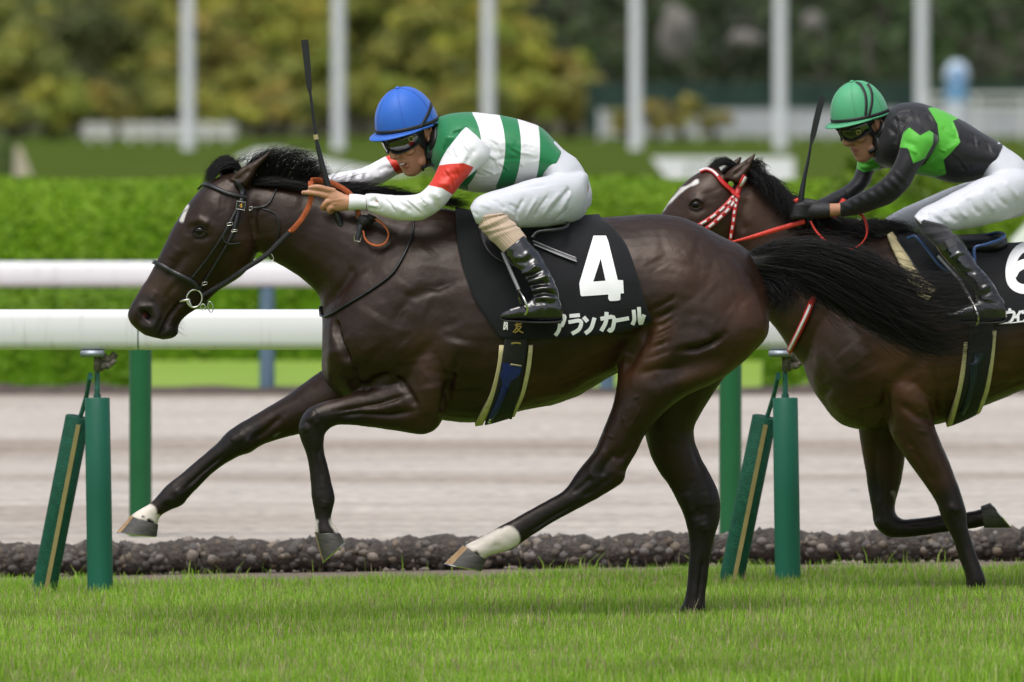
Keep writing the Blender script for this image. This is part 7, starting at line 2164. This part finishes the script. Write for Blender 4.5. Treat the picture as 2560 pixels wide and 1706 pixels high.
# ---------------------------------------------------------------- second rider
p2 = thing('person', P(2440, 800, Y2 - .35), 'jockey in black and lime green silks with green cap on the following horse', 'person')
G2 = Head((2192, 309), Y2 - .02, 37, 30, .94)
GH = Head((2192, 309), Y2 - .02, 37, 17, .94, C=G2(.012, 0, -.010))
J2_TORSO = [(2214, 284, 2176, 384, .075), (2232, 268, 2186, 402, .115), (2256, 258, 2210, 418, .15), (2300, 258, 2262, 430, .172), (2360, 278, 2328, 444, .166), (2420, 310, 2392, 458, .152), (2470, 340, 2440, 452, .142), (2508, 362, 2470, 436, .135)]
J2_ARM = [(2278, 300, 2345, 340, .058, -.15), (2262, 322, 2345, 356, .070, -.18), (2252, 352, 2330, 382, .066, -.20), (2244, 388, 2306, 410, .058, -.22), (2228, 422, 2288, 440, .054, -.23), (2205, 450, 2268, 474, .052, -.23), (2178, 468, 2232, 506, .048, -.215), (2143, 486, 2188, 524, .044, -.19), (2112, 502, 2140, 538, .039, -.16), (2098, 507, 2101, 543, .034, -.145)]
J2_ARMF = [(2230, 330, 2290, 390, .058, .15), (2180, 370, 2240, 415, .062, .18), (2146, 395, 2200, 424, .058, .20), (2140, 425, 2186, 430, .050, .21), (2128, 452, 2170, 466, .046, .19), (2090, 478, 2130, 500, .043, .15), (2050, 498, 2080, 524, .038, .10), (2030, 508, 2040, 530, .032, .08)]
J2_PELV = [(2494, 352, 2452, 446, .13), (2520, 372, 2462, 478, .145), (2555, 398, 2474, 520, .155), (2582, 436, 2490, 545, .152), (2596, 476, 2520, 548, .125), (2594, 505, 2555, 540, .07)]
J2_TH = [(2590, 462, 2584, 512, .030, -.03), (2577, 434, 2566, 526, .075, -.075), (2530, 424, 2540, 540, .09, -.12), (2470, 440, 2500, 555, .09, -.165), (2405, 470, 2440, 568, .083, -.21), (2345, 502, 2390, 578, .072, -.25), (2304, 522, 2350, 580, .062, -.28), (2284, 542, 2316, 578, .048, -.30)]
J2_THF = [(2560, 430, 2550, 528, .08, .09), (2490, 440, 2500, 550, .085, .16), (2400, 462, 2420, 565, .08, .22), (2310, 498, 2340, 580, .07, .27), (2240, 530, 2280, 588, .06, .30), (2212, 548, 2240, 575, .045, .31)]
J2_SHIN = [(2290, 545, 2362, 562, .050, -.30), (2292, 562, 2372, 572, .050, -.31), (2308, 586, 2380, 580, .050, -.32), (2328, 606, 2392, 590, .048, -.335), (2345, 622, 2400, 600, .048, -.345)]
J2_BOOT = [(2338, 616, 2393, 584, .052, -.345), (2348, 632, 2406, 604, .052, -.35), (2366, 655, 2424, 630, .050, -.36), (2390, 682, 2446, 664, .046, -.37), (2414, 708, 2474, 696, .042, -.38), (2430, 730, 2494, 728, .040, -.39), (2438, 752, 2506, 756, .038, -.395)]
J2_FOOT = [(2362, 790, 2363, 798, .02, -.405), (2374, 778, 2378, 803, .034, -.405), (2402, 766, 2404, 806, .042, -.402), (2432, 754, 2438, 808, .040, -.40), (2462, 738, 2470, 808, .036, -.398), (2500, 742, 2504, 806, .033, -.396), (2514, 764, 2516, 800, .022, -.396)]
J2_TORSO = shift_y(J2_TORSO, Y2); J2_ARM = shift_y(J2_ARM, Y2); J2_ARMF = shift_y(J2_ARMF, Y2); J2_PELV = shift_y(J2_PELV, Y2); J2_TH = shift_y(J2_TH, Y2); J2_THF = shift_y(J2_THF, Y2)
J2_SHIN = shift_y(J2_SHIN, Y2); J2_BOOT = shift_y(J2_BOOT, Y2); J2_FOOT = shift_y(J2_FOOT, Y2)
mir = lambda st: mirror_st(st, -60, 20, Y2)
mb = MB()
head_shapes(G2, mb)
mb.tube([G2(-.03, 0, -.03), G2(-.045, 0, -.085), P(2205, 340, Y2), P(2245, 345, Y2)], [.053, .053, .058, .075], 20)
for st in (shrink(J2_TORSO, .88), shrink(J2_PELV, .90), shrink(J2_ARM, .80), shrink(J2_ARMF, .80), shrink(J2_TH, .88), shrink(J2_THF, .88), shrink(J2_SHIN, .86), shrink(mir(J2_SHIN), .86), shrink(J2_BOOT, .80), shrink(mir(J2_BOOT), .80), shrink(J2_FOOT, .78), shrink(mir(J2_FOOT), .78)):
    mb.loft(st, n=20, k=3)
mb.loft(shift_y([(2112, 508, 2114, 538, .030, -.155), (2085, 509, 2086, 541, .027, -.138), (2066, 510, 2066, 544, .025, -.125), (2040, 512, 2042, 546, .022, -.115), (2015, 514, 2018, 542, .018, -.11)], Y2), n=20, k=4)
me = remesh(mb.V, mb.F, 0.004, 3)
sculpt(me, [(CJ(560, 950, 640, 960), .0035, -.002), (CJ(600, 965, 660, 950), .003, -.003), (CJ(480, 880, 560, 900), .003, -.002)], Y2 - .08)
SK2 = (0.42, 0.21, 0.125)
paint(me, 'tone', SK2, [(CJ(600, 990, 650, 990), .005, (0.34, 0.12, 0.10), .006), (CJ(560, 950, 640, 955), .003, (0.34, 0.12, 0.10), .005)], Y2 - .08)
BP2 = bvh_of(me)
place(me, 'body', m_skin, p2)
MB().add(*G2.ell((-.045, 0, .02), (.062, .078, .045))).build('hair', m_hairh, p2)
m_capg = fabric('green_cap_cloth', (0.075, 0.36, 0.175), [], rough=0.5, spec=0.35, bump=0.3)
helmet(GH, p2, m_capg, m_black, [(CJ(630, 75, 690, 130, 745, 240, 760, 380, 750, 520), 6.5), (CJ(775, 110, 820, 190, 835, 300, 820, 420, 790, 530), 6)])
goggles(G2, p2, m_lens, CJ(640, 715, 680, 715, 688, 750, 655, 765, 635, 750, 640, 717))
for nm, pts, w in (('harness', CJ(760, 540, 770, 640, 820, 740, 890, 800), [14, 14, 13, 12]), ('harness', CJ(960, 500, 985, 600, 975, 700, 900, 800), [7, 9, 10, 12]), ('chin_strap', CJ(890, 790, 910, 870, 930, 940), [13, 14, 12]), ('chin_strap', CJ(930, 930, 860, 960, 800, 990), 10)):
    mesh_obj(nm, *drape(BP2, pts, w, .003, .007, 6, yfall=Y2 - .08), m_black, p2)
mesh_obj('strap_buckle', *drape(BP2, CJ(865, 790, 915, 810), 8, .009, .004, 4, yfall=Y2 - .08), m_steel, p2)
# gloves
mb = MB()
gy = Y2 - .115
mb.loft(shift_y([(2074, 507, 2074, 546, .030, -.13), (2050, 507, 2052, 549, .030, -.12), (2020, 508, 2024, 549, .028, -.115), (1998, 512, 2002, 545, .024, -.11)], Y2), n=22, k=4)
for q in range(4):
    x, y = 2004 - q * 2, 515 + q * 8.5
    finger(mb, [P(x + 22, y, gy - .012), P(x + 2, y - 1, gy - .026), P(x - 14, y + 2, gy - .018), P(x - 17, y + 5, gy + .004), P(x - 4, y + 7, gy + .016)], [.012, .0125, .0115, .0105, .009])
finger(mb, [P(2048, 512, gy + .015), P(2020, 505, gy + .022), P(1996, 508, gy + .02)], [.013, .0125, .010])
me = remesh(mb.V, mb.F, .0036, 2); place(me, 'glove', mat('black_glove', (0.008, 0.008, 0.009), 0.55, bump=.3, bscale=300), p2)
mb = MB().loft(shift_y([(2044, 505, 2048, 530, .03, .08), (2020, 506, 2026, 532, .028, .065), (1998, 510, 2004, 532, .024, .055)], Y2), n=20, k=4)
for q in range(4):
    x, y = 2004, 512 + q * 6
    finger(mb, [P(x + 10, y, Y2 + .05), P(x - 8, y, Y2 + .045), P(x - 14, y + 3, Y2 + .03), P(x - 4, y + 5, Y2 + .015)], [.011, .011, .010, .008])
me = remesh(mb.V, mb.F, .004, 2); place(me, 'glove', mat('black_glove_far', (0.008, 0.008, 0.009), 0.55), p2)

LIME = (0.085, 0.42, 0.035); BKS = (0.0085, 0.0080, 0.0105)
mb = MB().loft(J2_TORSO, n=40, k=6)
mb.loft(shift_y([(2276, 300, 2344, 345, .05, -.125), (2262, 318, 2340, 356, .042, -.165)], Y2), n=20, k=2)
mb.loft([(2212, 288, 2176, 384, .078, Y2), (2202, 298, 2168, 382, .07, Y2)], n=24, k=2)
me = remesh(mb.V, mb.F, 0.0042, 4)
sculpt(me, [(C5(1540, 230, 1600, 250, 1680, 240), .010, -.006), (C5(1540, 280, 1600, 260, 1660, 270), .010, .006), (C5(1520, 330, 1560, 380, 1560, 450), .010, -.008), (C5(1560, 300, 1620, 310), .008, -.006), (C5(1840, 330, 1900, 400, 1950, 410), .010, -.005), (C5(1870, 480, 1950, 440), .010, .004), (C5(1980, 420, 2080, 450, 2150, 500), .010, -.004),
            (C5(1760, 600, 1820, 560, 1860, 560), .012, -.007), (C5(1740, 560, 1800, 540), .010, .006), (C5(1950, 600, 2040, 580), .010, -.004), (C5(1700, 580, 1740, 620), .01, .005)] + [(q[0], q[1], q[2]) for q in creases([(1600, 210, 1660, 240, 1700, 300), (1700, 210, 1760, 250, 1790, 310), (1900, 310, 1940, 370, 1940, 430), (2000, 330, 2050, 400, 2060, 470), (2080, 380, 2130, 440, 2150, 500), (1900, 500, 1960, 550, 2000, 620), (1560, 260, 1580, 330, 1570, 400), (1820, 480, 1870, 500)], C5, .0055, .004)], Y2 - .1)
V = mverts(me); Nn = mnorms(me)
set_verts(me, V + Nn * (0.0016 * fbm(V * np.array([1.0, .6, 1.6]), 12, 2, 32) + 0.0006 * fbm(V, 34, 2, 35))[:, None])
V = mverts(me)
set_float(me, 'lime', mask_sd(V[:, 0], V[:, 2], C5(1768, 222, 1830, 213, 1962, 284, 1920, 300, 1938, 350, 1962, 430, 1900, 500, 1858, 540, 1878, 625, 1800, 655, 1672, 612, 1745, 566, 1790, 500, 1832, 420, 1822, 320), Y2 - .14))
sh2 = place(me, 'silks', fabric('black_lime_satin', BKS, [('lime', LIME)], rough=0.48, spec=0.3), p2)
m_slv2 = fabric('black_sleeve_lime_band', BKS, [('band', LIME)], rough=0.5, spec=0.28)
rib = []
for k in range(16):
    t = k / 15; x0, y0 = 1540 - 330 * t, 590 + 215 * t; 
    rib.append((C5(x0, y0, x0 + 50, y0 + 50, x0 + 110 - 60 * t, y0 + 105 - 30 * t), .0050, -.0022 if k % 2 else .0022, -9, 9))
sleeve('sleeve', J2_ARM, [('band', C5(1650, 340, 1715, 390, 1800, 345, 1795, 440, 1745, 530, 1672, 560, 1640, 468, 1582, 462, 1592, 395), Y2 - .23)], m_slv2, sh2, rib + [(C5(1600, 420, 1680, 450, 1720, 520), .010, -.005, -9, 9), (C5(1640, 470, 1700, 500), .008, .006, -9, 9)], Y2 - .2, .004, 41)
sleeve('sleeve', J2_ARMF, [('band', C5(1325, 560, 1400, 480, 1500, 540, 1455, 602, 1370, 614, 1328, 592), Y2 + .19)], m_slv2, sh2, [(C5(1350, 560, 1440, 570), .006, -.004, -9, 9), (C5(1340, 580, 1450, 590), .006, .004, -9, 9), (C5(1250, 720, 1300, 760), .006, -.004, -9, 9)], Y2 + .2, .004, 42)
mb = MB().loft(J2_PELV, n=36, k=5).loft(J2_TH, n=32, k=5).loft(J2_THF, n=32, k=5)
me = remesh(mb.V, mb.F, 0.0045, 4)
sculpt(me, [(C5(1760, 850, 1790, 890, 1860, 920), .008, -.005), (C5(1800, 840, 1840, 900, 1900, 930), .008, .005), (C5(1860, 830, 1890, 880, 1950, 920), .009, -.005), (C5(1930, 800, 1960, 860, 2010, 900), .009, .005), (C5(2000, 760, 2040, 830, 2090, 880), .009, -.006), (C5(2080, 720, 2120, 800, 2180, 860), .009, .005), (C5(2150, 700, 2200, 780, 2260, 830), .009, -.005),
            (C5(2230, 660, 2290, 740, 2340, 800), .009, .005), (C5(1690, 870, 1760, 880), .009, -.004), (C5(1830, 830, 2000, 750, 2200, 640), .007, -.003), (C5(2160, 560, 2240, 560), .010, -.004)], Y2 - .2)
V = mverts(me); Nn = mnorms(me)
set_verts(me, V + Nn * (0.0016 * fbm(V, 18, 2, 52))[:, None])
place(me, 'breeches', m_brch, p2)
m_sockb = mat('black_sock', (0.014, 0.014, 0.018), 0.8, var=0.1, sheen=0.2)
sk2 = [(.15, .05, .003), (.3, .05, -.002), (.45, .06, .003), (.6, .05, -.002)]
V, Fc = ribbed(J2_SHIN, 40, .0004, sk2, 80, 8); mesh_obj('sock', V, Fc, m_sockb, p2)
V, Fc = ribbed(mir(J2_SHIN), 40, .0004, sk2, 80, 8); mesh_obj('sock', V, Fc, m_sockb, p2)
b2 = boot(J2_BOOT, J2_FOOT, [(C5(1890, 1150, 1950, 1110, 2010, 1110), .006, .004, -9, 9), (C5(1960, 1230, 2060, 1220), .01, -.004, -9, 9), (C5(2080, 1340, 2150, 1300), .008, .005, -9, 9), (C5(2090, 1370, 2160, 1340), .008, -.005, -9, 9)], Y2 - .38, p2, .0042)
mesh_obj('boot_cuff', *loft([(*[a for a in s[:4]], s[4] * 1.04, s[5]) for s in J2_BOOT[:2]], n=28, k=3), mat('glossy_boot_top', (0.035, 0.033, 0.032), 0.18, spec=.7, coat=.5), b2)
boot(mir(J2_BOOT), mir(J2_FOOT), [], Y2 + .38, p2, .006)
stirrup('stirrup iron under the second rider\'s boot', Y2 - .40, [((2345, 640), .05), ((2400, 700), .02), ((2425, 745), 0)], [(2425, 745), (2440, 775), (2446, 800), (2440, 815)])
t_w2 = thing('whip', P(2000, 510, Y2 - .1), 'slim black whip held upright by the rider in the green cap', 'whip')
wp = crom(np.array([P(*q, Y2 - .095) for q in C5(975, 960, 985, 790, 1005, 660, 1030, 540, 1050, 425)]), 6)
MB().tube(wp, np.interp(np.linspace(0, 1, len(wp)), [0, .3, .5, .8, 1], [.011, .011, .008, .0055, .0045]), 12).build('shaft', m_leather, t_w2)
V, Fc = strip3(crom(np.array([P(*q, Y2 - .095) for q in C5(1048, 440, 1060, 390, 1080, 300, 1100, 220, 1120, 150)]), 4), [.010, .020, .023, .023, .022], .009, (1, 0, .2)); mesh_obj('flap', V, Fc, m_leather, t_w2, False)
